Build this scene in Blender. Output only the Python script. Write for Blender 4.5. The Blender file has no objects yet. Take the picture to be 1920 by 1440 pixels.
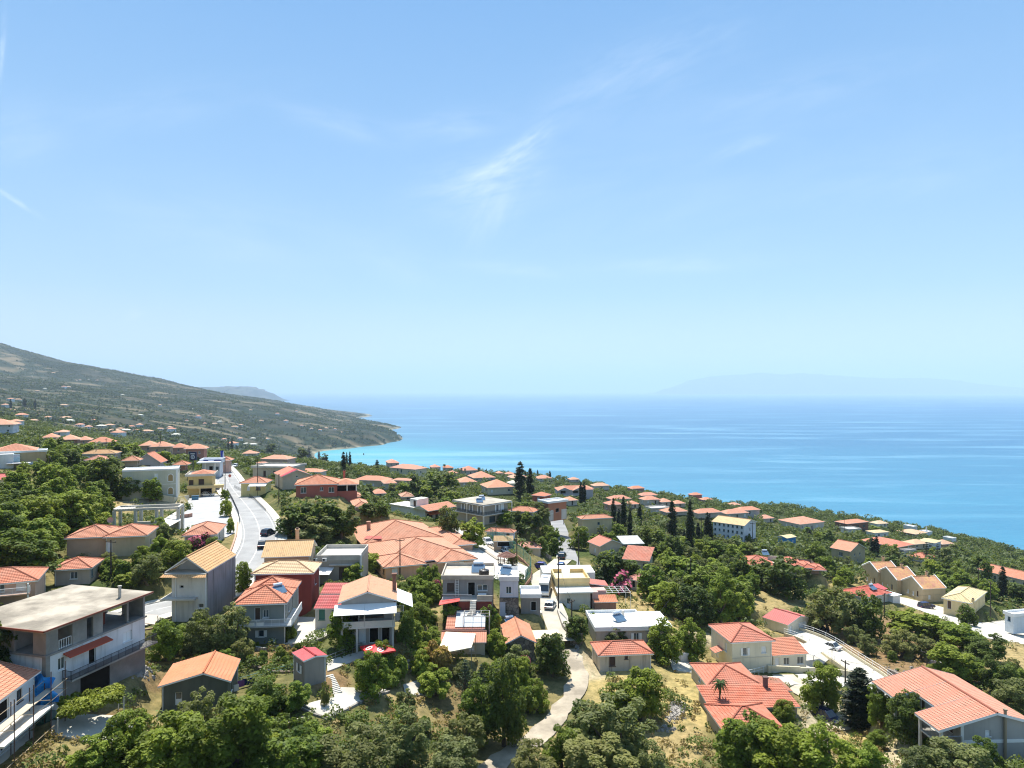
import bpy, math, random
import numpy as np
from mathutils import Vector, Matrix
S = bpy.context.scene
COL = S.collection
R = math.radians
# ------------------------------------------------------------------ camera, sky, sun, exposure
F, EH = 1333.0, 732.5            # focal length and eye level in pixels of the 1920x1440 photograph
SEA = -200.0
cam = bpy.data.cameras.new("camera")
cam.sensor_width = 36.0
cam.lens = 36.0 * F / 1920.0
cam.shift_y = (EH - 720.0) / 1920.0
cam.clip_start = 1.0
cam.clip_end = 300000.0
co = bpy.data.objects.new("camera", cam)
co.rotation_euler = (R(90), 0, 0)
COL.objects.link(co)
S.camera = co
SUN = Vector((-0.10, 0.43, 0.90)).normalized()
sl = bpy.data.lights.new("sun", 'SUN')
sl.energy = 4.6
sl.angle = R(0.5)
sl.color = (1.0, 0.95, 0.86)
so = bpy.data.objects.new("sun", sl)
so.rotation_euler = SUN.to_track_quat('Z', 'Y').to_euler()
COL.objects.link(so)
S.view_settings.view_transform = 'Standard'
S.view_settings.look = 'None'
S.view_settings.gamma = 1.0
S.view_settings.exposure = 0.96
S.cycles.max_bounces = 6
S.cycles.transparent_max_bounces = 4
S.cycles.volume_bounces = 1
S.cycles.caustics_reflective = False
S.cycles.caustics_refractive = False
S.cycles.use_denoising = True
S.cycles.filter_width = 1.15

W = bpy.data.worlds.new("World")
S.world = W
W.use_nodes = True
wn, wl = W.node_tree.nodes, W.node_tree.links
bg = wn["Background"]
sky = wn.new("ShaderNodeTexSky")
sky.sky_type = 'NISHITA'
sky.sun_disc = False
sky.sun_elevation = math.asin(SUN.z)
sky.sun_rotation = math.atan2(SUN.x, SUN.y)
sky.altitude = 200.0
sky.air_density = 1.0
sky.dust_density = 0.15
sky.ozone_density = 2.2
bg.inputs["Strength"].default_value = 0.15
def wm(op, a, b=None, c=None):
    n = wn.new("ShaderNodeMath"); n.operation = op
    for i, x in enumerate((a, b, c)):
        if x is None: continue
        if isinstance(x, (int, float)): n.inputs[i].default_value = x
        else: wl.new(x, n.inputs[i])
    return n.outputs[0]
tc = wn.new("ShaderNodeTexCoord"); sx = wn.new("ShaderNodeSeparateXYZ")
wl.new(tc.outputs["Generated"], sx.inputs[0])
dy = wm('MAXIMUM', sx.outputs["Y"], 0.05)
cu, ct = wm('DIVIDE', sx.outputs["X"], dy), wm('DIVIDE', sx.outputs["Z"], dy)
cb = wn.new("ShaderNodeCombineXYZ"); wl.new(cu, cb.inputs[0]); wl.new(ct, cb.inputs[1])
def wisp(px, py, a, b, ang, amt, sc, det=6.0):
    """a cirrus streak in one direction of the sky: an elongated patch of stretched noise"""
    u0, t0, ca, sa = (px - 960) / F, (EH - py) / F, math.cos(R(ang)), math.sin(R(ang))
    du, dt = wm('SUBTRACT', cu, u0), wm('SUBTRACT', ct, t0)
    l = wm('ADD', wm('MULTIPLY', du, ca), wm('MULTIPLY', dt, sa))
    m = wm('SUBTRACT', wm('MULTIPLY', dt, ca), wm('MULTIPLY', du, sa))
    l2, m2 = wm('DIVIDE', l, a / F), wm('DIVIDE', m, b / F)
    g = wm('EXPONENT', wm('MULTIPLY', wm('ADD', wm('MULTIPLY', l2, l2), wm('MULTIPLY', m2, m2)), -1.0))
    cc = wn.new("ShaderNodeCombineXYZ"); wl.new(wm('MULTIPLY', l, sc), cc.inputs[0]); wl.new(wm('MULTIPLY', m, sc * 4.5), cc.inputs[1])
    nz = wn.new("ShaderNodeTexNoise"); nz.inputs["Scale"].default_value = 1.0; nz.inputs["Detail"].default_value = det
    nz.inputs["Roughness"].default_value = 0.6; nz.inputs["Distortion"].default_value = 0.6
    wl.new(cc.outputs[0], nz.inputs["Vector"])
    k = wm('MULTIPLY', wm('SUBTRACT', nz.outputs[0], 0.33), 2.6)
    return wm('MULTIPLY', wm('MULTIPLY', wm('MINIMUM', wm('MAXIMUM', k, 0.0), 1.0), g), amt)
parts = [wisp(960, 292, 85, 18, 33, .36, 26, 9.0), wisp(905, 345, 110, 46, 12, .34, 18, 9.0), wisp(915, 400, 60, 40, 62, .30, 11),
         wisp(32, 378, 44, 4, -32, .75, 20), wisp(3, 95, 55, 5, 86, .6, 16), wisp(1215, 125, 190, 60, 24, .15, 12),
         wisp(1400, 270, 70, 12, 24, .26, 10), wisp(640, 232, 110, 22, -14, .24, 8), wisp(985, 505, 100, 12, -3, .30, 9),
         wisp(1290, 495, 140, 14, 3, .32, 8), wisp(420, 430, 230, 70, -10, .16, 5), wisp(850, 235, 90, 26, 5, .25, 9),
         wisp(1250, 340, 420, 160, 12, .10, 4), wisp(30, 250, 90, 60, 10, .18, 6), wisp(740, 490, 90, 30, -20, .16, 7), wisp(985, 262, 46, 9, 38, .35, 34, 9.0), wisp(930, 318, 70, 14, 20, .34, 26), wisp(1120, 160, 130, 30, 30, .10, 24), wisp(1500, 170, 200, 40, 14, .14, 8), wisp(250, 590, 16, 8, 30, .4, 30), wisp(430, 698, 70, 6, 2, -.35, 8), wisp(1465, 664, 16, 5, 10, .5, 30), wisp(1700, 330, 200, 50, 12, .12, 7), wisp(300, 200, 180, 40, 10, .12, 7)]
tot = parts[0]
for p in parts[1:]: tot = wm('ADD', tot, p)
mx = wn.new("ShaderNodeMixRGB"); wl.new(wm('MAXIMUM', wm('MINIMUM', tot, 0.9), 0.0), mx.inputs[0])
skyc = wn.new("ShaderNodeMixRGB"); skyc.blend_type = 'MULTIPLY'; skyc.inputs[0].default_value = 1.0
rp = wn.new("ShaderNodeValToRGB"); wl.new(sx.outputs["Z"], rp.inputs[0]); els = rp.color_ramp.elements
while len(els) < 8: els.new(.5)
for el, (p, c) in zip(els, [(0.0, (.84, .80, .79)), (.04, (.79, .785, .805)), (.075, (.66, .745, .82)), (.13, (.440, .660, .880)), (.25, (.330, .575, .885)), (.48, (.190, .445, .825)), (.72, (.33, .52, .84)), (1.0, (.32, .50, .82))]): el.position = p; el.color = (*c, 1)
sk4 = wn.new("ShaderNodeMixRGB"); sk4.blend_type = 'MULTIPLY'; sk4.inputs[0].default_value = 1.0; wl.new(rp.outputs[0], sk4.inputs[1]); sk4.inputs[2].default_value = (2.56, 2.90, 3.02, 1)
skm = wn.new("ShaderNodeMixRGB"); skm.inputs[0].default_value = .85; wl.new(sky.outputs[0], skm.inputs[1]); wl.new(sk4.outputs[0], skm.inputs[2])
wl.new(skm.outputs[0], skyc.inputs[1]); skyc.inputs[2].default_value = (1.0, 1.0, 1.0, 1)
wl.new(skyc.outputs[0], mx.inputs[1]); mx.inputs[2].default_value = (3.8, 4.2, 4.6, 1)
wl.new(mx.outputs[0], bg.inputs["Color"])

# ------------------------------------------------------------------ materials
MATS = {}
class NT:
    def __init__(s, name):
        s.m = bpy.data.materials.new(name); s.m.use_nodes = True
        s.n, s.l = s.m.node_tree.nodes, s.m.node_tree.links
        s.b = s.n["Principled BSDF"]; s.out = s.n["Material Output"]
    def node(s, t, **kw):
        n = s.n.new(t)
        for k, v in kw.items():
            if k in n.inputs.keys():
                if hasattr(v, 'is_output') or isinstance(v, bpy.types.NodeSocket): s.l.new(v, n.inputs[k])
                else: n.inputs[k].default_value = v
            else: setattr(n, k, v)
        return n
    def math(s, op, a, b=None):
        n = s.n.new("ShaderNodeMath"); n.operation = op
        for i, x in enumerate((a, b)):
            if x is None: continue
            if isinstance(x, (int, float)): n.inputs[i].default_value = x
            else: s.l.new(x, n.inputs[i])
        return n.outputs[0]
    def noise(s, scale, detail=4.0, rough=0.55, vec=None, obj=False):
        n = s.node("ShaderNodeTexNoise"); n.inputs["Scale"].default_value = scale
        n.inputs["Detail"].default_value = detail; n.inputs["Roughness"].default_value = rough
        s.l.new(vec if vec is not None else s.coord(obj), n.inputs["Vector"])
        return n.outputs[0]
    def coord(s, obj=False):
        if obj: return s.node("ShaderNodeTexCoord").outputs["Object"]
        return s.node("ShaderNodeNewGeometry").outputs["Position"]
    def ramp(s, fac, stops):
        n = s.node("ShaderNodeValToRGB"); s.l.new(fac, n.inputs[0]); e = n.color_ramp.elements
        while len(e) < len(stops): e.new(0.5)
        for el, (p, c) in zip(e, stops): el.position = p; el.color = (c if len(c) == 4 else (*c, 1))
        return n.outputs[0]
    def mix(s, f, a, b, mode='MIX'):
        n = s.node("ShaderNodeMixRGB"); n.blend_type = mode
        for i, x in enumerate((f, a, b)):
            if isinstance(x, (int, float)): n.inputs[i].default_value = x
            elif isinstance(x, tuple): n.inputs[i].default_value = x if len(x) == 4 else (*x, 1)
            else: s.l.new(x, n.inputs[i])
        return n.outputs[0]
    def bump(s, h, dist=0.02, strength=0.6):
        n = s.node("ShaderNodeBump"); n.inputs["Distance"].default_value = dist; n.inputs["Strength"].default_value = strength
        s.l.new(h, n.inputs["Height"]); s.l.new(n.outputs[0], s.b.inputs["Normal"])
    def set(s, col=None, rough=0.8, spec=0.3, metal=0.0):
        if col is not None:
            if isinstance(col, tuple): s.b.inputs["Base Color"].default_value = col if len(col) == 4 else (*col, 1)
            else: s.l.new(col, s.b.inputs["Base Color"])
        if isinstance(rough, (int, float)): s.b.inputs["Roughness"].default_value = rough
        else: s.l.new(rough, s.b.inputs["Roughness"])
        s.b.inputs["Specular IOR Level"].default_value = spec; s.b.inputs["Metallic"].default_value = metal
        return s.m
def sc3(c, k): return tuple(min(1.0, x * k) for x in c)
def cached(fn):
    def g(*a):
        k = (fn.__name__,) + a
        if k not in MATS: MATS[k] = fn(*a)
        return MATS[k]
    return g
@cached
def plaster(c, wear=0.35):
    t = NT("plaster"); n1 = t.noise(0.35, 5); n2 = t.noise(2.6, 6)
    st = t.node("ShaderNodeMapping"); st.inputs["Scale"].default_value = (1.6, 1.6, 0.13); t.l.new(t.coord(), st.inputs["Vector"])
    n3 = t.noise(1.0, 5, .6, st.outputs[0])
    a = t.mix(t.ramp(n1, [(.35, (0, 0, 0)), (.7, (1, 1, 1))]), sc3(c, .86), sc3(c, 1.06))
    b = t.mix(t.math('MULTIPLY', t.ramp(n3, [(.52, (0, 0, 0)), (.75, (1, 1, 1))]), wear), a, (c[0]*.50, c[1]*.49, c[2]*.47))
    d = t.mix(t.math('MULTIPLY', n2, .25), b, sc3(c, .8)); t.bump(n2, .01, .4)
    return t.set(d, .88, .2)
@cached
def concrete(c, wear=0.6):
    t = NT("concrete"); n1 = t.noise(0.25, 6, .62); n2 = t.noise(3.0, 6)
    a = t.mix(t.ramp(n1, [(.38, (0, 0, 0)), (.62, (1, 1, 1))]), sc3(c, 1 - .4 * wear), sc3(c, 1.08))
    d = t.mix(t.math('MULTIPLY', n2, .5), a, sc3(c, .72)); t.bump(n2, .02, .5)
    return t.set(d, .92, .15)
@cached
def tile(c, c2=None, var=0.5):
    """clay roof tiles: columns of pantiles from the UV (metres along the eave, metres up the slope)"""
    c = (c[0] * 1.0, c[1] * 1.02, c[2] * 1.0); t = NT("clay_tiles"); uv = t.node("ShaderNodeUVMap").outputs[0]
    sp = t.node("ShaderNodeSeparateXYZ"); t.l.new(uv, sp.inputs[0])
    w = t.math('ABSOLUTE', t.math('SINE', t.math('MULTIPLY', sp.outputs[0], math.pi / .34)))
    cell = t.node("ShaderNodeCombineXYZ")
    t.l.new(t.math('FLOOR', t.math('DIVIDE', sp.outputs[0], .34)), cell.inputs[0]); t.l.new(t.math('FLOOR', t.math('DIVIDE', sp.outputs[1], .42)), cell.inputs[1])
    wn_ = t.node("ShaderNodeTexWhiteNoise"); wn_.noise_dimensions = '2D'; t.l.new(cell.outputs[0], wn_.inputs["Vector"])
    c2 = c2 or (c[0]*.72, c[1]*.62, c[2]*.58)
    a = t.mix(t.math('MULTIPLY', wn_.outputs["Value"], var), c, c2)
    n1 = t.noise(.45, 6, .65)
    oi = t.node('ShaderNodeObjectInfo'); a = t.mix(t.math('MULTIPLY', oi.outputs['Random'], .38), a, (c[0]*.98+.06, c[1]*1.06+.11, c[2]*1.06+.10)); b = t.mix(t.ramp(n1, [(.40, (0, 0, 0)), (.70, (.8, .8, .8))]), a, (c[0]*.84+.05, c[1]*.86+.08, c[2]*.86+.07))
    n2 = t.noise(1.1, 6, .7)
    b2 = t.mix(t.ramp(n2, [(.54, (0, 0, 0)), (.74, (.62, .62, .62))]), b, (.20, .145, .105))
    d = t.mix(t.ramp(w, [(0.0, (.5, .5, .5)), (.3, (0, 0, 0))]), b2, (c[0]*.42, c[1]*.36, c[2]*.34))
    t.bump(w, .09, .9)
    return t.set(d, .85, .2)
@cached
def sheet(c):
    """corrugated painted roof sheeting"""
    t = NT("roof_sheet"); uv = t.node("ShaderNodeUVMap").outputs[0]
    sp = t.node("ShaderNodeSeparateXYZ"); t.l.new(uv, sp.inputs[0])
    w = t.math('SINE', t.math('MULTIPLY', sp.outputs[0], 2 * math.pi / .32))
    n1 = t.noise(.8, 5)
    d = t.mix(t.ramp(n1, [(.4, (0, 0, 0)), (.75, (1, 1, 1))]), c, sc3(c, .72))
    t.bump(w, .05, .8)
    return t.set(d, .55, .35)
@cached
def plain(c, rough=.6, metal=0.0, spec=.4):
    t = NT("painted"); n = t.noise(1.3, 4)
    return t.set(t.mix(t.math('MULTIPLY', n, .4), c, sc3(c, .75)), rough, spec, metal)
@cached
def glass(c=(.03, .045, .055)):
    t = NT("window_glass"); n = t.noise(.7, 2)
    return t.set(t.mix(n, c, sc3(c, 2.2)), .06, .8)
@cached
def stone(c=(.34, .31, .26), s=1.6):
    t = NT("rubble_stone"); v = t.node("ShaderNodeTexVoronoi"); v.inputs["Scale"].default_value = s; t.l.new(t.coord(), v.inputs["Vector"])
    v2 = t.node("ShaderNodeTexVoronoi"); v2.feature = 'DISTANCE_TO_EDGE'; v2.inputs["Scale"].default_value = s; t.l.new(t.coord(), v2.inputs["Vector"])
    sv = t.node("ShaderNodeSeparateColor"); t.l.new(v.outputs["Color"], sv.inputs[0])
    a = t.mix(sv.outputs[0], sc3(c, .6), sc3(c, 1.35)); e = t.ramp(v2.outputs["Distance"], [(.0, (1, 1, 1)), (.09, (0, 0, 0))])
    d = t.mix(e, a, sc3(c, .42)); t.bump(v2.outputs["Distance"], .15, .8)
    return t.set(d, .95, .1)
@cached
def asphalt(c=(.2, .2, .205)):
    t = NT("asphalt"); n = t.noise(.22, 6, .6); n2 = t.noise(8, 3)
    a = t.mix(t.ramp(n, [(.35, (0, 0, 0)), (.7, (1, 1, 1))]), sc3(c, .8), sc3(c, 1.15))
    return t.set(t.mix(t.math('MULTIPLY', n2, .4), a, sc3(c, .7)), .9, .2)
@cached
def foliage(dark, light, trans=.25):
    t = NT("foliage"); at = t.node("ShaderNodeAttribute"); at.attribute_name = "tint"
    oi = t.node("ShaderNodeObjectInfo")
    f = t.math('ADD', at.outputs["Fac"], t.math('MULTIPLY', t.math('SUBTRACT', oi.outputs["Random"], .5), .45))
    c = t.mix(t.ramp(f, [(.1, (0, 0, 0)), (.9, (1, 1, 1))]), dark, light); yl = t.math('FRACT', t.math('MULTIPLY', oi.outputs['Random'], 37.7)); c = t.mix(t.math('MULTIPLY', t.math('MULTIPLY', yl, yl), .38), c, (light[0] * 1.35, light[1] * 1.05, light[2] * .8))
    t.set(c, .6, .25)
    tr = t.node("ShaderNodeBsdfTranslucent"); t.l.new(t.mix(.5, c, (.35, .42, .05), 'MIX'), tr.inputs[0])
    ms = t.node("ShaderNodeMixShader"); ms.inputs[0].default_value = trans
    t.l.new(t.b.outputs[0], ms.inputs[1]); t.l.new(tr.outputs[0], ms.inputs[2]); t.l.new(ms.outputs[0], t.out.inputs[0])
    return t.m
@cached
def bark(c=(.13, .10, .075)):
    t = NT("bark"); n = t.noise(5, 5); t.bump(n, .03, .8)
    return t.set(t.mix(n, sc3(c, .6), sc3(c, 1.4)), .95, .1)

# ------------------------------------------------------------------ mesh helpers
V = Vector
class MB:
    def __init__(s): s.v, s.f, s.m, s.u = [], [], [], {}
    def face(s, pts, m=0, uv=None):
        i = len(s.v); s.v += [tuple(p) for p in pts]; s.f.append(tuple(range(i, i + len(pts)))); s.m.append(m)
        if uv: s.u[len(s.f) - 1] = uv
    def box(s, x0, y0, z0, x1, y1, z1, m=0):
        i = len(s.v); s.v += [(x0, y0, z0), (x1, y0, z0), (x1, y1, z0), (x0, y1, z0), (x0, y0, z1), (x1, y0, z1), (x1, y1, z1), (x0, y1, z1)]
        for q in ((0, 3, 2, 1), (4, 5, 6, 7), (0, 1, 5, 4), (1, 2, 6, 5), (2, 3, 7, 6), (3, 0, 4, 7)):
            s.f.append(tuple(i + k for k in q)); s.m.append(m)
    def obox(s, p, q, w, h, m=0, z0=0.0):
        """a bar from p to q (3-D), w wide, from z0 to h above the line"""
        p, q = V(p), V(q); d = (q - p); d.z = 0; d.normalize(); n = V((-d.y, d.x, 0)) * (w / 2); a, b = V((0, 0, z0)), V((0, 0, h))
        i = len(s.v); s.v += [tuple(k) for k in (p - n + a, q - n + a, q + n + a, p + n + a, p - n + b, q - n + b, q + n + b, p + n + b)]
        for k in ((0, 3, 2, 1), (4, 5, 6, 7), (0, 1, 5, 4), (1, 2, 6, 5), (2, 3, 7, 6), (3, 0, 4, 7)):
            s.f.append(tuple(i + e for e in k)); s.m.append(m)
    def tube(s, pts, rs, n=6, m=0, cap=True):
        pts = [V(p) for p in pts]
        if isinstance(rs, (int, float)): rs = [rs] * len(pts)
        i = len(s.v)
        for k, p in enumerate(pts):
            d = (pts[min(k + 1, len(pts) - 1)] - pts[max(k - 1, 0)]).normalized()
            a = d.orthogonal().normalized() if abs(d.z) > .98 else V((-d.y, d.x, 0)).normalized(); b = d.cross(a)
            for j in range(n):
                t = 2 * math.pi * j / n; s.v.append(tuple(p + (a * math.cos(t) + b * math.sin(t)) * rs[k]))
        for k in range(len(pts) - 1):
            for j in range(n):
                s.f.append((i + k*n + j, i + k*n + (j+1) % n, i + (k+1)*n + (j+1) % n, i + (k+1)*n + j)); s.m.append(m)
        if cap:
            s.f.append(tuple(i + j for j in range(n))[::-1]); s.m.append(m); s.f.append(tuple(i + (len(pts)-1)*n + j for j in range(n))); s.m.append(m)
    def mesh(s, name, mats):
        me = bpy.data.meshes.new(name); me.from_pydata(s.v, [], s.f)
        for x in (mats if isinstance(mats, (list, tuple)) else [mats]): me.materials.append(x)
        if any(s.m): me.polygons.foreach_set("material_index", s.m)
        if s.u:
            lay = me.uv_layers.new(name="UVMap"); buf = np.zeros(len(me.loops) * 2, np.float32); k = 0
            for i, f in enumerate(s.f):
                u = s.u.get(i)
                if u:
                    for j, (a, b) in enumerate(u): buf[2*(k+j)] = a; buf[2*(k+j)+1] = b
                k += len(f)
            lay.data.foreach_set("uv", buf)
        me.update()
        return me
    def objs(s, name, mats, parent=None):
        for f in s.f: q = MB(); q.face([s.v[i] for i in f]); q.obj(name, mats, parent)
    def obj(s, name, mats, parent=None):
        return link(name, s.mesh(name, mats), parent)
def link(name, data, parent=None, loc=None, rz=None, sc=None):
    o = bpy.data.objects.new(name, data); COL.objects.link(o)
    if parent is not None: o.parent = parent
    if loc is not None: o.location = loc
    if rz is not None: o.rotation_euler = (0, 0, rz)
    if sc is not None: o.scale = sc
    return o
def tag(o, label=None, cat=None, group=None, kind=None):
    if label: o["label"] = label
    if cat: o["category"] = cat
    if group: o["group"] = group
    if kind: o["kind"] = kind
    return o
def empty(name, loc, rz=0.0):
    o = link(name, None, None, loc, rz); o.empty_display_size = .5
    return o
def npmesh(name, verts, faces, mats, tint=None):
    """a quad mesh straight from numpy arrays"""
    me = bpy.data.meshes.new(name); nv, nf = len(verts), len(faces); k = faces.shape[1]
    me.vertices.add(nv); me.vertices.foreach_set("co", np.asarray(verts, np.float32).ravel())
    me.loops.add(nf * k); me.loops.foreach_set("vertex_index", np.asarray(faces, np.int32).ravel())
    me.polygons.add(nf); me.polygons.foreach_set("loop_start", np.arange(nf, dtype=np.int32) * k)
    try: me.polygons.foreach_set("loop_total", np.full(nf, k, np.int32))
    except Exception: pass
    for x in (mats if isinstance(mats, (list, tuple)) else [mats]): me.materials.append(x)
    if tint is not None:
        a = me.attributes.new("tint", 'FLOAT', 'POINT'); a.data.foreach_set("value", np.asarray(tint, np.float32))
    me.update(calc_edges=True)
    return me
# ------------------------------------------------------------------ the lie of the land
# ground points: column and row in the photograph and the distance ahead in metres, all estimated from sizes of known things
GP = [(-150,1400,62),(90,1318,76),(260,1294,85),(300,1172,110),(200,1132,118),(450,1207,104),(560,1201,105),(700,1205,101),(480,1000,155),(455,1060,135),
 (300,1330,82),(440,1318,84),(640,1335,82),(580,1288,87),(400,1440,70),(640,1440,73),(900,1425,85),(1000,1380,92),(1070,1290,105),(1080,1240,113),(1062,1200,119),
 (1035,1135,138),(1012,1085,158),(1060,1040,205),(1045,980,280),(950,1062,155),(700,1088,143),(850,985,200),(930,1020,172),(910,985,205),(780,977,215),
 (430,920,235),(430,890,275),(425,876,320),(370,950,205),(330,985,175),(0,1140,105),(100,1092,115),(190,1060,130),(60,905,190),(30,955,160),(260,938,200),
 (0,830,330),(150,850,300),(300,868,300),(120,836,420),(290,850,400),(0,808,430),(600,932,200),(500,925,225),(600,895,300),(520,866,420),(640,882,400),(560,868,480),
 (620,876,600),(700,892,480),(830,892,560),(760,897,470),(700,950,280),(720,932,310),(680,908,330),(880,945,300),(930,932,330),(980,932,360),(1080,928,430),(1130,918,560),
 (1000,893,620),(1120,1002,240),(1150,1062,190),(1200,1092,170),(1100,1122,150),(1180,1208,122),(1168,1262,112),(1250,1240,118),(1295,1040,220),(1380,1013,270),
 (1400,965,470),(1330,945,600),(1250,932,620),(1450,1090,200),(1480,1052,255),(1475,1024,305),(1580,1002,430),(1670,1032,330),(1600,1055,280),(1750,1012,450),
 (1700,1115,215),(1810,1160,186),(1735,1142,200),(1900,1082,265),(1920,1200,165),(1400,1250,124),(1480,1190,150),(1530,1225,140),(1640,1200,155),(1600,1265,125),
 (1760,1250,135),(1920,1300,115),(1560,1340,106),(1400,1355,97),(1300,1400,89),(1200,1330,99),(1640,1400,93),(1850,1430,84),(1100,1440,82),(1450,1440,84),
 (1920,1038,480),(1800,1008,560),(1650,980,600),(1500,955,640),(250,1060,125),(350,1010,150),(540,1150,120),(640,1110,128),(780,1250,100),(870,1220,110),(980,1240,111),
 (860,1150,124),(760,1200,108),(1010,1330,99),(820,1330,93),(760,1400,82),(1320,1180,140),(1380,1130,165),(1280,1110,165),(1330,1080,190),(1560,1110,205),(1230,1010,260),(1180,975,320),(1440,1003,345),
 (2050,1100,280),(2050,1250,150),(2050,1440,80),(1000,960,300),(1000,1030,225),(975,1045,205)]
# farther ground as column, distance and height against the camera
FP = [(0,900,-32),(0,1500,-40),(0,2600,-8),(0,3600,92),(0,4500,283),(100,900,-46),(100,2000,-40),(100,3000,32),(100,4700,211),(200,1300,-66),(200,3400,-4),(200,4900,143),
 (300,1700,-84),(300,3200,-40),(300,5100,66),(400,2200,-108),(400,3600,-40),(400,5300,-14),(500,2500,-124),(500,4200,-72),(500,5500,-72),(600,2900,-142),(600,4200,-120),(600,5500,-142),
 (690,2900,-158),(690,3800,-165),(660,5300,-168),(668,4800,-192),(690,5200,-235),(740,3020,-162),(725,3500,-205),(762,2930,-203),(790,2600,-250),(785,2950,-262),(776,2790,-245),(800,3300,-262),(768,3060,-226),(790,3200,-236),(790,4500,-236),(740,4500,-236),
 (590,2330,-197),(620,2400,-202),(680,2560,-202),(730,2740,-202),(700,2000,-236),(660,2250,-232),(640,1750,-196),(720,1550,-196),(800,1500,-198),(820,1800,-240),(760,2450,-236),
 (1000,1400,-196),(1000,1600,-240),(1300,1130,-196),(1300,1350,-240),(1600,930,-197),(1600,1120,-240),(1920,760,-196),(1920,950,-240),(2150,700,-196),(2150,900,-240),
 (1000,3000,-240),(1400,3000,-240),(1900,3000,-240),(1000,7000,-240),(720,9300,-260),(640,9300,-260),(560,9300,-260),(480,9300,-240),(820,9300,-260),(1400,9300,-260),(1920,9300,-260),(1900,7000,-240),(700,7500,-240),(600,7500,-240),(500,7500,-200),(300,7500,-60),(100,7500,120),(0,8000,180),
 (-300,4500,560),(-300,7500,560),(-300,2500,120),(-300,1200,0),(-300,500,-12),(-300,200,-20),(450,1700,-112),(450,1100,-96),(300,800,-66),(500,700,-68),(150,600,-40),(560,1200,-118),(600,900,-92),
 (200,1040,-62),(748,2955,-172),(732,2800,-176),(704,2690,-168),(680,2610,-176),(640,2500,-178),(720,2860,-160),(670,2750,-152),(100,1500,-58)]
for _u, _z in ((-1.1, -30), (-.7, -33), (0, -38), (.7, -41), (1.1, -41)):
    for _d in (14, 32): FP.append((960 + F * _u, _d, _z))
_pts = [((x - 960) / F, math.log(d), -(y - EH) / F * d) for x, y, d in GP] + [((x - 960) / F, math.log(d), z) for x, d, z in FP]
_P = np.array(_pts)
NU, NV = 340, 860
U = np.linspace(-1.16, 1.16, NU); VV = np.linspace(math.log(14.0), math.log(9500.0), NV)
def _rbf():
    p, z = _P[:, :2], _P[:, 2]; n = len(p)
    k = -np.linalg.norm(p[:, None] - p[None], axis=2) - 0.012 * np.eye(n)
    A = np.zeros((n + 3, n + 3)); A[:n, :n] = k; A[:n, n] = 1; A[:n, n+1:] = p; A[n:, :n] = A[:n, n:].T
    w = np.linalg.solve(A, np.concatenate([z, [0, 0, 0]]))
    gu, gv = np.meshgrid(U, VV); q = np.stack([gu.ravel(), gv.ravel()], 1); out = np.zeros(len(q))
    for i in range(0, len(q), 20000):
        c = q[i:i+20000]; out[i:i+20000] = -np.linalg.norm(c[:, None] - p[None], axis=2) @ w[:n] + w[n] + c @ w[n+1:]
    return out.reshape(NV, NU)
Z = _rbf()
def _blur(a, k, ax):
    ker = np.exp(-.5 * (np.arange(-3*k, 3*k+1) / k) ** 2); ker /= ker.sum()
    pad = [(0, 0), (0, 0)]; pad[ax] = (3*k, 3*k); b = np.pad(a, pad, mode='edge'); out = np.zeros_like(a)
    for i, w in enumerate(ker):
        sl_ = [slice(None), slice(None)]; sl_[ax] = slice(i, i + a.shape[ax]); out += w * b[tuple(sl_)]
    return out
Z = _blur(_blur(Z, 3, 0), 3, 1)
YY = np.exp(VV)[:, None] * np.ones((1, NU)); XX = YY * U[None]
def vnoise(x, y, seed=0):
    """smooth value noise for numpy arrays"""
    xi, yi = np.floor(x).astype(np.int64), np.floor(y).astype(np.int64); fx, fy = x - xi, y - yi
    fx, fy = fx * fx * (3 - 2 * fx), fy * fy * (3 - 2 * fy)
    def h(a, b):
        n = (a * 374761393 + b * 668265263 + seed * 974711) & 0x7fffffff; n = ((n ^ (n >> 13)) * 1274126177) & 0x7fffffff
        return ((n ^ (n >> 16)) & 0xffff) / 65535.0
    return (h(xi, yi) * (1-fx) + h(xi+1, yi) * fx) * (1-fy) + (h(xi, yi+1) * (1-fx) + h(xi+1, yi+1) * fx) * fy
def fbm(x, y, seed=0, o=4):
    return sum(vnoise(x * 2**i, y * 2**i, seed + i * 17) * .5**i for i in range(o)) / (2 - .5**(o-1))
_far = np.clip((YY - 900) / 1500, 0, 1) * np.clip((Z + 203) / 25, 0, 1)
Z = Z + _far * ((fbm(XX / 420, YY / 420, 3) - .5) * 46 + (fbm(XX / 110, YY / 110, 9) - .5) * 12)
Z = Z + np.clip((YY - 40) / 60, 0, 1) * (fbm(XX / 14, YY / 14, 5) - .5) * .9
def gz(x, y):
    """ground height at one point"""
    u = min(max(x / y, U[0]), U[-1] - 1e-6); v = min(max(math.log(y), VV[0]), VV[-1] - 1e-6)
    a = (u - U[0]) / (U[1] - U[0]); b = (v - VV[0]) / (VV[1] - VV[0]); i, j = int(a), int(b); a -= i; b -= j
    return float((Z[j, i]*(1-a) + Z[j, i+1]*a)*(1-b) + (Z[j+1, i]*(1-a) + Z[j+1, i+1]*a)*b)
def G(px, py):
    """the first ground point along a line of sight"""
    u = (px - 960) / F; a = (u - U[0]) / (U[1] - U[0]); i = int(a); a -= i
    z = Z[:, i] * (1 - a) + Z[:, i+1] * a; row = EH - F * z / np.exp(VV)
    k = np.nonzero(row <= py)[0]
    if not len(k) or k[0] == 0: k = [NV - 1]
    j = k[0]; t = (row[j-1] - py) / max(row[j-1] - row[j], 1e-6); v = VV[j-1] + min(max(t, 0), 1) * (VV[1] - VV[0]); y = math.exp(v)
    return V((u * y, y, float(z[j-1] * (1-t) + z[j] * t)))
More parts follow.
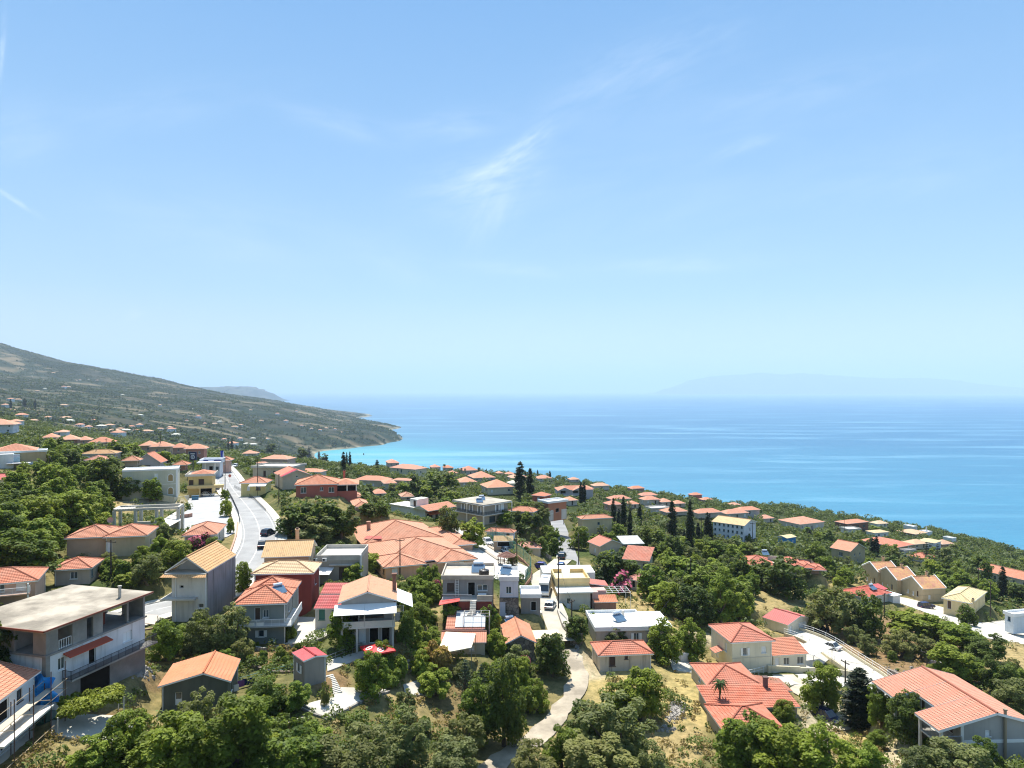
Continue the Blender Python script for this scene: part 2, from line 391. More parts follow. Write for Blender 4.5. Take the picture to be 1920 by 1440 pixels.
def at(px, py, d): return V(((px - 960) / F * d, d, -(py - EH) / F * d))
def pix(p): return 960 + F * p[0] / p[1], EH - F * p[2] / p[1]
PADS = []
def pad_pts(poly, zt, blend=3.0):
    """level the ground inside a polygon (list of x, y) to zt (a number or a plane a + b x + c y), easing out over a few metres"""
    global Z
    poly = np.array([(p[0], p[1]) for p in poly]); lo, hi = poly.min(0) - blend, poly.max(0) + blend
    rows = np.nonzero((np.exp(VV) >= lo[1]) & (np.exp(VV) <= hi[1]))[0]
    if not len(rows): return
    r0, r1 = rows[0], rows[-1] + 1; x, y = XX[r0:r1], YY[r0:r1]
    ins = np.zeros(x.shape, bool); dist = np.full(x.shape, 1e9); n = len(poly)
    for i in range(n):
        a, b = poly[i], poly[(i+1) % n]
        c = ((a[1] > y) != (b[1] > y)) & (x < (b[0]-a[0]) * (y - a[1]) / ((b[1]-a[1]) or 1e-9) + a[0]); ins ^= c
        d = b - a; t = np.clip(((x-a[0])*d[0] + (y-a[1])*d[1]) / max(d @ d, 1e-9), 0, 1); dist = np.minimum(dist, np.hypot(x - a[0] - t*d[0], y - a[1] - t*d[1]))
    w = np.where(ins, 1.0, np.clip(1 - dist / blend, 0, 1)); w = w * w * (3 - 2 * w)
    z = zt if isinstance(zt, (int, float)) else zt[0] + zt[1]*x + zt[2]*y
    Z[r0:r1] = Z[r0:r1] * (1 - w) + z * w
def pad_line(pts, half, blend=3.0, drop=.1):
    """level the ground across a road whose centre line is a list of points"""
    global Z
    P = np.array([tuple(p) for p in pts]); lo, hi = P[:, :2].min(0) - half - blend, P[:, :2].max(0) + half + blend
    rows = np.nonzero((np.exp(VV) >= lo[1]) & (np.exp(VV) <= hi[1]))[0]; r0, r1 = rows[0], rows[-1] + 1; x, y = XX[r0:r1], YY[r0:r1]
    best = np.full(x.shape, 1e9); zz = np.zeros(x.shape)
    for a, b in zip(P[:-1], P[1:]):
        d = b[:2] - a[:2]; t = np.clip(((x-a[0])*d[0] + (y-a[1])*d[1]) / max(d @ d, 1e-9), 0, 1); e = np.hypot(x - a[0] - t*d[0], y - a[1] - t*d[1])
        k = e < best; best = np.where(k, e, best); zz = np.where(k, a[2] + t * (b[2] - a[2]), zz)
    w = np.clip(1 - (best - half) / blend, 0, 1); w = w * w * (3 - 2 * w)
    Z[r0:r1] = Z[r0:r1] * (1 - w) + (zz - drop) * w
# ------------------------------------------------------------------ colours
TERRA, TERRA2, ORANGE, CREAM, RED = (.66, .285, .18), (.62, .235, .15), (.62, .34, .16), (.72, .52, .32), (.55, .10, .085)
WHITE, OFFW, GREYW, BEIGE, YELL, PEACH, TAN, BLUEW, PINK, OCHRE, DRED = (.80, .79, .77), (.66, .64, .58), (.36, .37, .36), (.60, .53, .40), (.74, .60, .30), (.72, .46, .31), (.55, .41, .29), (.62, .68, .78), (.58, .37, .30), (.60, .50, .33), (.26, .055, .045)
GW = plain((.82, .82, .80), .5); DARKW = plain((.075, .04, .025), .6); GLASS = glass(); INNER_SHADE = plain((.012, .011, .010), .9, 0.0, .1)  # the last, a near-black colour, paints the shade inside open doorways and recesses
BLUESH = plain((.08, .19, .26), .5); GREENSH = plain((.06, .2, .15), .5); METAL = plain((.33, .34, .35), .4, .7); DKMETAL = plain((.05, .05, .055), .5, .4)
WHITEROOF = plain((.78, .78, .76), .7); CONC = concrete((.36, .34, .31)); LCONC = concrete((.56, .53, .47)); PALE = concrete((.70, .66, .58), .35)

# ------------------------------------------------------------------ windows, doors
WCACHE = {}
def win_mesh(w, h, kind, fm, det):
    k = (round(w, 2), round(h, 2), kind, fm.name, det)
    if k in WCACHE: return WCACHE[k]
    f, p = MB(), MB(); t = .07
    if kind == 'a':
        n = 8; r = w / 2; pts = [(-r, 0), (r, 0)] + [(r * math.cos(math.pi * i / n), h - r + r * math.sin(math.pi * i / n)) for i in range(n + 1)]
        q = [(x * (1 + .3 / w), (z - h/2) * (1 + .3 / h) + h/2) for x, z in pts]
        for i in range(len(pts)):
            a, b, c, d = pts[i], pts[(i+1) % len(pts)], q[(i+1) % len(pts)], q[i]
            f.face([(a[0], -.06, a[1]), (b[0], -.06, b[1]), (c[0], -.06, c[1]), (d[0], -.06, d[1])]); f.face([(d[0], -.06, d[1]), (c[0], -.06, c[1]), (c[0], .02, c[1]), (d[0], .02, d[1])])
        p.face([(x, -.03, z) for x, z in pts])
    else:
        x0, x1 = -w / 2, w / 2
        f.box(x0, 0, 0, x0 + t, .06, h); f.box(x1 - t, 0, 0, x1, .06, h); f.box(x0 + t, 0, h - t, x1 - t, .06, h); f.box(x0 + t, 0, 0, x1 - t, .06, t)
        if w > .8 and kind in 'wsx': f.box(-.035, 0, t, .035, .06, h - t)
        if kind in 'wsx': f.box(x0 - .08, -.24, -.07, x1 + .08, -.002, -.003)
        if kind == 'x':
            for sx_ in (x0 - w * .5 - .02, x1 + .02): f.box(sx_, -.235, 0, sx_ + w * .5, -.19, h)
        if kind == 'D': f.box(x0 + t, .01, t, x1 - t, .05, h * .45)
        if kind == 's':
            k2 = max(4, int(h / .16))
            for i in range(k2):
                z = t + (h - 2*t) * i / k2; f.face([(x0 + t, .0, z), (x1 - t, .0, z), (x1 - t, .05, z + (h - 2*t) / k2), (x0 + t, .05, z + (h - 2*t) / k2)])
        p.face([(x0, .04, 0), (x1, .04, 0), (x1, .04, h), (x0, .04, h)])
    WCACHE[k] = (f, p)
    return WCACHE[k]
WMESH = {}
def window(root, loc, rz, w, h, kind, fm, det):
    """one window or door in a wall: frame (sill, bars or shutters) with its pane as a sub-part"""
    nm = 'door' if kind in 'dDo' else 'window'
    pm = {'o': INNER_SHADE, 'd': DARKW}.get(kind, GLASS)  # kind o has no leaf: a near-black pane stands in for the shade behind
    if kind == 'S': kind, pm = 's', fm
    if kind == 'a': pm = plain((.36, .24, .10), .6)
    key = (round(w, 2), round(h, 2), kind, fm.name, pm.name, det > 0)
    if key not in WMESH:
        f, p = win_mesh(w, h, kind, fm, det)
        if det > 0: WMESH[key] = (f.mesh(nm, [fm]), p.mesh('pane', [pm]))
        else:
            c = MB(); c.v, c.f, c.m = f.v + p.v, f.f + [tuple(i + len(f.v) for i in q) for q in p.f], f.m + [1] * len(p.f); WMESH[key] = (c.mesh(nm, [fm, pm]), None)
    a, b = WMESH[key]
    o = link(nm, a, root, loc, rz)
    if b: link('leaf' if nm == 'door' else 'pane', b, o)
    return o

# ------------------------------------------------------------------ roofs (local house axes; z is the wall top)
def courses(mb, e0, e1, r0, r1, lip=.055, n=None, m=0):
    """one roof plane from the eave e0-e1 up to r0-r1 as overlapping tile courses, UV in metres"""
    e0, e1, r0, r1 = V(e0), V(e1), V(r0), V(r1); ax = (e1 - e0).normalized()
    nn = ax.cross((r0 + r1) / 2 - (e0 + e1) / 2).normalized(); nn = -nn if nn.z < 0 else nn
    up = nn.cross(ax); sl_ = ((r0 + r1) / 2 - e0).dot(up)
    n = n or max(1, int(round(sl_ / .43)))
    if n == 1: lip = 0
    for i in range(n):
        t0, t1 = i / n, (i + 1) / n; a, b, c, d = e0.lerp(r0, t0), e1.lerp(r1, t0), e1.lerp(r1, t1), e0.lerp(r0, t1)
        q = [a + nn * lip, b + nn * lip, c, d]; uv = [((p - e0).dot(ax), (p - e0).dot(up)) for p in (a, b, c, d)]
        if (c - d).length < .02: q, uv = q[:3], uv[:3]
        mb.face(q, m, uv)
        if lip: mb.face([a, b, b + nn * lip, a + nn * lip], m, [uv[0], uv[1], uv[1], uv[0]])
def hip_roof(mb, x0, y0, x1, y1, z, pitch, o, det, rid, m=0, fas=1):
    x0, y0, x1, y1 = x0 - o, y0 - o, x1 + o, y1 + o; t = math.tan(R(pitch)); z = z - o * t * .5 + .06; w, d = x1 - x0, y1 - y0; h = min(w, d) / 2 * t; k = min(w, d) / 2
    if w >= d: ra, rb = (x0 + k, (y0 + y1) / 2, z + h), (x1 - k, (y0 + y1) / 2, z + h)
    else: ra, rb = ((x0 + x1) / 2, y0 + k, z + h), ((x0 + x1) / 2, y1 - k, z + h)
    A, B, C, D = (x0, y0, z), (x1, y0, z), (x1, y1, z), (x0, y1, z); n = None if det else 1
    if w >= d: pl = [(A, B, ra, rb), (B, C, rb, rb), (C, D, rb, ra), (D, A, ra, ra)]
    else: pl = [(A, B, ra, ra), (B, C, ra, rb), (C, D, rb, rb), (D, A, rb, ra)]
    for a, b, c, e in pl: courses(mb, a, b, c, e, n=n, m=m)
    for a, b in ((A, B), (B, C), (C, D), (D, A)): mb.face([(a[0], a[1], z - .2), (b[0], b[1], z - .2), (b[0], b[1], z - .002), (a[0], a[1], z - .002)], fas)
    mb.face([(x0, y0, z - .2), (x0, y1, z - .2), (x1, y1, z - .2), (x1, y0, z - .2)], fas)
    up = V((0, 0, .05))
    for a, b in ((A, ra), (B, rb if w >= d else ra), (C, rb), (D, ra if w >= d else rb), (ra, rb)):
        if (V(a) - V(b)).length > .1: rid.tube([V(a) + up, V(b) + up], .13, 5)
    return z + h
def gable_roof(mb, x0, y0, x1, y1, z, pitch, o, det, rid, axis='x', wallmb=None, m=0, fas=1, ov=None, asym=.5):
    """ridge along axis; gable walls are added to wallmb"""
    t = math.tan(R(pitch)); n = None if det else 1; og = o if ov is None else ov
    if axis == 'x':
        a0, a1, b0, b1 = x0 - og, x1 + og, y0, y1; P = lambda a, b, c: (a, b, c); g0, g1 = x0, x1
    else:
        a0, a1, b0, b1 = y0 - og, y1 + og, x0, x1; P = lambda a, b, c: (b, a, c); g0, g1 = y0, y1
    bm = b0 + (b1 - b0) * asym; h = (b1 - b0) / 2 * t; t0, t1 = h / (bm - b0), h / (b1 - bm)
    e0, e1 = z - o * t0 + .06, z - o * t1 + .06
    courses(mb, P(a0, b0 - o, e0), P(a1, b0 - o, e0), P(a0, bm, z + h + .06), P(a1, bm, z + h + .06), n=n, m=m)
    courses(mb, P(a1, b1 + o, e1), P(a0, b1 + o, e1), P(a1, bm, z + h + .06), P(a0, bm, z + h + .06), n=n, m=m)
    for bb, ee in ((b0 - o, e0), (b1 + o, e1)):
        mb.face([P(a0, bb, ee - .14), P(a1, bb, ee - .14), P(a1, bm, z + h - .12), P(a0, bm, z + h - .12)], fas)
        mb.face([P(a0, bb, ee - .14), P(a1, bb, ee - .14), P(a1, bb, ee - .002), P(a0, bb, ee - .002)], fas)
        for aa in (a0, a1): mb.face([P(aa, bb, ee - .14), P(aa, bm, z + h - .12), P(aa, bm, z + h + .06), P(aa, bb, ee + .05)], fas)
    rid.tube([P(a0, bm, z + h + .11), P(a1, bm, z + h + .11)], .13, 5)
    if wallmb is not None:
        for g in (g0, g1): wallmb.face([P(g, b0, z), P(g, b1, z), P(g, bm, z + h - .12)])
    return z + h
def flat_roof(mb, x0, y0, x1, y1, z, o, par=.0, th=.22, m=0):
    mb.box(x0 - o, y0 - o, z, x1 + o, y1 + o, z + th, m)
    if par:
        t = .18; a0, b0, a1, b1 = x0 - o, y0 - o, x1 + o, y1 + o; zz = z + th + .002
        mb.box(a0, b0, zz, a1, b0 + t, zz + par, m); mb.box(a0, b1 - t, zz, a1, b1, zz + par, m); mb.box(a0, b0 + t, zz, a0 + t, b1 - t, zz + par, m); mb.box(a1 - t, b0 + t, zz, a1, b1 - t, zz + par, m)
    return z + th
def mono_roof(mb, x0, y0, x1, y1, z, pitch, o, det, side='f', m=0, fas=1):
    """a lean-to whose low eave is on one side"""
    x0, y0, x1, y1 = x0 - o, y0 - o, x1 + o, y1 + o; c = {'f': [(x0, y0), (x1, y0), (x1, y1), (x0, y1)], 'l': [(x0, y1), (x0, y0), (x1, y0), (x1, y1)], 'r': [(x1, y0), (x1, y1), (x0, y1), (x0, y0)], 'b': [(x1, y1), (x0, y1), (x0, y0), (x1, y0)]}[side]
    ln = math.hypot(c[2][0] - c[1][0], c[2][1] - c[1][1]); h = ln * math.tan(R(pitch)); z += .05
    p = [(*c[0], z), (*c[1], z), (*c[2], z + h), (*c[3], z + h)]
    courses(mb, p[0], p[1], p[3], p[2], n=None if det else 1, m=m)
    q = [(a, b, e - .12) for a, b, e in p]; mb.face(q, fas)
    for i in range(4): j = (i + 1) % 4; mb.face([q[i], q[j], (p[j][0], p[j][1], p[j][2] - .003), (p[i][0], p[i][1], p[i][2] - .003)], fas)
def wall_face(mb, P, L, z0, z1, holes, depth=.16, m=0):
    """a wall rectangle with openings; P(u, out, z) maps wall coordinates to the house"""
    us = sorted({0, L, *[h[0] for h in holes], *[h[2] for h in holes]}); zs = sorted({z0, z1, *[h[1] for h in holes], *[h[3] for h in holes]})
    for i in range(len(us) - 1):
        for j in range(len(zs) - 1):
            cu_, cz = (us[i] + us[i+1]) / 2, (zs[j] + zs[j+1]) / 2
            if any(h[0] < cu_ < h[2] and h[1] < cz < h[3] for h in holes): continue
            mb.face([P(us[i], 0, zs[j]), P(us[i+1], 0, zs[j]), P(us[i+1], 0, zs[j+1]), P(us[i], 0, zs[j+1])], m)
    for a, b, c, d in holes:
        for (p, q) in (((a, b), (c, b)), ((c, b), (c, d)), ((c, d), (a, d)), ((a, d), (a, b))):
            mb.face([P(p[0], 0, p[1]), P(q[0], 0, q[1]), P(q[0], depth, q[1]), P(p[0], depth, p[1])], m)

# ------------------------------------------------------------------ houses: frame from pixels, then the building
HOUSES, CLEAR, LAND = [], [], []
class Frame: pass
def frame(C, by, Rr=None, yaw=None, W=None, L=None, dp=None, D=None):
    """C: near corner of the eave (column, row); by: row of the ground under it; Rr: the eave's other end (column, row), or just its column with yaw given"""
    f = Frame(); f.D = D or G(C[0], by).y
    f.c = at(C[0], by, f.D); f.h = (by - C[1]) / F * f.D
    if isinstance(Rr, tuple):
        d2 = f.D * (C[1] - EH) / (Rr[1] - EH); dx, dy = (Rr[0] - 960) / F * d2 - f.c.x, d2 - f.D; f.yaw = math.atan2(dy, dx); f.W = math.hypot(dx, dy)
    else:
        f.yaw = R(yaw if yaw is not None else 0)
        if Rr is not None:
            k = (Rr - 960) / F; f.W = (k * f.c.y - f.c.x) / (math.cos(f.yaw) - k * math.sin(f.yaw))
        else: f.W = W
    if L is not None:
        k = (L - 960) / F; lx, ly = -math.sin(f.yaw), math.cos(f.yaw); f.Dp = (k * f.c.y - f.c.x) / (lx - k * ly)
    else: f.Dp = dp
    f.W, f.Dp = max(f.W, 1.2), max(f.Dp, 6.0 if f.D > 300 else 1.2)
    return f
def wpt(f, x, y, z=0.0):
    c, s = math.cos(f.yaw), math.sin(f.yaw); return V((f.c.x + x * c - y * s, f.c.y + x * s + y * c, f.c.z + z))
def H(name, label, sp, C, by, Rr=None, yaw=None, W=None, L=None, dp=None, D=None, roof='hip', pitch=19, o=.45, wall=OFFW, tl=TERRA, wins=None, st=None, axis='x', cat='house', fr='w', group=None, par=.5, ov=None, extra=None, pad=True, asym=.5, chim=None, frm=None, top=0.0):
    f = frm or frame(C, by, Rr, yaw, W, L, dp, D)
    HOUSES.append(dict(f=f, name=name, label=label, sp=sp, roof=roof, pitch=pitch, o=o, wall=wall, tl=tl, wins=wins, st=st, axis=axis, cat=cat, fr=fr, group=group, par=par, ov=ov, extra=extra, asym=asym, chim=chim, top=top))
    if pad: pad_pts([wpt(f, -.8, -.8), wpt(f, f.W + .8, -.8), wpt(f, f.W + .8, f.Dp + .8), wpt(f, -.8, f.Dp + .8)], f.c.z - .06, 3.5 if f.D < 220 else 6)
    xs, ys = [], []
    for x in (0, f.W):
        for y in (0, f.Dp):
            for z in (0.0, f.h + 1): a = pix(wpt(f, x, y, z)); xs.append(a[0]); ys.append(a[1])
    CLEAR.append((min(xs), min(ys), max(xs), max(ys) - .35 * (max(ys) - min(ys)), f.D)); LAND.append((sp, wpt(f, f.W / 2, f.Dp / 2), (min(xs) + max(xs)) / 2, (min(ys) + max(ys)) / 2, max(f.W, f.Dp)))
    return f
rng = random.Random(7)
def build_house(s):
    f = s['f']; root = empty(s['name'], f.c, f.yaw); tag(root, s['label'], s['cat'], s['group'])
    det = 2 if f.D < 165 else (1 if f.D < 300 else 0); W_, D_, h = f.W, f.Dp, f.h
    wm_ = plaster(s['wall']) if isinstance(s['wall'], tuple) else s['wall']; wb = MB()
    faces = {'f': (W_, lambda u, e, z: (u, e, z), lambda u: ((u, .12), 0)), 'l': (D_, lambda u, e, z: (e, D_ - u, z), lambda u: ((.12, D_ - u), -math.pi / 2)),
             'r': (D_, lambda u, e, z: (W_ - e, u, z), lambda u: ((W_ - .12, u), math.pi / 2)), 'b': (W_, lambda u, e, z: (W_ - u, D_ - e, z), lambda u: ((W_ - u, D_ - .12), math.pi))}
    wins = list(s['wins'] or [])
    st = s['st'] or max(1, int(round(h / 3.1)))
    if s['wins'] is None:
        for fc in 'flr':
            L_ = faces[fc][0]; n = max(1, int(L_ / 3.4))
            for k in range(st):
                for i in range(n):
                    if rng.random() < .16: continue
                    kind = rng.choice(['w', 'w', 's', 'S', 'w'])
                    if k == 0 and i == n // 2 and fc == 'f': wins.append((fc, (i + .5) / n, 0.05, 1.0, 2.1, 'd'))
                    else: wins.append((fc, (i + .5 + rng.uniform(-.12, .12)) / n, k * h / st + h / st * .33, rng.choice([.9, 1.1, 1.3]), min(1.25, h / st * .45), kind))
    fcol = {'w': GW, 'd': DARKW, 'b': BLUESH, 'g': GREENSH}
    holes = {k: [] for k in faces}; todo = []
    for wd in wins:
        fc, u, z, w, hh, kind = wd[:6]; L_ = faces[fc][0]; uc = u * L_
        w = min(w, L_ - .3); uc = min(max(uc, w / 2 + .1), L_ - w / 2 - .1); z = max(z, .02); hh = min(hh, h - z - .1)
        if hh < .2: continue
        hole = (uc - w / 2, z, uc + w / 2, z + hh)
        if any(not (hole[2] < q[0] - .05 or hole[0] > q[2] + .05 or hole[3] < q[1] - .05 or hole[1] > q[3] + .05) for q in holes[fc]): continue
        if kind == 'a': todo.append((fc, uc, z, w, hh, kind, wd))
        else: holes[fc].append(hole); todo.append((fc, uc, z, w, hh, kind, wd))
    for k, (L_, P, _) in faces.items(): wall_face(wb, P, L_, -2.2, h - s['top'], holes[k])
    for fc, uc, z, w, hh, kind, wd in todo:
        (xy, rz) = faces[fc][2](uc)
        if kind == 'a':
            P = faces[fc][1](uc, 0, 0); xy = P[:2]
        window(root, (xy[0], xy[1], z), rz, w, hh, kind, fcol[wd[6] if len(wd) > 6 else s['fr']], det)
    rb, rid = MB(), MB(); tl = s['tl']; tm = tile(tl) if isinstance(tl, tuple) else tl; fas = GW if s['roof'] != 'flat' else tm
    kind = s['roof']
    if kind == 'hip': hip_roof(rb, 0, 0, W_, D_, h, s['pitch'], s['o'], det, rid)
    elif kind == 'gable': gable_roof(rb, 0, 0, W_, D_, h, s['pitch'], s['o'], det, rid, s['axis'], wb, ov=s['ov'], asym=s['asym'])
    elif kind == 'flat': flat_roof(rb, 0, 0, W_, D_, h, s['o'], s['par'])
    elif kind.startswith('mono'): mono_roof(rb, 0, 0, W_, D_, h, s['pitch'], s['o'], det, kind[-1])
    s['root'], s['det'] = root, det
    if kind != 'custom':
        ro = rb.obj('roof', [tm, fas], root)
        if rid.v and det: rid.obj('ridge_tiles', [tile(tuple(c * .9 for c in tl)) if isinstance(tl, tuple) else tm], ro)
        if s['chim']:
            for cx, cy, ch in s['chim']:
                c = MB(); c.box(cx - .3, cy - .3, h - .4, cx + .3, cy + .3, h + ch); c.box(cx - .4, cy - .4, h + ch + .002, cx + .4, cy + .4, h + ch + .14); c.box(cx - .22, cy - .22, h + ch + .142, cx + .22, cy + .22, h + ch + .45, 1)
                c.obj('chimney', [wm_, DARKW], ro)
    if det == 2 and s['roof'] != 'flat' and s['roof'] != 'custom':
        
        for x, y in ((W_ - .15, -.06), (-.06, D_ - .15)): g = MB(); g.tube([(x, y, -.5), (x, y, h - .1)], .05, 5); g.obj('drainpipe', [GW], root)
    wb.obj('wall', [wm_], root)
    if s['extra']: s['extra'](s, root, f, W_, D_, h)
def railing(mb, pts, h=1.0, sp=.13, r=.02, m=0, top=.035):
    """posts, bars and a handrail along a line of points"""
    for a, b in zip(pts[:-1], pts[1:]):
        a, b = V(a), V(b); L_ = (b - a).length; n = max(1, int(L_ / sp)); up = V((0, 0, h))
        for i in range(n + 1):
            p = a.lerp(b, i / n); mb.tube([p, p + up], r if i % 8 else r * 1.6, 4, m, False)
        mb.tube([a + up, b + up], top, 4, m); mb.tube([a + up * .12, b + up * .12], r, 4, m)
def balcony(root, x0, y0, x1, y1, z, rails, mat=LCONC, rmat=GW, solid=False, h=.95):
    mb = MB(); mb.box(x0, y0, z - .18, x1, y1, z); b = mb.obj('balcony', [mat], root); r = MB()
    for a, c in zip(rails[:-1], rails[1:]):
        if solid: r.obox((a[0], a[1], z + .003), (c[0], c[1], z + .003), .12, h)
    if not solid: railing(r, [(p[0], p[1], z) for p in rails], h)
    r.obj('railing', [rmat], b); return b
# ------------------------------------------------------------------ roads and paved ground (centre lines in photograph pixels)
def smooth(pts, it=3):
    for _ in range(it):
        q = [pts[0]]
        for a, b in zip(pts[:-1], pts[1:]): q += [a.lerp(b, .25), a.lerp(b, .75)]
        pts = q + [pts[-1]]
    return pts
def resample(pts, step):
    out = [pts[0]]; acc = 0
    for a, b in zip(pts[:-1], pts[1:]):
        L_ = (b - a).length; t = step - acc
        while t <= L_: out.append(a.lerp(b, t / L_)); t += step
        acc = L_ - (t - step)
    return out + [pts[-1]]
def smooth_z(pts, k=6):
    z = [p.z for p in pts]; return [V((p.x, p.y, sum(z[max(0, i-k):i+k+1]) / len(z[max(0, i-k):i+k+1]))) for i, p in enumerate(pts)]
def centre(px, step=1.5, k=8): return smooth_z(resample(smooth([G(*p) for p in px]), step), k)
def ribbon(name, pts, a, b, dz, mat, kind='structure', thick=0.0, parent=None, dash=None, rag=0.0):
    """a strip between offsets a and b of a centre line; thick makes it a raised kerb or pavement"""
    mb = MB(); L_, R_ = [], []
    for i, p in enumerate(pts):
        d = pts[min(i+1, len(pts)-1)] - pts[max(i-1, 0)]; d.z = 0; d.normalize(); n = V((d.y, -d.x, 0)); ra = [rag * (float(vnoise(np.array([i * .45]), np.array([k * 9.]), 3)[0]) - .5 + .8 * (float(vnoise(np.array([i * 1.3]), np.array([k * 7.]), 5)[0]) - .5)) for k in (0, 1)]; L_.append(p + n * (a + ra[0]) + V((0, 0, dz))); R_.append(p + n * (b + ra[1]) + V((0, 0, dz)))
    dn = V((0, 0, thick))
    for i in range(len(pts) - 1):
        if dash and (i // dash) % 2: continue
        mb.face([L_[i], R_[i], R_[i+1], L_[i+1]])
        if thick: mb.face([L_[i] - dn, L_[i], L_[i+1] - V((0, 0, 0)), L_[i+1] - dn]); mb.face([R_[i], R_[i] - dn, R_[i+1] - dn, R_[i+1]])
    o = mb.obj(name, [mat], parent)
    return tag(o, kind=kind) if parent is None else o
ROADS = []
def road(px, half, blend=3, drop=.12, step=1.5, k=8):
    p = centre(px, step, k); pad_line(p, half, blend, drop); ROADS.append((p, half)); return p
main_road = road([(404, 868), (418, 884), (427, 900), (436, 918), (456, 940), (476, 965), (487, 990), (488, 1014), (478, 1040), (460, 1068), (428, 1098), (380, 1122), (330, 1138), (286, 1150), (230, 1168)], 5.6, 3.5, .14, k=10)
hill_road = road([(1042, 972), (1049, 990), (1058, 1018), (1066, 1046), (1070, 1062)], 3.4, 3)
lane = road([(1056, 1056), (1030, 1066), (1012, 1080), (1018, 1098), (1028, 1122), (1037, 1145), (1050, 1178), (1064, 1205)], 2.4, 2.0)
track = road([(1064, 1205), (1074, 1232), (1084, 1262), (1081, 1290), (1068, 1315), (1052, 1342), (1030, 1368), (994, 1392), (944, 1420), (890, 1450)], 1.9, 2.0)
drive = road([(1484, 1184), (1512, 1196), (1548, 1216), (1596, 1246), (1648, 1282), (1680, 1302)], 2.9, 2.0)
lower_drive = road([(1470, 1268), (1496, 1290), (1524, 1316), (1556, 1342), (1590, 1362)], 1.9, 2.5)
POLYS = []
def paving(name, px, mat, dz=.06, blend=2.5, flat=None, kerb=None):
    p = [G(*q) for q in px]; A = np.array([[1, q.x, q.y] for q in p]); c = np.linalg.lstsq(A, np.array([q.z for q in p]), rcond=None)[0]
    if flat is not None: c = np.array([flat, 0, 0])
    pad_pts([(q.x, q.y) for q in p], (c[0] - .12, c[1], c[2]), blend); POLYS.append((name, [V((q.x, q.y, c[0] + c[1]*q.x + c[2]*q.y + dz)) for q in p], mat, kerb, c, [(q.x, q.y) for q in p])); return c
PAVE = concrete((.52, .50, .45), .3); PAVEW = concrete((.56, .53, .46), .6); PAVEG = concrete((.42, .42, .42), .3); SAND = concrete((.56, .43, .27), .5); GRAVEL = concrete((.47, .405, .31), 1.2)
paving('car_park', [(404, 926), (422, 934), (436, 952), (444, 975), (440, 1000), (424, 1008), (340, 996), (330, 972), (352, 958), (352, 932)], PAVEG)
paving('school_plaza', [(818, 992), (880, 994), (905, 1008), (950, 1030), (980, 1056), (990, 1068), (984, 1090), (930, 1090), (890, 1072), (880, 1052), (838, 1022)], PAVE)
paving('house_yard', [(535, 1172), (560, 1156), (588, 1158), (616, 1168), (624, 1182), (600, 1196), (566, 1208), (540, 1206)], PAVEW)
paving('garden_patio', [(569, 1326), (622, 1304), (640, 1288), (690, 1290), (724, 1296), (680, 1312), (612, 1348)], PAVEW)
paving('path', [(612, 1242), (680, 1214), (738, 1206), (740, 1214), (688, 1226), (614, 1262)], PAVEW)
paving('courtyard', [(1366, 1262), (1444, 1272), (1530, 1262), (1600, 1268), (1580, 1286), (1490, 1286), (1440, 1300), (1370, 1282)], PAVEW)
paving('terrace', [(1436, 1214), (1480, 1196), (1560, 1232), (1520, 1262), (1450, 1262)], PAVEW)
paving('forecourt', [(1660, 1112), (1702, 1120), (1770, 1140), (1842, 1166), (1906, 1160), (1960, 1180), (1960, 1214), (1850, 1196), (1750, 1156), (1668, 1128)], PAVEW)
paving('path', [(1254, 1236), (1300, 1234), (1318, 1250), (1306, 1262), (1262, 1258)], PAVEW)
paving('yard', [(756, 1284), (812, 1268), (846, 1284), (806, 1306), (760, 1302)], PAVEW)
paving('footpath', [(94, 1352), (158, 1340), (232, 1344), (256, 1364), (200, 1400), (96, 1376)], PAVEW)

# ------------------------------------------------------------------ the houses
RS = sheet((.50, .055, .06)); RS2 = sheet((.56, .075, .08)); WS = sheet((.74, .74, .72)); ALU = sheet((.52, .55, .57))
def shutters_row(fc, us, z, w, h, k='w', c='w'): return [(fc, u, z, w, h, k, c) for u in us]
# near houses
H('concrete_building', 'unfinished two-tone block with a bare open concrete storey over a white one', 'unfinished concrete block', (86, 1178), 1345, yaw=75, W=13.6, dp=11.2, D=74, roof='custom', top=3.05, wall=plaster((.70, .71, .72), .9), cat='building', wins=[('f', .14, 4.25, .9, 1.3, 'w'), ('f', .43, 3.35, .95, 2.2, 'o'), ('f', .8, 4.2, 1.3, 1.2, 'S'), ('f', .36, .6, 1.6, 2.0, 'w', 'b'), ('f', .55, .3, 2.3, 2.2, 'o')], extra=lambda *a: concrete_building(*a))
H('renovated_house', 'white house wrapped in scaffolding with a new orange tile roof', 'scaffolded white house', (-96, 1375), 1500, yaw=97, W=13.2, dp=9, D=60, roof='gable', axis='x', pitch=17, wall=(.74, .74, .74), tl=ORANGE[:0] + (.62, .25, .15), wins=[('f', .80, 3.7, 1.0, 1.25, 'w', 'd'), ('f', .60, 2.95, 1.7, 2.0, 'o'), ('f', .36, 3.2, 1.6, 1.7, 'o'), ('f', .62, .2, 1.5, 2.0, 'o'), ('f', .85, .2, 2.2, 2.0, 'o')], extra=lambda *a: scaffold_house(*a))
H('townhouse', 'tall narrow white house with a bare streaked flank and an open tiled attic', 'tall narrow white house', (388, 1075), 1165, (441, 1043), L=322, D=108, roof='custom', wall=plaster((.66, .64, .60), .7), wins=[('l', .28, 5.0, .62, .5, 'o'), ('l', .83, 2.0, .8, .7, 'w'), ('l', .83, 1.0, .8, .75, 'o')], extra=lambda *a: tall_house(*a))
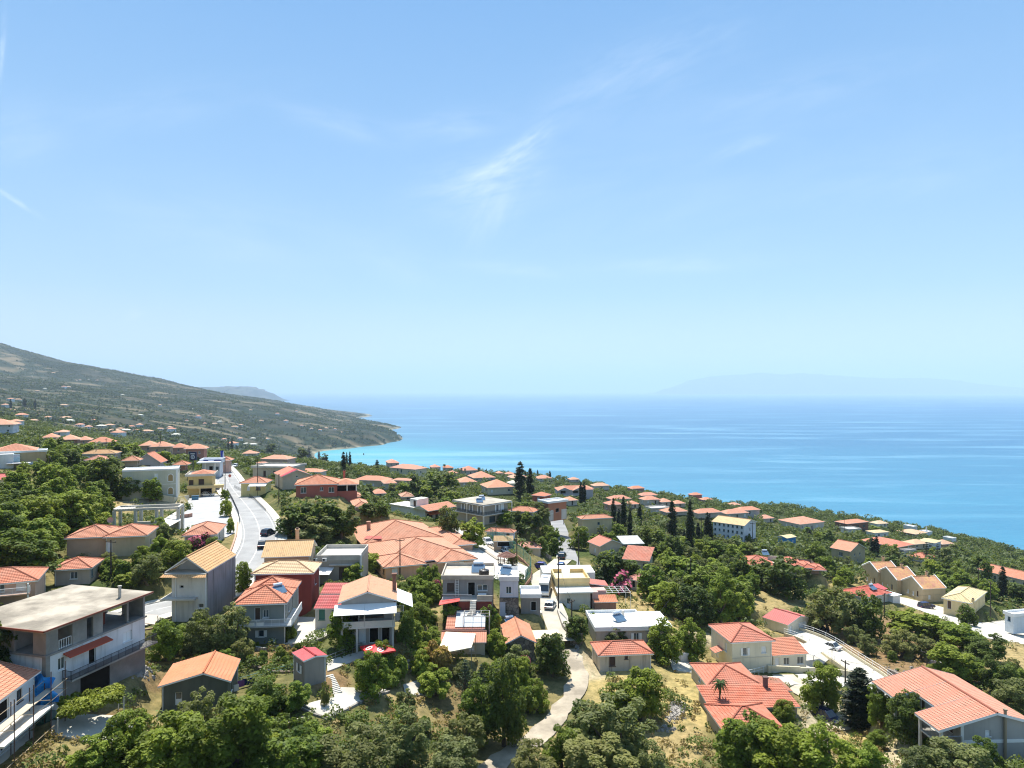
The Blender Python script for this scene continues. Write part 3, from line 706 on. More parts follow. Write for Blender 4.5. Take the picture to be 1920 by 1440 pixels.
H('grey_house', 'grey-green two-storey house with a wraparound white balcony and two stepped hip roofs', 'grey balcony house', (533, 1129), 1205, (559, 1091), L=446, D=104, roof='custom', wall=(.26, .275, .25), wins=[('l', .42, 3.25, .85, 2.0, 'd'), ('l', .60, 3.75, .85, 1.15, 'w'), ('l', .50, .95, .8, 1.0, 'x'), ('f', .3, 3.6, .8, 1.2, 'w'), ('f', .55, 3.3, .8, 1.9, 'd'), ('f', .12, .3, .8, 2.0, 'D', 'b'), ('f', .45, .9, .9, 1.2, 'S')], extra=lambda *a: grey_house(*a))
H('red_house', 'dark red two-storey house under a pale cream hip roof', 'dark red house', (584, 1073), 1152, (598, 1056), L=477, D=118, pitch=20, wall=DRED, tl=(.70, .47, .29), wins=[('f', .5, 4.2, .8, 1.0, 's')])
H('tan_house', 'tan gabled house with a honey-coloured tile roof beside the bending road', 'tan house at the road bend', (579, 1040), 1110, (590, 1022), L=495, D=130, roof='gable', axis='y', pitch=24, wall=(.60, .42, .28), tl=(.62, .37, .18), wins=[('f', .3, 4.5, .8, 1.2, 's', 'b')], chim=[(6.5, 3, 3.4)])
H('flat_house', 'beige flat-topped house with a stained parapet, two air conditioners and a white awning', 'beige flat-topped house', (675, 1050), 1094, yaw=92, W=9.5, L=592, D=137, roof='flat', o=.05, par=.75, wall=(.42, .38, .31), tl=LCONC, wins=[('l', .62, .9, 1.6, 2.3, 's', 'd'), ('l', .82, .05, 1.2, 2.5, 'D')], extra=lambda *a: flat_house(*a))
H('awning_house', 'two-storey gabled house with long white awnings and a red parasol on its ground floor', 'house with white awnings', (738, 1123), 1205, (738.5, 1094), L=640, D=101, roof='custom', wall=(.40, .37, .34), tl=(.60, .27, .16), wins=[('l', .12, .1, 1.4, 2.2, 'D', 'b'), ('l', .40, .1, 1.0, 2.3, 'S'), ('l', .62, .1, 1.3, 2.2, 'o'), ('l', .85, .2, 1.2, 2.0, 'o'), ('l', .58, 3.75, 3.3, 1.35, 'w', 'd'), ('l', .2, 3.1, 1.8, 2.0, 'o'), ('f', .4, 3.3, 2.2, 1.7, 'o'), ('f', .5, .4, 2.0, 1.8, 'o')], extra=lambda *a: awning_house(*a))
H('storehouse', 'little white storehouse with a green door and a crimson tile roof', 'storehouse with a green door', (636, 1141), 1163, yaw=90, W=3.2, L=591, D=110, roof='mono_l', pitch=17, o=.2, wall=(.62, .60, .54), tl=(.56, .12, .12), wins=[('l', .28, .05, .95, 1.75, 'S', 'g'), ('l', .80, .35, .9, 1.2, 'w', 'g')], cat='shed')
H('shelter', 'open lean-to with a crimson roof and a brick post behind the green-doored storehouse', 'crimson lean-to', (642, 1113), 1134, yaw=90, W=3.0, L=604, D=118, roof='mono_l', pitch=14, o=.25, wall=(.35, .12, .09), tl=(.58, .13, .12), wins=[('l', .27, .05, 2.1, 1.6, 'o'), ('l', .78, .05, 1.4, 1.6, 'o')], cat='shed')
H('garden_shed', 'grey windowed shed with a bright red sheet roof beside concrete steps', 'grey garden shed', (571, 1239), 1288, (611, 1229), L=551, D=86, roof='gable', axis='y', pitch=11, o=.18, wall=(.30, .27, .235), tl=RS2, wins=[('l', .55, 1.35, .75, .95, 'x')], cat='shed', pad=True)
H('bungalow', 'low dark green bungalow with an asymmetric bright orange roof', 'dark green bungalow', (428, 1275), 1322, (445, 1237), L=303, D=84, roof='gable', axis='x', pitch=17, o=.35, asym=.37, wall=(.115, .125, .105), tl=(.66, .22, .10), wins=[('l', .25, .5, .75, 1.5, 'D'), ('f', .3, .9, .8, 1.0, 'w')])
H('school', 'sprawling peach school under two shallow terracotta pyramid roofs', 'sprawling school', (723, 1063), 1088, yaw=22.5, W=19.2, dp=43.5, D=145, roof='custom', wall=plaster((.68, .42, .28), .4), cat='school', wins=[('f', .10, 1.0, 1.2, 1.2, 'S'), ('f', .44, .05, 1.4, 2.4, 'D', 'g'), ('f', .5, .05, 1.2, 2.3, 'o'), ('f', .85, 1.1, 1.1, 1.2, 'S')] + [('l', k / 12 + .04, .9, 1.4, 1.4, 'w', 'd') for k in range(12)], extra=lambda *a: school(*a))
H('terrace_house', 'grey flat-roofed house over a dark red basement with an outdoor stair', 'grey house over a red basement', (923, 1086), 1150, yaw=90, W=8.4, L=830, D=122, roof='flat', o=.25, wall=plaster((.30, .285, .27), .6), tl=concrete((.56, .50, .42), .9), wins=[('l', .16, 3.7, 1.2, 1.5, 's', 'd'), ('l', .58, 2.95, 1.3, 2.4, 'o'), ('l', .80, 3.9, 1.7, 1.0, 'w'), ('l', .2, .1, 1.8, 2.0, 'o')], extra=lambda *a: terrace_house(*a))
H('white_house', 'small pale blue-white cube house with one window and a white roof', 'small pale blue-white house', (972, 1089), 1152, yaw=90, W=7.0, L=937, D=124, roof='flat', o=.12, wall=(.62, .64, .70), tl=WHITEROOF, wins=[('l', .48, 3.6, .95, 1.25, 'w'), ('l', .42, .1, .9, 2.0, 'o')], extra=lambda *a: stone_base(*a))
H('annex', 'low white-roofed annex with a curved outside stair next to the minibus', 'low white-roofed annex', (1013, 1121), 1150, yaw=90, W=5.2, L=977, D=126, roof='flat', o=.2, wall=plaster((.30, .27, .24), .7), tl=WHITEROOF, wins=[('l', .65, .4, 1.0, 1.7, 'o')])
H('tiled_house', 'low red-tiled house with a grey metal sheet let into its roof', 'low house with a metal roof sheet', (909, 1203), 1226, yaw=91, W=7.2, L=829, D=110, roof='custom', wall=(.48, .43, .35), tl=TERRA2, wins=[('l', .35, .5, .7, .8, 's'), ('l', .7, .5, .8, .8, 's')], extra=lambda *a: tiled_house(*a))
H('stone_cottage', 'dark stone cottage showing its gable end under a steep orange roof', 'dark gable-ended cottage', (1002, 1203), 1238, (989.5, 1170), L=951, D=112, roof='gable', axis='x', pitch=27, o=.3, wall=stone((.20, .18, .15)), tl=(.60, .24, .14), wins=[], extra=lambda *a: cottage_extra(*a))
H('villa', 'cream two-storey villa with a red hip roof beside a white balustrade', 'cream villa', (1373, 1203), 1263, (1447, 1199), L=1334, D=122, pitch=20, wall=(.76, .70, .54), tl=(.56, .17, .11), wins=[('f', .32, 3.0, .8, 1.3, 'x'), ('f', .80, 3.2, .9, 1.2, 'S'), ('l', .7, 2.9, .8, 1.5, 's'), ('l', .3, .6, .9, 1.9, 'D')], extra=lambda *a: villa_extra(*a))
H('outbuilding', 'single-storey cream wing with red tiles and two windows beside the cream villa', 'cream villa wing', (1450, 1229), 1254, (1512, 1225), dp=4.2, D=125, roof='mono_f', pitch=16, o=.3, wall=(.76, .72, .60), tl=(.58, .19, .11), wins=[('f', .12, .1, .8, 1.8, 'S'), ('f', .40, .5, 1.1, 1.3, 'w'), ('f', .82, .5, 1.2, 1.3, 'w')])
H('cottage', 'derelict whitewashed cottage with a red hip roof and one dark shuttered window', 'derelict cottage', (1125, 1228), 1259, (1221, 1224), dp=5.2, D=112, pitch=21, o=.35, wall=plaster((.55, .50, .42), 1.6), tl=(.58, .19, .12), wins=[('f', .24, .75, 1.0, 1.5, 'S', 'd'), ('f', .51, 1.75, .55, .6, 's', 'd')])
H('flat_white_house', 'sprawling low house with a dazzling white flat roof and a solar heater', 'house with the wide white roof', (1118, 1183), 1212, (1212, 1181), dp=9.0, D=122, roof='flat', o=.3, wall=(.46, .40, .34), tl=WHITEROOF, wins=[('f', .80, .55, .9, 1.6, 'x'), ('f', .3, .8, 1.0, 1.1, 'w')], extra=lambda *a: flat_white(*a))
H('parapet_house', 'pale yellow house stepped in terraces with a walled roof deck by the lane', 'yellow parapet house', (1049, 1112), 1143, (1107, 1111), dp=10.5, D=140, roof='custom', wall=(.66, .60, .50), wins=[('f', .3, .3, .8, 1.9, 'D')], extra=lambda *a: parapet_house(*a))
H('red_roof_house', 'sprawling low house with three joined red tile roofs below the cream villa', 'low house with three red roofs', (1328, 1285), 1311, (1424, 1283), L=1297, D=103, pitch=19, o=.25, wall=(.50, .44, .33), tl=(.58, .185, .115), wins=[('l', .5, .9, .8, 1.1, 's')], extra=lambda *a: red_roofs(*a))
H('garage', 'long cream garage with a crimson gable roof and a white roller door', 'long cream garage', (1477, 1171), 1192, (1521, 1158), L=1432, D=152, roof='gable', axis='y', pitch=15, o=.25, wall=(.74, .69, .56), tl=(.56, .13, .12), wins=[('f', .62, .05, 2.6, 2.0, 'S'), ('f', .13, .05, .9, 1.8, 'S')], cat='garage')
H('gabled_house', 'pale grey house with a long red notched gable roof and a white gable band', 'pale grey house with the notched roof', (1802, 1353), 1432, yaw=3, W=8.2, dp=13.2, D=84, roof='custom', wall=(.40, .39, .37), wins=[('f', .40, 3.15, .62, .75, 's'), ('f', .40, .9, .62, .75, 's', 'd'), ('l', .15, 3.0, .9, 2.0, 'd'), ('l', .45, 2.7, .9, 2.1, 'd'), ('l', .62, 2.9, .9, 1.6, 's', 'd'), ('l', .85, 2.7, 1.0, 2.1, 'd')], extra=lambda *a: gabled_house(*a))
# houses by the left hand hill and the road
H('pink_house', 'pinkish house with a broken hip roof and a balcony above the unfinished block', 'pinkish balcony house', (66, 1087), 1140, (84, 1066), L=-70, D=108, pitch=19, wall=(.60, .42, .33), tl=(.60, .22, .14), wins=[('l', .15, 3.0, 1.0, 1.9, 'D'), ('l', .5, 2.9, 1.3, 2.0, 'w'), ('l', .8, 2.9, 1.3, 2.0, 'S')], extra=lambda *a: pink_house(*a))
H('villa', 'pink-walled house with a broad hip roof behind a vine trellis', 'pink-walled house', (168, 1064), 1094, (189, 1049), L=102, D=120, pitch=21, wall=(.52, .43, .36), tl=(.60, .21, .13), wins=[('l', .55, .9, 1.1, 1.2, 'w'), ('f', .25, .8, 1.0, 1.4, 's', 'b')])
H('villa', 'ochre bungalow with a many-sided terracotta roof and a satellite dish', 'ochre bungalow', (272, 1003), 1040, (292, 988), L=198, D=133, pitch=20, wall=(.52, .44, .30), tl=(.60, .24, .15), wins=[('l', .1, .9, .9, 1.8, 'S'), ('l', .22, 1.0, .8, 1.1, 's'), ('f', .5, 1.0, 1.0, 1.2, 'w')], extra=lambda *a: ochre_wing(*a))
H('kiosk_house', 'square house with a salmon pyramid roof below the car park', 'house with the salmon pyramid roof', (403, 1001), 1026, (420, 984), L=346, D=144, pitch=22, wall=(.66, .62, .55), tl=(.60, .26, .17), wins=[('f', .5, .9, .8, 1.1, 's', 'b')])
H('arched_house', 'cream two-storey block with two arched windows and a white flat roof', 'block with arched windows', (333, 881), 932, (337, 876), L=229, D=200, roof='flat', o=.06, par=.25, wall=(.56, .54, .42), tl=WHITEROOF, wins=[('l', .87, 4.6, 1.2, 1.9, 'a'), ('l', .87, .9, 1.2, 1.9, 'a'), ('l', .61, 3.5, .9, 3.4, 'S')], extra=lambda *a: arched_house(*a))
H('yellow_house', 'mustard house with brown shutters and a deep carport where old cars stand', 'mustard carport house', (398, 892), 930, (404, 886), L=352, D=222, roof='flat', o=.7, wall=(.66, .50, .22), tl=LCONC, wins=[('l', .14, 3.6, 1.3, 1.6, 'S', 'd'), ('l', .55, 3.6, 1.6, 1.8, 'S', 'd'), ('l', .8, .1, 3.4, 2.4, 'o')], extra=lambda *a: yellow_house(*a))
H('chalet', 'red-roofed chalet with a wide front gable, attic balcony and long eaves', 'gabled chalet', (300, 866), 884, (312, 862), L=252, D=262, roof='gable', axis='x', pitch=36, wall=(.52, .47, .44), tl=(.60, .21, .13), wins=[('l', .5, .6, 2.2, 1.8, 'D', 'd')])
H('petrol_station', 'blue and white petrol station with a flat canopy', 'petrol station', (412, 866), 886, (418, 863), L=379, D=270, roof='flat', o=.8, par=.9, wall=(.70, .72, .76), tl=plain((.75, .76, .78)), wins=[('l', .5, .1, 1.4, 2.4, 'o'), ('l', .8, .8, 1.8, 1.5, 'w', 'b')], cat='petrol station', extra=lambda *a: station(*a))
H('modern_house', 'modern white and beige block with a glazed corner on the uphill edge', 'modern white and beige block', (86, 847), 872, (88, 844), L=-30, D=232, roof='flat', o=.25, par=.4, wall=(.58, .43, .25), tl=WHITEROOF, wins=[('l', .72, .5, 5, .9, 'S')], extra=lambda *a: modern_house(*a))
H('round_house', 'white rounded house with a terracotta cap roof beyond the modern block', 'white rounded house', (24, 795), 812, (36, 793), L=-40, D=400, pitch=20, o=1.2, wall=(.72, .73, .75), wins=None)
H('cottage', 'tiny white house with a crimson roof at the uphill margin', 'tiny crimson-roofed house', (14, 898), 912, (27, 893), L=-30, D=190, roof='gable', axis='y', pitch=18, wall=(.72, .70, .66), tl=(.55, .10, .10), wins=[('f', .5, .5, .6, .9, 's')])
H('villa', 'low house with a broad honey-coloured hip roof among orchard trees', 'house with the honey-coloured roof', (215, 850), 866, (226, 847), L=153, D=262, pitch=17, wall=(.5, .45, .36), tl=(.64, .38, .20))
H('cottage', 'low house whose small salmon roof peeps over a round dark tree', 'small salmon-roofed house', (195, 862), 880, (206, 858), L=160, D=240, pitch=20, wall=(.52, .42, .34), tl=(.60, .26, .19))
H('villa', 'small white house with a sandy roof standing on the slope above the terracotta row', 'small white house with a sandy roof', (124, 810), 818, (131, 808), L=102, D=470, pitch=17, wall=(.74, .73, .70), tl=(.64, .32, .22))
for i, (a, b, yy, bb, d, lab) in enumerate([(88, 110, 819, 830, 395, 'half-hidden terracotta hip roof at the uphill end of the row'), (112, 150, 823, 834, 400, 'broad terracotta hip roof of the hillside row above the orchard'), (148, 172, 824, 834, 420, 'low terracotta roof in the hillside row beside a power pole'),
        (168, 216, 828, 838, 395, 'wide pale terracotta roof at the downhill end of the hillside row'), (266, 296, 834, 848, 330, 'double terracotta hip roof above the gabled chalet'), (284, 324, 836, 852, 320, 'peach-walled villa with tall hip roof next to the gabled chalet'), (326, 352, 838, 850, 345, 'long terracotta roof with a solar panel behind the petrol sign'), (348, 388, 840, 856, 330, 'long dark-red-walled villa beneath the monkey-puzzle pine'),
        (234, 262, 862, 874, 250, 'little tiled porch house beside the gabled chalet'), (330, 352, 870, 882, 250, 'house with a weathered terracotta lean-to beside the petrol sign'), (412, 434, 862, 876, 285, 'salmon-roofed house just past the petrol station'), (455, 480, 850, 860, 480, 'flat-topped pale block among dark pines by the bay road')]):
    H('hillside_house', lab, lab.split(' of ')[0].split(' in ')[0], (b - 5, yy), bb, (b, yy - 2), L=a, D=d, pitch=26, o=1.0, wall=rng.choice([PINK, TAN, BEIGE, (.40, .20, .15)]), tl=rng.choice([(.62, .26, .16), (.60, .23, .14), (.64, .30, .19)]))
# houses across the road
H('cottage', 'small lemon-yellow cottage with a pointed roof and a white awning on the road bend', 'lemon-yellow cottage', (498, 905), 924, (508, 900), L=452, D=218, pitch=23, wall=(.70, .58, .26), tl=(.62, .25, .16), wins=[('l', .3, .8, .8, 1.2, 's'), ('l', .7, .8, 1.4, 1.2, 'w', 'd'), ('f', .5, .8, .8, 1.0, 'w')], extra=lambda *a: lemon_awning(*a))
H('villa', 'beige gable-fronted villa with a scarlet band across its terracotta roof', 'beige gable-fronted villa', (530, 893), 918, (583, 890), L=516, D=228, roof='gable', axis='y', pitch=22, wall=(.58, .48, .36), tl=(.60, .20, .13), wins=[('f', .5, 3.6, .7, .8, 'w'), ('f', .75, .8, 1.2, 1.2, 'w'), ('l', .3, .8, 1.0, 1.6, 's'), ('l', .7, 2.8, 1.0, 1.6, 's')], extra=lambda *a: red_band(*a))
H('red_villa', 'brick-red villa with white window frames and a covered balcony', 'brick-red villa', (555, 909), 933, (632, 907), dp=11, D=200, pitch=19, wall=(.42, .135, .10), tl=(.63, .25, .15), wins=[('f', .18, 1.2, 1.5, 1.7, 'w'), ('f', .62, 1.7, .9, 1.1, 'w'), ('f', .86, 1.2, 1.5, 1.5, 'w'), ('l', .5, .1, 1.2, 2.1, 'o')], extra=lambda *a: red_villa(*a), chim=[(13, 8, 2.6)])
H('flat_house', 'long flat-roofed cream house with brown shutters behind the beige villa', 'long flat cream house', (548, 878), 896, (572, 872), L=474, D=262, roof='flat', o=.5, wall=(.56, .48, .36), tl=LCONC, wins=[('l', .3, .3, 1.0, 2.2, 'S', 'd'), ('l', .55, .3, 1.0, 2.2, 'S', 'd'), ('l', .8, .3, 1.0, 2.2, 'S', 'd')])
H('villa', 'peach-gabled house with a broad salmon roof near the dark pines', 'peach-gabled house', (538, 861), 878, (554, 858), L=490, D=350, roof='hip', pitch=20, wall=(.58, .42, .34), tl=(.64, .29, .19))
H('hillside_house', 'low salmon roof peeping out of the trees next to the tall dark pine', 'low salmon roof by the dark pine', (480, 850), 858, (486, 848), L=456, D=470, pitch=17, wall=BEIGE, tl=(.62, .27, .18))
H('villa', 'terracotta hip-roofed house behind the brick-red villa', 'house behind the brick-red villa', (600, 885), 898, (612, 882), L=556, D=330, pitch=18, wall=(.62, .58, .50), tl=(.64, .27, .17))
H('villa', 'house with two offset terracotta roofs and a bushy araucaria beside it', 'house with two offset roofs', (721, 901), 918, (734, 897), L=664, D=335, pitch=20, wall=(.54, .46, .34), tl=(.62, .24, .15))
H('villa', 'large cream villa with arched upstairs windows and a stepped terracotta roof', 'large cream villa by the bay', (778, 880), 898, (800, 877), L=732, D=440, pitch=20, wall=(.66, .58, .42), tl=(.62, .25, .17), wins=[('l', .3, 3.3, 1.2, 1.9, 'w', 'b'), ('l', .45, 3.3, 1.2, 1.9, 'w', 'b'), ('l', .75, 3.0, 1.2, 1.7, 'w'), ('f', .5, 3, 1.2, 1.4, 'w')])
H('hillside_house', 'low terracotta roof in front of the large cream villa', 'low roof below the cream bay villa', (768, 901), 910, (775, 899), L=735, D=345, pitch=18, wall=TAN, tl=(.62, .26, .17))
H('villa', 'white hillside house with a flat terrace, a penthouse and a rust-red awning', 'white house with the rust-red awning', (797, 956), 977, (826, 951), L=733, D=222, roof='custom', wall=(.68, .66, .60), tl=TERRA, wins=[('l', .25, .6, .7, .7, 'w', 'd'), ('l', .4, .6, .7, .7, 'w', 'd'), ('f', .3, .1, 2.6, 2.0, 'o'), ('f', .75, .3, 1.2, 1.6, 'w', 'd')], extra=lambda *a: white_penthouse(*a))
H('apartment_block', 'square two-storey apartment block with wraparound balconies and a weathered flat roof', 'square apartment block', (907, 947), 984, (952, 940), L=856, D=205, roof='flat', o=.9, par=0, wall=(.40, .355, .29), tl=concrete((.46, .42, .35), .9), wins=[('l', .25, 3.2, .9, 1.9, 'x'), ('l', .55, 3.2, .9, 1.9, 'x'), ('l', .85, 3.2, .9, 1.9, 'x'), ('f', .55, 3.1, .9, 2.1, 'x'), ('f', .78, 3.1, 1.6, 2.1, 'S'), ('f', .35, .3, 2.4, 1.8, 'w', 'd'), ('f', .8, .6, 1.0, 1.4, 's', 'd')], cat='apartment block', extra=lambda *a: apartment(*a))
H('villa', 'low house with a shallow terracotta roof next to the square apartment block', 'low house by the apartment block', (998, 960), 975, (1010, 955), L=955, D=232, pitch=19, wall=(.56, .50, .38), tl=(.62, .26, .16))
H('cottage', 'little square house with pale blue walls and a terracotta hip roof', 'pale blue hip-roofed house', (961, 998), 1012, (965, 995), L=913, D=188, pitch=24, wall=(.58, .64, .72), tl=(.62, .23, .14), wins=[('l', .82, .9, .9, 1.1, 'w', 'b'), ('f', .5, .9, .8, 1, 'w')])
H('porch', 'lean-to porch with old ochre tiles in front of the pale blue house', 'ochre-tiled porch', (962, 1015), 1026, yaw=90, W=3.0, L=926, D=172, roof='mono_l', pitch=12, o=.1, wall=(.36, .26, .18), tl=(.52, .36, .20), wins=[('l', .5, .1, 3, 1.4, 'o')], cat='porch')
H('cottage', 'whitewashed cottage with a faded pink hip roof behind the plaza fence', 'faded pink-roofed cottage', (1012, 1027), 1044, (1017, 1022), L=966, D=180, pitch=25, wall=(.54, .48, .40), tl=(.60, .27, .20), wins=[('l', .5, .7, 1.0, 1.2, 's')])
H('shed_house', 'boxy house with bare brick upper walls and a white slab roof', 'bare brick box house', (1028, 944), 966, (1062, 940), L=1012, D=240, roof='flat', o=.5, wall=(.46, .20, .12), tl=WHITEROOF, wins=[('f', .5, .6, 1.6, 1.4, 'o'), ('f', .2, .4, .8, 1.2, 's')], extra=lambda *a: pale_base(*a))
H('villa', 'small scarlet-walled house behind the bare brick box', 'small scarlet-walled house', (1020, 930), 944, (1032, 927), L=998, D=300, pitch=22, wall=(.48, .12, .08), tl=(.62, .20, .12))
H('villa', 'ochre two-storey house with tiny windows beside the cypress clump', 'ochre house by the cypresses', (1092, 973), 1006, (1147, 970), L=1084, D=232, roof='hip', pitch=19, wall=(.56, .47, .29), tl=(.64, .26, .16), wins=[('f', .55, 3.6, .8, .8, 'w', 'b'), ('f', .55, .8, .8, .8, 'w', 'b')])
H('cottage', 'peach cottage with a red gable roof across from the road wall', 'peach gabled cottage', (1126, 1023), 1045, (1166, 1019), L=1105, D=196, roof='gable', axis='y', pitch=22, wall=(.60, .48, .36), tl=(.60, .19, .13), wins=[('f', .5, .9, .9, 1.1, 's'), ('l', .5, .8, .9, 1.1, 's')])
H('shed', 'dark shed with a silvery corrugated roof behind the peach cottage', 'silver-roofed shed', (1170, 1020), 1034, (1205, 1019), dp=6, D=205, roof='mono_f', pitch=8, wall=(.16, .15, .14), tl=WS, wins=[], cat='shed')
H('cottage', 'low tan cottage with a slanting salmon roof and a thin flue', 'slant-roofed tan cottage', (1170, 1048), 1066, (1215, 1052), dp=6, D=178, roof='mono_f', pitch=17, wall=(.52, .44, .33), tl=(.62, .24, .17), wins=[('f', .4, .6, .7, .7, 's'), ('f', .85, .5, .8, 1.2, 'w', 'd')])
H('cottage', 'low house with a zigzag of pink-red roofs beside the oleander bush', 'house with pink-red roofs', (1197, 1088), 1108, (1222, 1080), L=1178, D=162, roof='hip', pitch=24, wall=(.52, .48, .42), tl=(.60, .25, .20), wins=[('l', .5, .5, .9, 1.6, 'o')])
# toward the sea
H('twin_gable_villa', 'lilac-grey row villa with two front gables and long verandas', 'twin-gabled lilac villa', (1046, 919), 936, (1112, 918), dp=10, D=400, roof='custom', wall=(.46, .42, .44), wins=[('f', .15, 3.0, 3.0, 1.8, 'o'), ('f', .5, 3.0, 3.0, 1.8, 'o'), ('l', .5, 3, 1.2, 1.5, 's')], extra=lambda *a: twin_gables(*a))
SEAW = [(855, 893, 904, 914, 400, (.50, .42, .33), TERRA, 'broad terracotta roof beside the big pines, seaward of the apartment block'), (902, 962, 914, 928, 330, (.60, .54, .40), (.64, .27, .16), 'cream house with a wide pyramidal terracotta roof behind the apartment block'), (878, 928, 896, 904, 470, (.42, .38, .36), (.64, .27, .17), 'grey-walled house with a long ridge roof above the pyramid roof'),
 (862, 896, 882, 890, 560, (.60, .52, .46), (.62, .24, .16), 'villa with slim palms before it, right at the bay edge'), (806, 826, 876, 884, 600, (.62, .54, .48), (.63, .25, .17), 'two-tone roofed house between the palms and the cream bay villa'), (830, 850, 877, 884, 610, (.6, .5, .4), (.62, .25, .15), 'small roof tucked behind the big round pines'), (724, 748, 868, 876, 560, (.62, .48, .42), (.64, .26, .18), 'small terracotta annex just seaward of the cream bay villa'),
 (931, 943, 887, 893, 600, (.6, .5, .4), TERRA, 'tiny terracotta roof at the sea edge among cypresses'), (952, 990, 896, 906, 520, (.58, .46, .38), (.64, .32, .22), 'pair of pale terracotta roofs behind the tall dark conifer'), (1003, 1034, 897, 903, 560, (.58, .52, .46), (.62, .25, .16), 'low seaside house with a thin terracotta roof by a lone cypress'),
 (952, 976, 906, 914, 420, (.70, .66, .58), (.70, .62, .50), 'little house with a bleached roof beside the tall dark conifer'), (1108, 1142, 911, 919, 500, (.62, .56, .48), (.64, .33, .22), 'pale pink seaside house stepping down to the water'), (1178, 1208, 916, 924, 520, (.44, .28, .22), (.62, .24, .14), 'brown-walled house with a flat terracotta roof near the shore cypresses'),
 (1196, 1232, 929, 934, 470, (.60, .46, .36), (.62, .24, .16), 'rambling terracotta roof below the brown shore house'), (1202, 1236, 937, 947, 380, (.60, .52, .42), (.64, .26, .17), 'house with a dark recessed balcony in the olive slope'), (1236, 1259, 941, 951, 380, (.56, .48, .40), (.64, .30, .20), 'plain house with a pale terracotta roof beside a spreading conifer'),
 (1138, 1182, 936, 942, 400, (.50, .40, .34), (.60, .24, .16), 'long low terracotta roofs among olives beyond the cypress clump'), (1137, 1166, 946, 960, 330, (.52, .32, .24), (.60, .22, .15), 'salmon-walled house half hidden by the cypress clump'), (1214, 1254, 955, 963, 345, (.66, .62, .56), (.78, .76, .72), 'house with a big white terrace roof among the olives'), (1240, 1288, 960, 967, 330, (.50, .42, .34), (.62, .28, .18), 'low terracotta-roofed house behind the twin tall cypresses'),
 (1298, 1352, 962, 972, 340, (.54, .46, .38), (.62, .26, .17), 'long low house with a wavy terracotta roof above the white block'), (1352, 1402, 963, 974, 350, (.52, .47, .40), (.62, .26, .17), 'wide terracotta hip roof just above the white block'), (1378, 1424, 957, 966, 410, (.48, .46, .44), (.64, .26, .16), 'grey-walled villa with a terracotta roof at the olive slope edge'), (1293, 1316, 928, 937, 600, (.44, .16, .11), (.60, .21, .13), 'red seaside house with twin gables standing against the water'),
 (1314, 1336, 937, 941, 590, (.46, .22, .16), (.62, .25, .15), 'low red house beside the twin-gabled one against the water'), (1366, 1388, 947, 951, 580, (.5, .42, .34), (.64, .30, .20), 'half-buried roof on the wooded sea edge'), (1396, 1422, 958, 966, 480, (.45, .42, .40), (.64, .26, .17), 'lone small terracotta-roofed house at the wooded sea edge')]
SEAW += [(661, 690, 949, 957, 0, (.5, .4, .3), TERRA, 'low terracotta roof among gardens behind the sprawling school'), (658, 676, 931, 943, 265, (.56, .5, .42), (.62, .27, .18), 'pale-gabled roof below the brick-red villa porch'), (750, 774, 931, 938, 262, (.52, .4, .32), (.6, .3, .2), 'faded roof peeping behind the white hillside house'), (716, 742, 906, 918, 322, (.62, .58, .5), (.64, .29, .19), 'white-verged roof next to the house with two offset roofs'),
 (634, 652, 986, 1000, 172, (.30, .08, .05), (.58, .2, .13), 'small rust-red shed at the corner of the dark olive clump'), (1586, 1612, 994, 1001, 400, (.72, .72, .7), (.78, .77, .74), 'white awning-roofed terrace below the brown timber block'), (1690, 1714, 1034, 1044, 300, (.7, .72, .76), (.78, .77, .74), 'white box house with a tank before the great red hip roof'), (1708, 1738, 1020, 1030, 335, (.6, .48, .32), (.66, .40, .24), 'peach-roofed annex beside the great red hip roof'), (1762, 1786, 1020, 1030, 360, (.46, .32, .22), (.6, .33, .22), 'brown-walled annex beside the straw-roofed white house'),
 (840, 858, 887, 893, 520, (.6, .5, .42), (.64, .27, .18), 'roof squeezed between the big pines and the palms'), (946, 966, 889, 896, 590, (.6, .48, .40), (.62, .26, .17), 'small villa in the cypress row at the water edge'), (1066, 1086, 899, 904, 600, (.62, .52, .46), (.64, .30, .2), 'low shore house just above the twin-gabled lilac villa'), (1090, 1112, 916, 924, 430, (.56, .46, .40), (.62, .25, .16), 'terracotta wing at the seaward end of the twin-gabled lilac villa'), (1060, 1082, 938, 948, 330, (.56, .5, .42), (.64, .28, .18), 'hipped cottage between the bare brick box and the twin cypresses'), (1425, 1450, 972, 980, 0, (.58, .5, .42), (.64, .28, .19), 'terracotta cottage alone between the white block and the row of flats'),
 (1180, 1198, 945, 953, 360, (.58, .48, .40), (.62, .25, .16), 'little terracotta roof above the cypress clump'), (1262, 1284, 944, 951, 430, (.56, .46, .38), (.63, .27, .17), 'seaside cottage in the olives above the white terrace roof'), (1640, 1664, 982, 989, 470, (.7, .66, .58), (.66, .44, .28), 'sandy-roofed cottage at the brow behind the brown timber block'), (700, 722, 925, 934, 300, (.6, .54, .44), (.63, .26, .17), 'gabled cottage in the gardens between the red villa and the white hillside house'), (478, 500, 868, 876, 300, (.6, .5, .4), (.63, .28, .19), 'salmon-roofed cottage behind the long flat cream house')]
for a, b, yy, bb, d, wl_, tl_, lab in SEAW:
    k = (b - a) * .22; H('seaside_house', lab, ' '.join(lab.split()[:5]), (a + k, yy), bb, yaw=18, Rr=b, L=a, D=d, pitch=24, wall=wl_, tl=tl_, o=.6, roof='flat' if tl_[0] > .75 else 'hip')
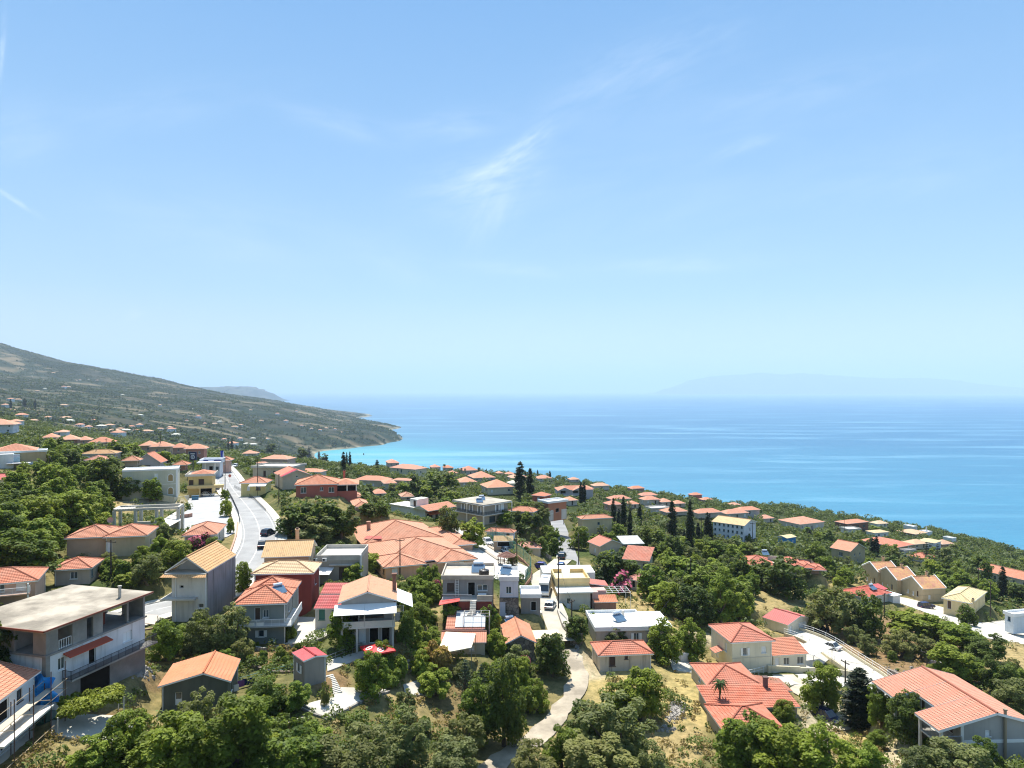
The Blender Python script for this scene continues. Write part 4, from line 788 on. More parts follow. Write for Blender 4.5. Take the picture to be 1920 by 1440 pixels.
H('white_block', 'long white three-storey block with a staggered sandy roof', 'long white block', (1395, 985), 1016, (1417, 978), L=1337, D=262, roof='gable', axis='y', pitch=16, wall=(.66, .69, .74), tl=(.66, .42, .22), cat='apartment block', wins=[('l', k / 7 + .07, z, .75, .95, 'w', 'b') for k in range(7) for z in (.6, 2.7, 4.7)] + [('f', .5, z, .8, 1.0, 'w', 'b') for z in (.8, 3.5)])
H('blue_house', 'bright blue cube house with a straw-coloured roof among olives', 'bright blue house', (1475, 1009), 1023, (1492, 1006), L=1458, D=300, roof='gable', axis='x', pitch=14, o=.3, wall=(.05, .24, .50), tl=(.68, .50, .28), wins=[('f', .7, 1, .7, .8, 's'), ('l', .5, 1, .8, 1, 's')])
H('row_villa', 'long cream row of holiday flats with arcades and terracotta roofs', 'long cream row of flats', (1500, 983), 995, (1545, 978), L=1460, D=405, roof='hip', pitch=17, wall=(.66, .58, .48), tl=(.64, .29, .20))
H('brown_block', 'brown timber-balconied block with a terracotta roof beside a mast', 'brown timber-balconied block', (1588, 982), 1002, (1628, 978), L=1566, D=420, roof='hip', pitch=16, wall=(.22, .11, .08), tl=(.62, .25, .16), wins=[('f', u, z, 2.2, 1.5, 'w', 'd') for u in (.2, .5, .8) for z in (.6, 3.3)] + [('l', .5, z, 2.0, 1.5, 'w', 'd') for z in (.6, 3.3)])
H('villa', 'mustard gabled house showing a tall grey end wall and a red roof', 'mustard gabled house', (1594, 1033), 1060, (1622, 1027), L=1559, D=275, roof='gable', axis='y', pitch=25, wall=(.46, .38, .24), tl=(.64, .25, .15), wins=[('f', .3, 3.2, .8, 1.0, 'w'), ('f', .65, 3.2, .8, 1.0, 'w'), ('f', .5, .8, .9, 1.2, 'w'), ('l', .5, 2.8, 1.6, 1.6, 'w')])
H('villa', 'house under one great brick-red hip roof above a cypress pair', 'house with the great red hip roof', (1682, 1025), 1037, (1708, 1020), L=1616, D=325, pitch=17, o=1.0, wall=(.56, .40, .22), tl=(.60, .19, .12))
H('villa', 'white-walled house with a sandy roof behind the great red roof', 'white house behind the great red roof', (1640, 999), 1010, (1666, 997), L=1627, D=395, pitch=15, wall=(.70, .70, .68), tl=(.68, .48, .28))
H('villa', 'low house with a broad peach roof on the shoulder above the sea', 'broad peach-roofed house', (1716, 1001), 1010, (1736, 998), L=1684, D=455, pitch=15, o=.9, wall=(.40, .28, .20), tl=(.64, .38, .24))
H('villa', 'white house with a straw roof seen through feathery pines', 'straw-roofed white house', (1752, 1018), 1032, (1764, 1014), L=1722, D=350, pitch=15, wall=(.66, .67, .70), tl=(.70, .52, .30))
H('chapel', 'tiny white building with a slender finial at the water side', 'tiny white building with a finial', (1738, 999), 1006, (1748, 998), L=1730, D=480, roof='flat', o=.1, wall=(.80, .80, .80), tl=WHITEROOF, wins=[], extra=lambda *a: finial(*a))
H('cottage', 'flat white house on the brink beyond the broad peach roof', 'flat white house on the brink', (1712, 989), 995, (1720, 988), L=1694, D=500, roof='flat', o=.1, wall=(.74, .73, .70), tl=WHITEROOF, wins=[])
H('cottage', 'white shed group beside the lamp post on the sea slope', 'white sheds on the sea slope', (1785, 1011), 1016, (1793, 1010), L=1770, D=450, roof='flat', o=.1, wall=(.78, .78, .78), tl=WHITEROOF, wins=[])
H('cottage', 'round-shouldered red roof half hidden under the feathery pines', 'red roof under the feathery pines', (1736, 1048), 1056, (1756, 1044), L=1702, D=285, pitch=20, wall=(.56, .5, .44), tl=(.62, .22, .14))
H('row_villa', 'long grey-beige house with a terracotta roof cut by the frame edge, past a dark pine', 'long house past the dark pine', (1836, 1067), 1083, (1960, 1096), dp=9, D=258, roof='gable', axis='x', pitch=19, wall=(.50, .46, .38), tl=(.64, .26, .16), wins=[('f', u, z, .9, 1.3, 'w', 'b') for u in (.1, .25, .4, .55, .7, .85) for z in (.7,)])
H('villa', 'rambling house with four red hip roofs round a small white terrace', 'rambling house with a roof terrace', (1404, 1058), 1072, (1536, 1062), dp=8.5, D=205, roof='custom', wall=(.36, .26, .20), wins=[('f', .15, .3, 1.6, 1.6, 'o')], extra=lambda *a: rambling(*a))
H('villa', 'low house with a bright red hip roof and white porch below the stone villas', 'bright red hip-roofed house', (1620, 1120), 1136, (1668, 1111), L=1576, D=192, pitch=19, wall=(.66, .62, .54), tl=(.58, .13, .09), wins=[('f', .5, .8, 1.0, 1.1, 'w'), ('l', .5, .8, 1.0, 1.1, 'w')], extra=lambda *a: red_porch(*a))
for a, b, L_, cy, ry, d, lab, hh in [(1647, 1686, 1617, 1073, 1068, 226, 'honey stone villa with a patchy roof, topmost of the stepped trio', 1103), (1682, 1721, 1643, 1088, 1083, 218, 'honey stone villa with a big chimney, middle of the stepped trio', 1116), (1730, 1773, 1691, 1104, 1100, 209, 'honey stone villa with a small front gable, lowest of the stepped trio', 1129)]:
    H('stone_villa', lab, lab.split(',')[0], (a, cy), hh, b, yaw=7, L=L_, D=d, roof='gable', axis='x', pitch=27, o=.15, wall=(.56, .44, .28), tl=tile((.60, .25, .17), (.68, .46, .17), 1.0), wins=[('l', .3, .9, .7, 1.2, 's'), ('l', .55, .9, .7, 1.2, 's'), ('f', .3, .8, .8, 1.2, 's'), ('l', .75, .9, .9, 1.8, 'd')], chim=[(5.2, 5.2, 3.4)], group='stepped stone villas', extra=lambda *a: verge(*a))
H('yellow_villa', 'square honey-yellow house with a straw-coloured hip roof and a tall flue', 'square honey-yellow house', (1819, 1130), 1156, (1847, 1109), L=1769, D=186, pitch=19, wall=(.64, .52, .29), tl=(.70, .54, .30), wins=[('l', .22, .9, 1.0, 2.2, 'd'), ('l', .5, 1.1, 3.0, 1.4, 'w'), ('l', .86, 1.0, .6, 1.6, 's'), ('f', .25, 1.0, .6, 1.6, 's'), ('f', .75, 3.0, 1.6, .8, 's')], chim=[(1.0, -.4, .6)])
H('outbuilding', 'white single-storey house cut by the frame edge beyond the paved forecourt', 'white house beyond the forecourt', (1900, 1156), 1172, (1945, 1152), L=1884, D=172, roof='flat', o=.3, wall=(.62, .68, .72), tl=WHITEROOF, wins=[('l', .5, .6, .8, 1.1, 'w', 'b')])
# ------------------------------------------------------------------ small things that houses carry
EXTRA = []
def thing(name, label, cat, loc, rz=0.0, group=None, kind=None): return tag(empty(name, loc, rz), label, cat, group, kind)
def solar_heater(loc, rz, label, s=1.0):
    r = thing('solar_water_heater', label, 'solar heater', loc, rz); m = MB(); m.tube([(-.75, .55, 1.15), (-.72, .55, 1.15), (.72, .55, 1.15), (.75, .55, 1.15)], [.15, .27, .27, .15], 10); m.obj('tank', [plain((.78, .79, .80), .25, .5)], r)
    p = MB(); p.face([(-.95, -1.0, .15), (.95, -1.0, .15), (.95, .45, .95), (-.95, .45, .95)]); p.face([(-.95, -1.0, .07), (-.95, .45, .87), (.95, .45, .87), (.95, -1.0, .07)], 1)
    for a, b in (((-.95, -1, .11), (-.95, .45, .91)), ((.95, -1, .11), (.95, .45, .91)), ((-.95, -1, .11), (.95, -1, .11)), ((-.95, .45, .91), (.95, .45, .91)), ((0, -1, .13), (0, .45, .93))): p.tube([a, b], .035, 4, 1)
    p.obj('collector', [glass((.05, .09, .14)), METAL], r)
    f = MB()
    for x in (-.6, .6):
        for a, b in (((x, .6, -.1), (x, .55, 1.0)), ((x, -1, -.1), (x, -1, .12)), ((x, .6, 0), (x, -1, 0))): f.tube([a, b], .035, 4)
    f.obj('stand', [METAL], r); r.scale = (s, s, s); return r
def ac_unit(loc, rz, label):
    r = thing('air_conditioner', label, 'air conditioner', loc, rz); m = MB(); m.box(-.42, -.34, 0, .42, 0, .6); m.obj('casing', [GW], r); f = MB(); f.tube([(-.1, -.342, .3), (-.1, -.36, .3)], .22, 12); f.obj('fan_grille', [DKMETAL], r)
def upx(f, px): k = (px - 960) / F; return (k * f.c.y - f.c.x) / (math.cos(f.yaw) - k * math.sin(f.yaw))
def boxobj(root, name, mats, *bs):
    if len(bs) > 1 and name in ('column', 'quoin', 'post', 'wing', 'porch_wall', 'gable_band', 'basement', 'base', 'canopy', 'flank_wall', 'side_wing'):
        for b in bs: o = boxobj(root, name, mats, b)
        return o
    m = MB()
    for b in bs: m.box(*b)
    return m.obj(name, mats if isinstance(mats, list) else [mats], root)
def sheet_panel(root, name, mat, pts, th=.05):
    """a thin sloping sheet (awning, roof sheet) through four corners"""
    m = MB(); p = [V(q) for q in pts]; d = V((0, 0, -th)); ax = (p[1] - p[0]).normalized(); up = (p[3] - p[0]); uv = [((q - p[0]).dot(ax), (q - p[0]).dot(up.normalized())) for q in p]
    m.face(p, 0, uv); m.face([q + d for q in p][::-1], 0)
    for i in range(4): m.face([p[i], p[i] + d, p[(i+1) % 4] + d, p[(i+1) % 4]])
    return m.obj(name, [mat], root)
def concrete_building(s, root, f, W_, D_, h):
    c = concrete((.33, .32, .30), 1.0); z0, z1 = h - 3.05, h - .22; m = MB(); m.box(-.15, -.15, z0, W_ + .2, D_ + .1, z0 + .2); m.obj('floor_slab', [c], root)
    w = MB(); T = .25; u = lambda p: upx(f, p); zz = z0 + .202
    for a, b in ((86, 109), (136, 163), (175, 193)): w.box(u(a), 0, zz, u(b), T, z1)
    w.box(u(239), .1, zz, u(239) + .3, .4, z1); w.box(W_ - T, 0, zz, W_, 3.2, z1)
    w.box(u(109), 0, z1 - .35, u(239), T - .01, z1 - .003)
    w.box(0, T + .003, zz, T, 1.7, z1); w.box(0, 4.2, zz, T, 7, z1); w.box(0, 9.5, zz, T, D_, z1); w.box(.01, 1.7, z1 - .4, T - .01, 9.5, z1 - .003)
    w.box(0, D_ - T, zz, W_, D_ + .0, z1); w.box(W_ - T, 5.5, zz, W_, D_ - T - .003, z1); w.box(u(136), T + .003, zz, u(136) + .2, D_ - T, z1); w.box(u(193) + .2, 4.2, zz, u(193) + .45, D_ - .3, z1); w.box(T + .003, 4.5, zz, u(193), 4.7, z1)  # closed back wall and inner walls added to keep the open storey dark
    w.obj('concrete_storey', [c], root)
    r = MB(); r.box(-.9, -.75, z1 + .003, W_ + .5, D_ + .5, h + .02); r.box(-1.0, -.85, z1 + .1, -.902, D_ + .5, h + .05, 1); r.box(-1.0, -.85, z1 + .1, W_ + .5, -.752, h + .05, 1); r.obj('roof', [concrete((.45, .40, .325), 1.5), plain((.26, .09, .06), .8)], root)
    q = MB(); q.tube([(u(240), 1.2, h), (u(240), 1.2, h + 1.3)], .17, 8); q.tube([(u(240), 1.2, h + 1.32), (u(240), 1.2, h + 1.45)], .24, 8); q.obj('chimney', [LCONC], root)
    balcony(root, u(116), -1.35, W_ + .6, -.01, z0 - 3.0, [(u(116), -.1), (u(116), -1.3), (W_ + .5, -1.3), (W_ + .5, -.1)], c, DKMETAL)
    sheet_panel(root, 'awning', plain((.42, .08, .04), .7), [(u(118), -1.0, z0 - .62), (u(199), -1.0, z0 - .62), (u(199), -.02, z0 - .3), (u(118), -.02, z0 - .3)], .1)
    boxobj(root, 'column', c, (-.06, -.06, -2.5, .45, .45, z0 - .003), )
    boxobj(root, 'lower_wall', concrete((.27, .27, .26), 1.0), (u(118), -.06, -2, u(150), -.003, z0 - 3.2), (u(205), -.06, -2, W_, -.003, z0 - 3.2), (u(150), -.06, 2.4, u(205), -.003, z0 - 3.2)); boxobj(root, 'cellar_shade_panel', INNER_SHADE, (u(150), -.03, -1, u(205), -.004, 2.4))  # flat near-black panel paints the shade of the cellar opening
    r = MB(); railing(r, [(u(112), .12, zz), (u(135), .12, zz)], 1.0, .3, .03); r.obj('railing', [GW], root)
    boxobj(root, 'partition', plain((.20, .05, .035), .9), (u(205), 2.2, zz, u(226), 2.5, zz + 1.5))
def scaffold_house(s, root, f, W_, D_, h):
    balcony(root, 3.2, -2.6, 11.8, -.003, 2.75, [(11.7, -.05)], PALE); b = MB(); b.box(0, -1.6, 2.56, 3.19, -.003, 2.75); b.box(5, -2.2, -.3, 12.4, -.003, -.05); b.obj('balcony', [PALE], root)
    g = thing('scaffold', 'rusty pole scaffold with timber ledgers along the white house front', 'scaffold', f.c, f.yaw); rust = plain((.10, .055, .04), .8)
    for x in (1.0, 4.2, 7.4, 10.6, 13.4):
        for y in (-.9, -2.9): m = MB(); m.tube([(x, y, -3), (x, y, h + (.9 if y < -1 else -.6))], .05, 5); m.obj('pole', [rust], g)
    m = MB()
    for z in (.9, 3.6, 4.6):
        for y in (-.9, -2.9): m.tube([(.6, y, z), (13.8, y, z)], .035, 4)
    for x in (1.0, 4.2, 7.4, 10.6, 13.4): m.tube([(x, -.9, 3.7), (x, -2.9, 3.7)], .035, 4)
    m.obj('ledger', [plain((.36, .28, .18), .8)], g); boxobj(g, 'plank', plain((.50, .44, .34), .9), (3, -1.8, 3.66, 13.6, -1.0, 3.72))
    def cloth(nm, label, mat, x0, x1, y0, y1, z0, z1, amp, nx=14, nz=10):
        m = MB(); P = lambda i, j: (lambda a, c: (x0 + (x1-x0)*a + amp*math.sin(9*a+7*c), y0 + (y1-y0)*a + amp*math.cos(8*a-5*c)*(.3+c), z1 + (z0-z1)*c*(1 + .22*math.sin(4*a+.6)) + .15*math.sin(5*a)))(i/nx, j/nz)
        for i in range(nx):
            for j in range(nz): m.face([P(i, j), P(i+1, j), P(i+1, j+1), P(i, j+1)])
        o = tag(m.obj(nm, [mat]), label, nm.replace('_', ' ')); o.location = f.c; o.rotation_euler = (0, 0, f.yaw)
    cloth('tarpaulin', 'crumpled bright blue tarpaulin draped over the end of the scaffold', plain((.03, .30, .75), .45), 13.8, 13.2, .3, -2.0, 1.9, 5.0, .32)
    t = NT('debris_net'); t.set((.02, .17, .12), .8, .1); tr = t.node("ShaderNodeBsdfTransparent"); ms = t.node("ShaderNodeMixShader"); ms.inputs[0].default_value = .35; t.l.new(t.b.outputs[0], ms.inputs[1]); t.l.new(tr.outputs[0], ms.inputs[2]); t.l.new(ms.outputs[0], t.out.inputs[0])
    cloth('debris_net', 'torn dark green debris net hanging below the blue tarpaulin', t.m, 13.8, 13.2, .6, -2.2, -3.2, 1.7, .08)
def tall_house(s, root, f, W_, D_, h):
    t = tile((.64, .36, .17)); wm_ = plaster((.60, .58, .55), .8); r, rid, w = MB(), MB(), MB()
    gable_roof(r, 0, 0, W_, D_ + .9, h + .25, 35, .12, 2, rid, 'x', None, ov=.12); ro = r.obj('roof', [t, GW], root); rid.obj('ridge_tiles', [t], ro)
    hh = (D_ + .9) / 2 * math.tan(R(35))
    for x in (2.2, W_): w.face([(x, 0, h - .3), (x, D_ + .6, h + .05), (x, (D_ + .9) / 2, h + hh - .1), (x, 0, h + .2)])
    w.box(0, .003, h - .02, W_, .2, h + .26); w.obj('attic_wall', [wm_], root)
    boxobj(root, 'attic_floor', LCONC, (-.6, -.02, h - .05, 2.2, D_ + .9, h + .06))
    k = MB(); courses(k, (-1.15, -.3, h - .34), (-1.15, D_ + 1.3, h - .34), (-.5, -.1, h + .02), (-.5, D_ + 1.0, h + .02)); courses(k, (-1.15, D_ + 1.3, h - .34), (W_ * .5, D_ + 1.5, h - .34), (-.5, D_ + 1.0, h + .02), (W_ * .5, D_ + .9, h + .02)); k.obj('tiled_skirt', [t], root)
    boxobj(root, 'canopy', LCONC, (-1.3, 1.4, 3.5, -.003, D_ + 1.2, 3.72), (-.003, D_ + .003, 3.5, 5, D_ + 1.2, 3.72)); boxobj(root, 'flank_wall', plaster((.30, .28, .29), 1.5), (.12, -.10, -2, 2.0, -.003, h + .2), (2.06, -.10, -2, W_ - .1, -.003, h + .2))
    
    for y in (D_ - .6, .2): q = MB(); q.tube([(-.06, y, 0), (-.06, y, h - .4)], .06, 5); q.obj('drainpipe', [GW], root)
def grey_house(s, root, f, W_, D_, h):
    t = tile((.60, .205, .12)); r, rid = MB(), MB(); hip_roof(r, 4.2, 0, W_, D_, h + .04, 26, .45, 2, rid); hip_roof(r, 0, 0, 6.8, D_ + .2, h, 24, .45, 2, rid); ro = r.obj('roof', [t, GW], root); rid.obj('ridge_tiles', [tile((.5, .16, .09))], ro)
    balcony(root, -1.5, -1.35, -.003, D_ + .3, 2.95, [(-1.42, D_ + .2), (-1.42, -1.27), (-.02, -1.27)], plaster((.4, .42, .42)), GW); balcony(root, .003, -1.35, 7.0, -.003, 2.95, [(.0, -1.27), (6.9, -1.27)], plaster((.7, .7, .68)), GW, True)
    boxobj(root, 'quoin', GW, (-.02, -.03, -.5, .3, -.001, h - .05), (W_ - .3, -.03, -.5, W_ + .02, -.001, h - .05))
    ac_unit(wpt(f, -.1, 1.6, .15), f.yaw - math.pi / 2, 'white air conditioner on the ground-floor front of the grey balcony house')
    solar_heater(wpt(f, 3.6, 1.5, h + .45), f.yaw - math.pi / 2 + .6, 'solar heater with a shiny tank on the grey balcony house roof', .95)
    b = MB()
    for y in (2.6, 3.9): b.box(-1.40, y, 3.0, -1.37, y + 1.0, 3.5)
    b.obj('panel', [GW], root)
def flat_house(s, root, f, W_, D_, h):
    for i, y in enumerate((8.5, 6.7)): ac_unit(wpt(f, -.2, y, h - 1.1 + 1.0), f.yaw - math.pi / 2, ('outer', 'inner')[i] + ' of the two air conditioners on the beige flat-topped house')
    sheet_panel(root, 'awning', WHITEROOF, [(-2.6, D_ + .4, h - 2.1), (-2.6, 5.3, h - 2.1), (-.03, 4.9, h - 1.3), (-.03, D_ - .4, h - 1.3)]); 
    for y in (D_ + .2, 5.5): q = MB(); q.tube([(-2.5, y, -1), (-2.5, y, h - 2.16)], .06, 5); q.obj('post', [METAL], root)
    boxobj(root, 'cornice', LCONC, (-.5, -.2, h - 1.0, -.003, 5.8, h - .75)); boxobj(root, 'corner_wall', plaster((.72, .72, .70)), (-.35, -.28, -1, .2, -.004, h + 1.0))
def awning_house(s, root, f, W_, D_, h):
    t = tile(s['tl']); r, rid, w = MB(), MB(), MB(); gable_roof(r, 0, 0, W_, D_, h, 19, .45, 2, rid, 'x', w, ov=.5); ro = r.obj('roof', [t, GW], root); rid.obj('ridge_tiles', [tile((.66, .36, .24))], ro); w.objs('gable', [plaster(s['wall'])], root)
    c = MB(); c.box(4.4, -.35, h - 2, 4.95, .2, h + 2.3); c.box(4.3, -.45, h + 2.302, 5.05, .3, h + 2.45); c.obj('chimney', [plaster((.22, .12, .09))], ro)
    balcony(root, -1.7, -.2, -.003, D_ + .3, 2.95, [(-1.6, D_ + .2), (-1.6, -.1), (-.02, -.1)], PALE, PALE, True, .8); balcony(root, .6, -1.5, 4.6, -.21, 2.95, [(.7, -.22), (.7, -1.4), (4.5, -1.4), (4.5, -.22)], PALE, GW)
    aw = plain((.80, .80, .78), .7); sheet_panel(root, 'awning', aw, [(-2.4, D_ + .9, 4.95), (-2.4, 4.0, 4.95), (-.05, 4.0, 5.75), (-.05, D_ + .9, 5.75)]); sheet_panel(root, 'awning', aw, [(-2.4, 3.98, 4.95), (-2.4, -.4, 4.95), (-.05, -.4, 5.75), (-.05, 3.98, 5.75)])
    sheet_panel(root, 'awning', aw, [(-.1, -2.7, 5.0), (6.4, -2.7, 5.0), (6.4, -.4, 6.0), (-.1, -.4, 6.0)])
    for x, y in ((-1.6, D_ - .2), (-1.6, 5), (-1.6, .1)): boxobj(root, 'column', LCONC, (x - .15, y - .15, -.5, x + .15, y + .15, 2.76))
    for x, y in ((-1.6, D_ - .2), (-1.6, 4), (-1.6, .1)): boxobj(root, 'post', LCONC, (x - .07, y - .07, 2.953, x + .07, y + .07, 5.1))
def school(s, root, f, W_, D_, h):
    t = tile((.62, .27, .17)); r, rid = MB(), MB()
    hip_roof(r, 0, 2.6, W_, 23.0, h, 15.5, .55, 2, rid); hip_roof(r, 0, 22.6, W_, D_, h + .05, 18, .55, 2, rid); hip_roof(r, 0, 0, 8.0, 9.0, h + .03, 17, .55, 2, rid); hip_roof(r, 11.4, 0, W_, 9.0, h + .03, 17, .55, 2, rid)
    hip_roof(r, W_ - .5, 14, W_ + 5, 36, h + .02, 13, .4, 2, rid)
    ro = r.obj('roof', [t, GW], root); rid.obj('ridge_tiles', [tile((.54, .22, .13))], ro); m = MB(); m.tube([(3.2, 34, h), (3.2, 34, h + 3.0)], .5, 10); m.tube([(3.2, 34, h + 3.02), (3.2, 34, h + 3.3)], .6, 10); m.obj('chimney', [plaster((.42, .24, .17))], ro)
    sheet_panel(ro, 'skylight', tile((.50, .12, .10)), [(.4, 25.6, h + .75), (4.2, 22.9, h + 1.0), (4.4, 24.6, h + 1.35), (1.4, 27.2, h + 1.1)]); boxobj(root, 'wing', plaster((.66, .40, .27), .4), (W_ + .003, 14.4, -2, W_ + 4.6, 35.6, h))
    g = MB(); n = 20; ring = [(14.6 + .55 * math.cos(2*math.pi*i/n), -.06, 1.55 + .55 * math.sin(2*math.pi*i/n)) for i in range(n + 1)]; g.tube(ring, .1, 6, 0, False); g.box(14.52, -.07, 1.2, 14.68, -.02, 1.9)
    tag(g.obj('wall_sign', [plain((.62, .16, .08), .6)]), 'round orange-red ring sign on the front wall of the school', 'sign').matrix_world = Matrix.Translation(f.c) @ Matrix.Rotation(f.yaw, 4, 'Z')
def terrace_house(s, root, f, W_, D_, h):
    dr_ = plaster((.25, .065, .05), .5); balcony(root, -2.3, 0, -.003, D_, 2.9, [(-2.22, D_ - .1), (-2.22, 3.4)], LCONC, METAL); boxobj(root, 'parapet', plaster((.42, .38, .32)), (-2.3, -.1, 2.903, -2.12, 2.5, 3.7)); boxobj(root, 'basement', dr_, (-2.2, .1, -2, -.02, 2.6, 2.715), (-2.2, 3.7, -2, -.02, 5.6, 2.715))
    st = MB(); n = 14
    for i in range(n):
        t = i / (n - 1); y = 3.1 + 1.6 * max(0, t - .45) * 1.6; x = -2.35 - 2.6 * t; st.box(x - .3, y - .45, 2.7 - 2.7 * t - .22, x, y + .55, 2.88 - 2.8 * t)
    st.obj('stair', [PALE], root); sheet_panel(root, 'awning', plain((.60, .03, .025), .6), [(-3.6, D_ + .3, 2.5), (-3.4, 5.4, 3.1), (-2.3, 5.4, 3.3), (-2.3, D_ + .2, 2.9)])
    la = MB(); p = wpt(f, -.75, 6.1, 2.95); a = [wpt(f, -.55, 6.3, 2.95), wpt(f, -.1, 6.3, 6.25)]; b = [wpt(f, -.55, 5.75, 2.95), wpt(f, -.1, 5.75, 6.25)]; la.tube(a, .045, 5); la.tube(b, .045, 5)
    for i in range(12): la.tube([a[0].lerp(a[1], (i + .5) / 12), b[0].lerp(b[1], (i + .5) / 12)], .04, 4)
    tag(la.obj('ladder', [plain((.70, .68, .62))]), 'pale ladder leaning on the front of the grey house over the red basement', 'ladder')
    solar_heater(wpt(f, 4.2, 2.6, h + .24), f.yaw - math.pi / 2, 'solar heater standing by the black water tank on a weathered flat roof', 1.2)
    k = MB(); k.tube([(0, 0, 0), (0, 0, .05), (0, 0, .85), (0, 0, 1.0)], [.85, .9, .88, .4], 14); r = thing('water_tank', 'black plastic water tank on the weathered roof of the grey terrace house', 'water tank', wpt(f, 2.0, 1.5, h + .23)); k.obj('tank_body', [plain((.012, .012, .014), .35)], r); k = MB(); k.tube([(0, 0, 1.0), (0, 0, 1.1)], .25, 10); k.obj('lid', [plain((.02, .02, .02))], r)
    g = thing('pergola', 'bare pale metal pergola frame below the stair of the grey terrace house', 'pergola', wpt(f, -7.2, .3, -.4), f.yaw); q = MB()
    for x in (0, 1.5, 3): q.tube([(x, 0, 2.2), (x, 4.2, 2.2)], .05, 5)
    for y in (0, 1.4, 2.8, 4.2): q.tube([(0, y, 2.2), (3, y, 2.2)], .04, 5)
    q.obj('top_frame', [LCONC], g)
    for x in (0, 3):
        for y in (0, 4.2): k = MB(); k.tube([(x, y, -1), (x, y, 2.2)], .06, 5); k.obj('post', [LCONC], g)
    tb = thing('garden_table', 'white table on the terrace of the grey house over the red basement', 'table', wpt(f, -1.1, 1.7, 2.9), f.yaw); boxobj(tb, 'tabletop', GW, (-.4, -.7, .68, .4, .7, .74))
    for x in (-.3, .3):
        for y in (-.55, .55): boxobj(tb, 'leg', GW, (x - .03, y - .03, 0, x + .03, y + .03, .677))
def stone_base(s, root, f, W_, D_, h): boxobj(root, 'base', stone((.22, .19, .16)), (-.06, -.06, -2, W_, 2.1, 2.85), (-.06, 3.3, -2, W_, D_ + .06, 2.85), (-.06, 2.1, 2.2, W_, 3.3, 2.85)); boxobj(root, 'gutter', DKMETAL, (-.12, -.06, 2.86, -.003, D_, 2.95)); solar_heater(wpt(f, 4.0, 2.2, h + .23), f.yaw - math.pi / 2 - .4, 'solar heater on the roof of the small pale blue-white house', 1.1)
def tiled_house(s, root, f, W_, D_, h):
    t = tile(s['tl']); r, rid, w = MB(), MB(), MB(); gable_roof(r, 0, 0, 4.6, D_, h, 19, .25, 2, rid, 'y', w, ov=.25); mono_roof(r, 4.4, .2, W_ + 2.2, D_ - .3, h + .55, 12, .1, 2, 'l'); ro = r.obj('roof', [t, GW], root); rid.obj('ridge_tiles', [tile((.62, .30, .22))], ro); w.objs('gable', [plaster(s['wall'])], root)
    boxobj(root, 'rear_wing', plaster((.46, .42, .36)), (4.7, .4, -2, W_ + 2.0, D_ - .5, h + .5)); sheet_panel(ro, 'roof_sheet', ALU, [(4.5, 4.9, h + .82), (4.5, .05, h + .82), (W_ + 2.2, .05, h + 1.93), (W_ + 2.2, 4.9, h + 1.93)])
def cottage_extra(s, root, f, W_, D_, h):
    solar_heater(wpt(f, W_ + .6, 2.9, h - .2), f.yaw - 1.2, 'solar heater with white tank behind the dark gable-ended cottage'); r = thing('carport', 'cream-roofed carport beside the dark gable-ended cottage', 'carport', wpt(f, 2.6, -4.9, 0), f.yaw); boxobj(r, 'roof', plain((.70, .60, .38), .7), (0, 0, 2.3, 4.2, 4.4, 2.42))
    for x in (.2, 4.0):
        for y in (.2, 4.2): boxobj(r, 'post', LCONC, (x - .08, y - .08, -1.5, x + .08, y + .08, 2.297))
def villa_extra(s, root, f, W_, D_, h):
    boxobj(root, 'string_course', plaster((.60, .56, .46)), (-.05, -.05, 2.55, W_ + .05, -.003, 2.65)); r = MB(); mono_roof(r, -1.6, 3.2, -.02, 5.4, 2.4, 16, .1, 2, 'l'); r.obj('porch_roof', [tile((.58, .19, .12)), GW], root); solar_heater(wpt(f, W_ + 2.2, 5.8, .2), f.yaw - .3, 'solar heater lying behind the cream villa on its paved terrace')
def flat_white(s, root, f, W_, D_, h):
    m = MB(); flat_roof(m, W_ + .003, 1.5, W_ + 4.6, D_, h + .03, .28); m.obj('roof', [WHITEROOF], root); boxobj(root, 'wing', plaster((.44, .38, .33)), (W_ + .003, 1.7, -2, W_ + 4.4, D_, h)); solar_heater(wpt(f, 4.8, 4.5, h + .23), f.yaw + .5, 'solar heater on the wide white roof of the sprawling low house', 1.1); boxobj(root, 'chimney', PALE, (6.0, 6.9, h, 6.4, 7.3, h + 1.2))
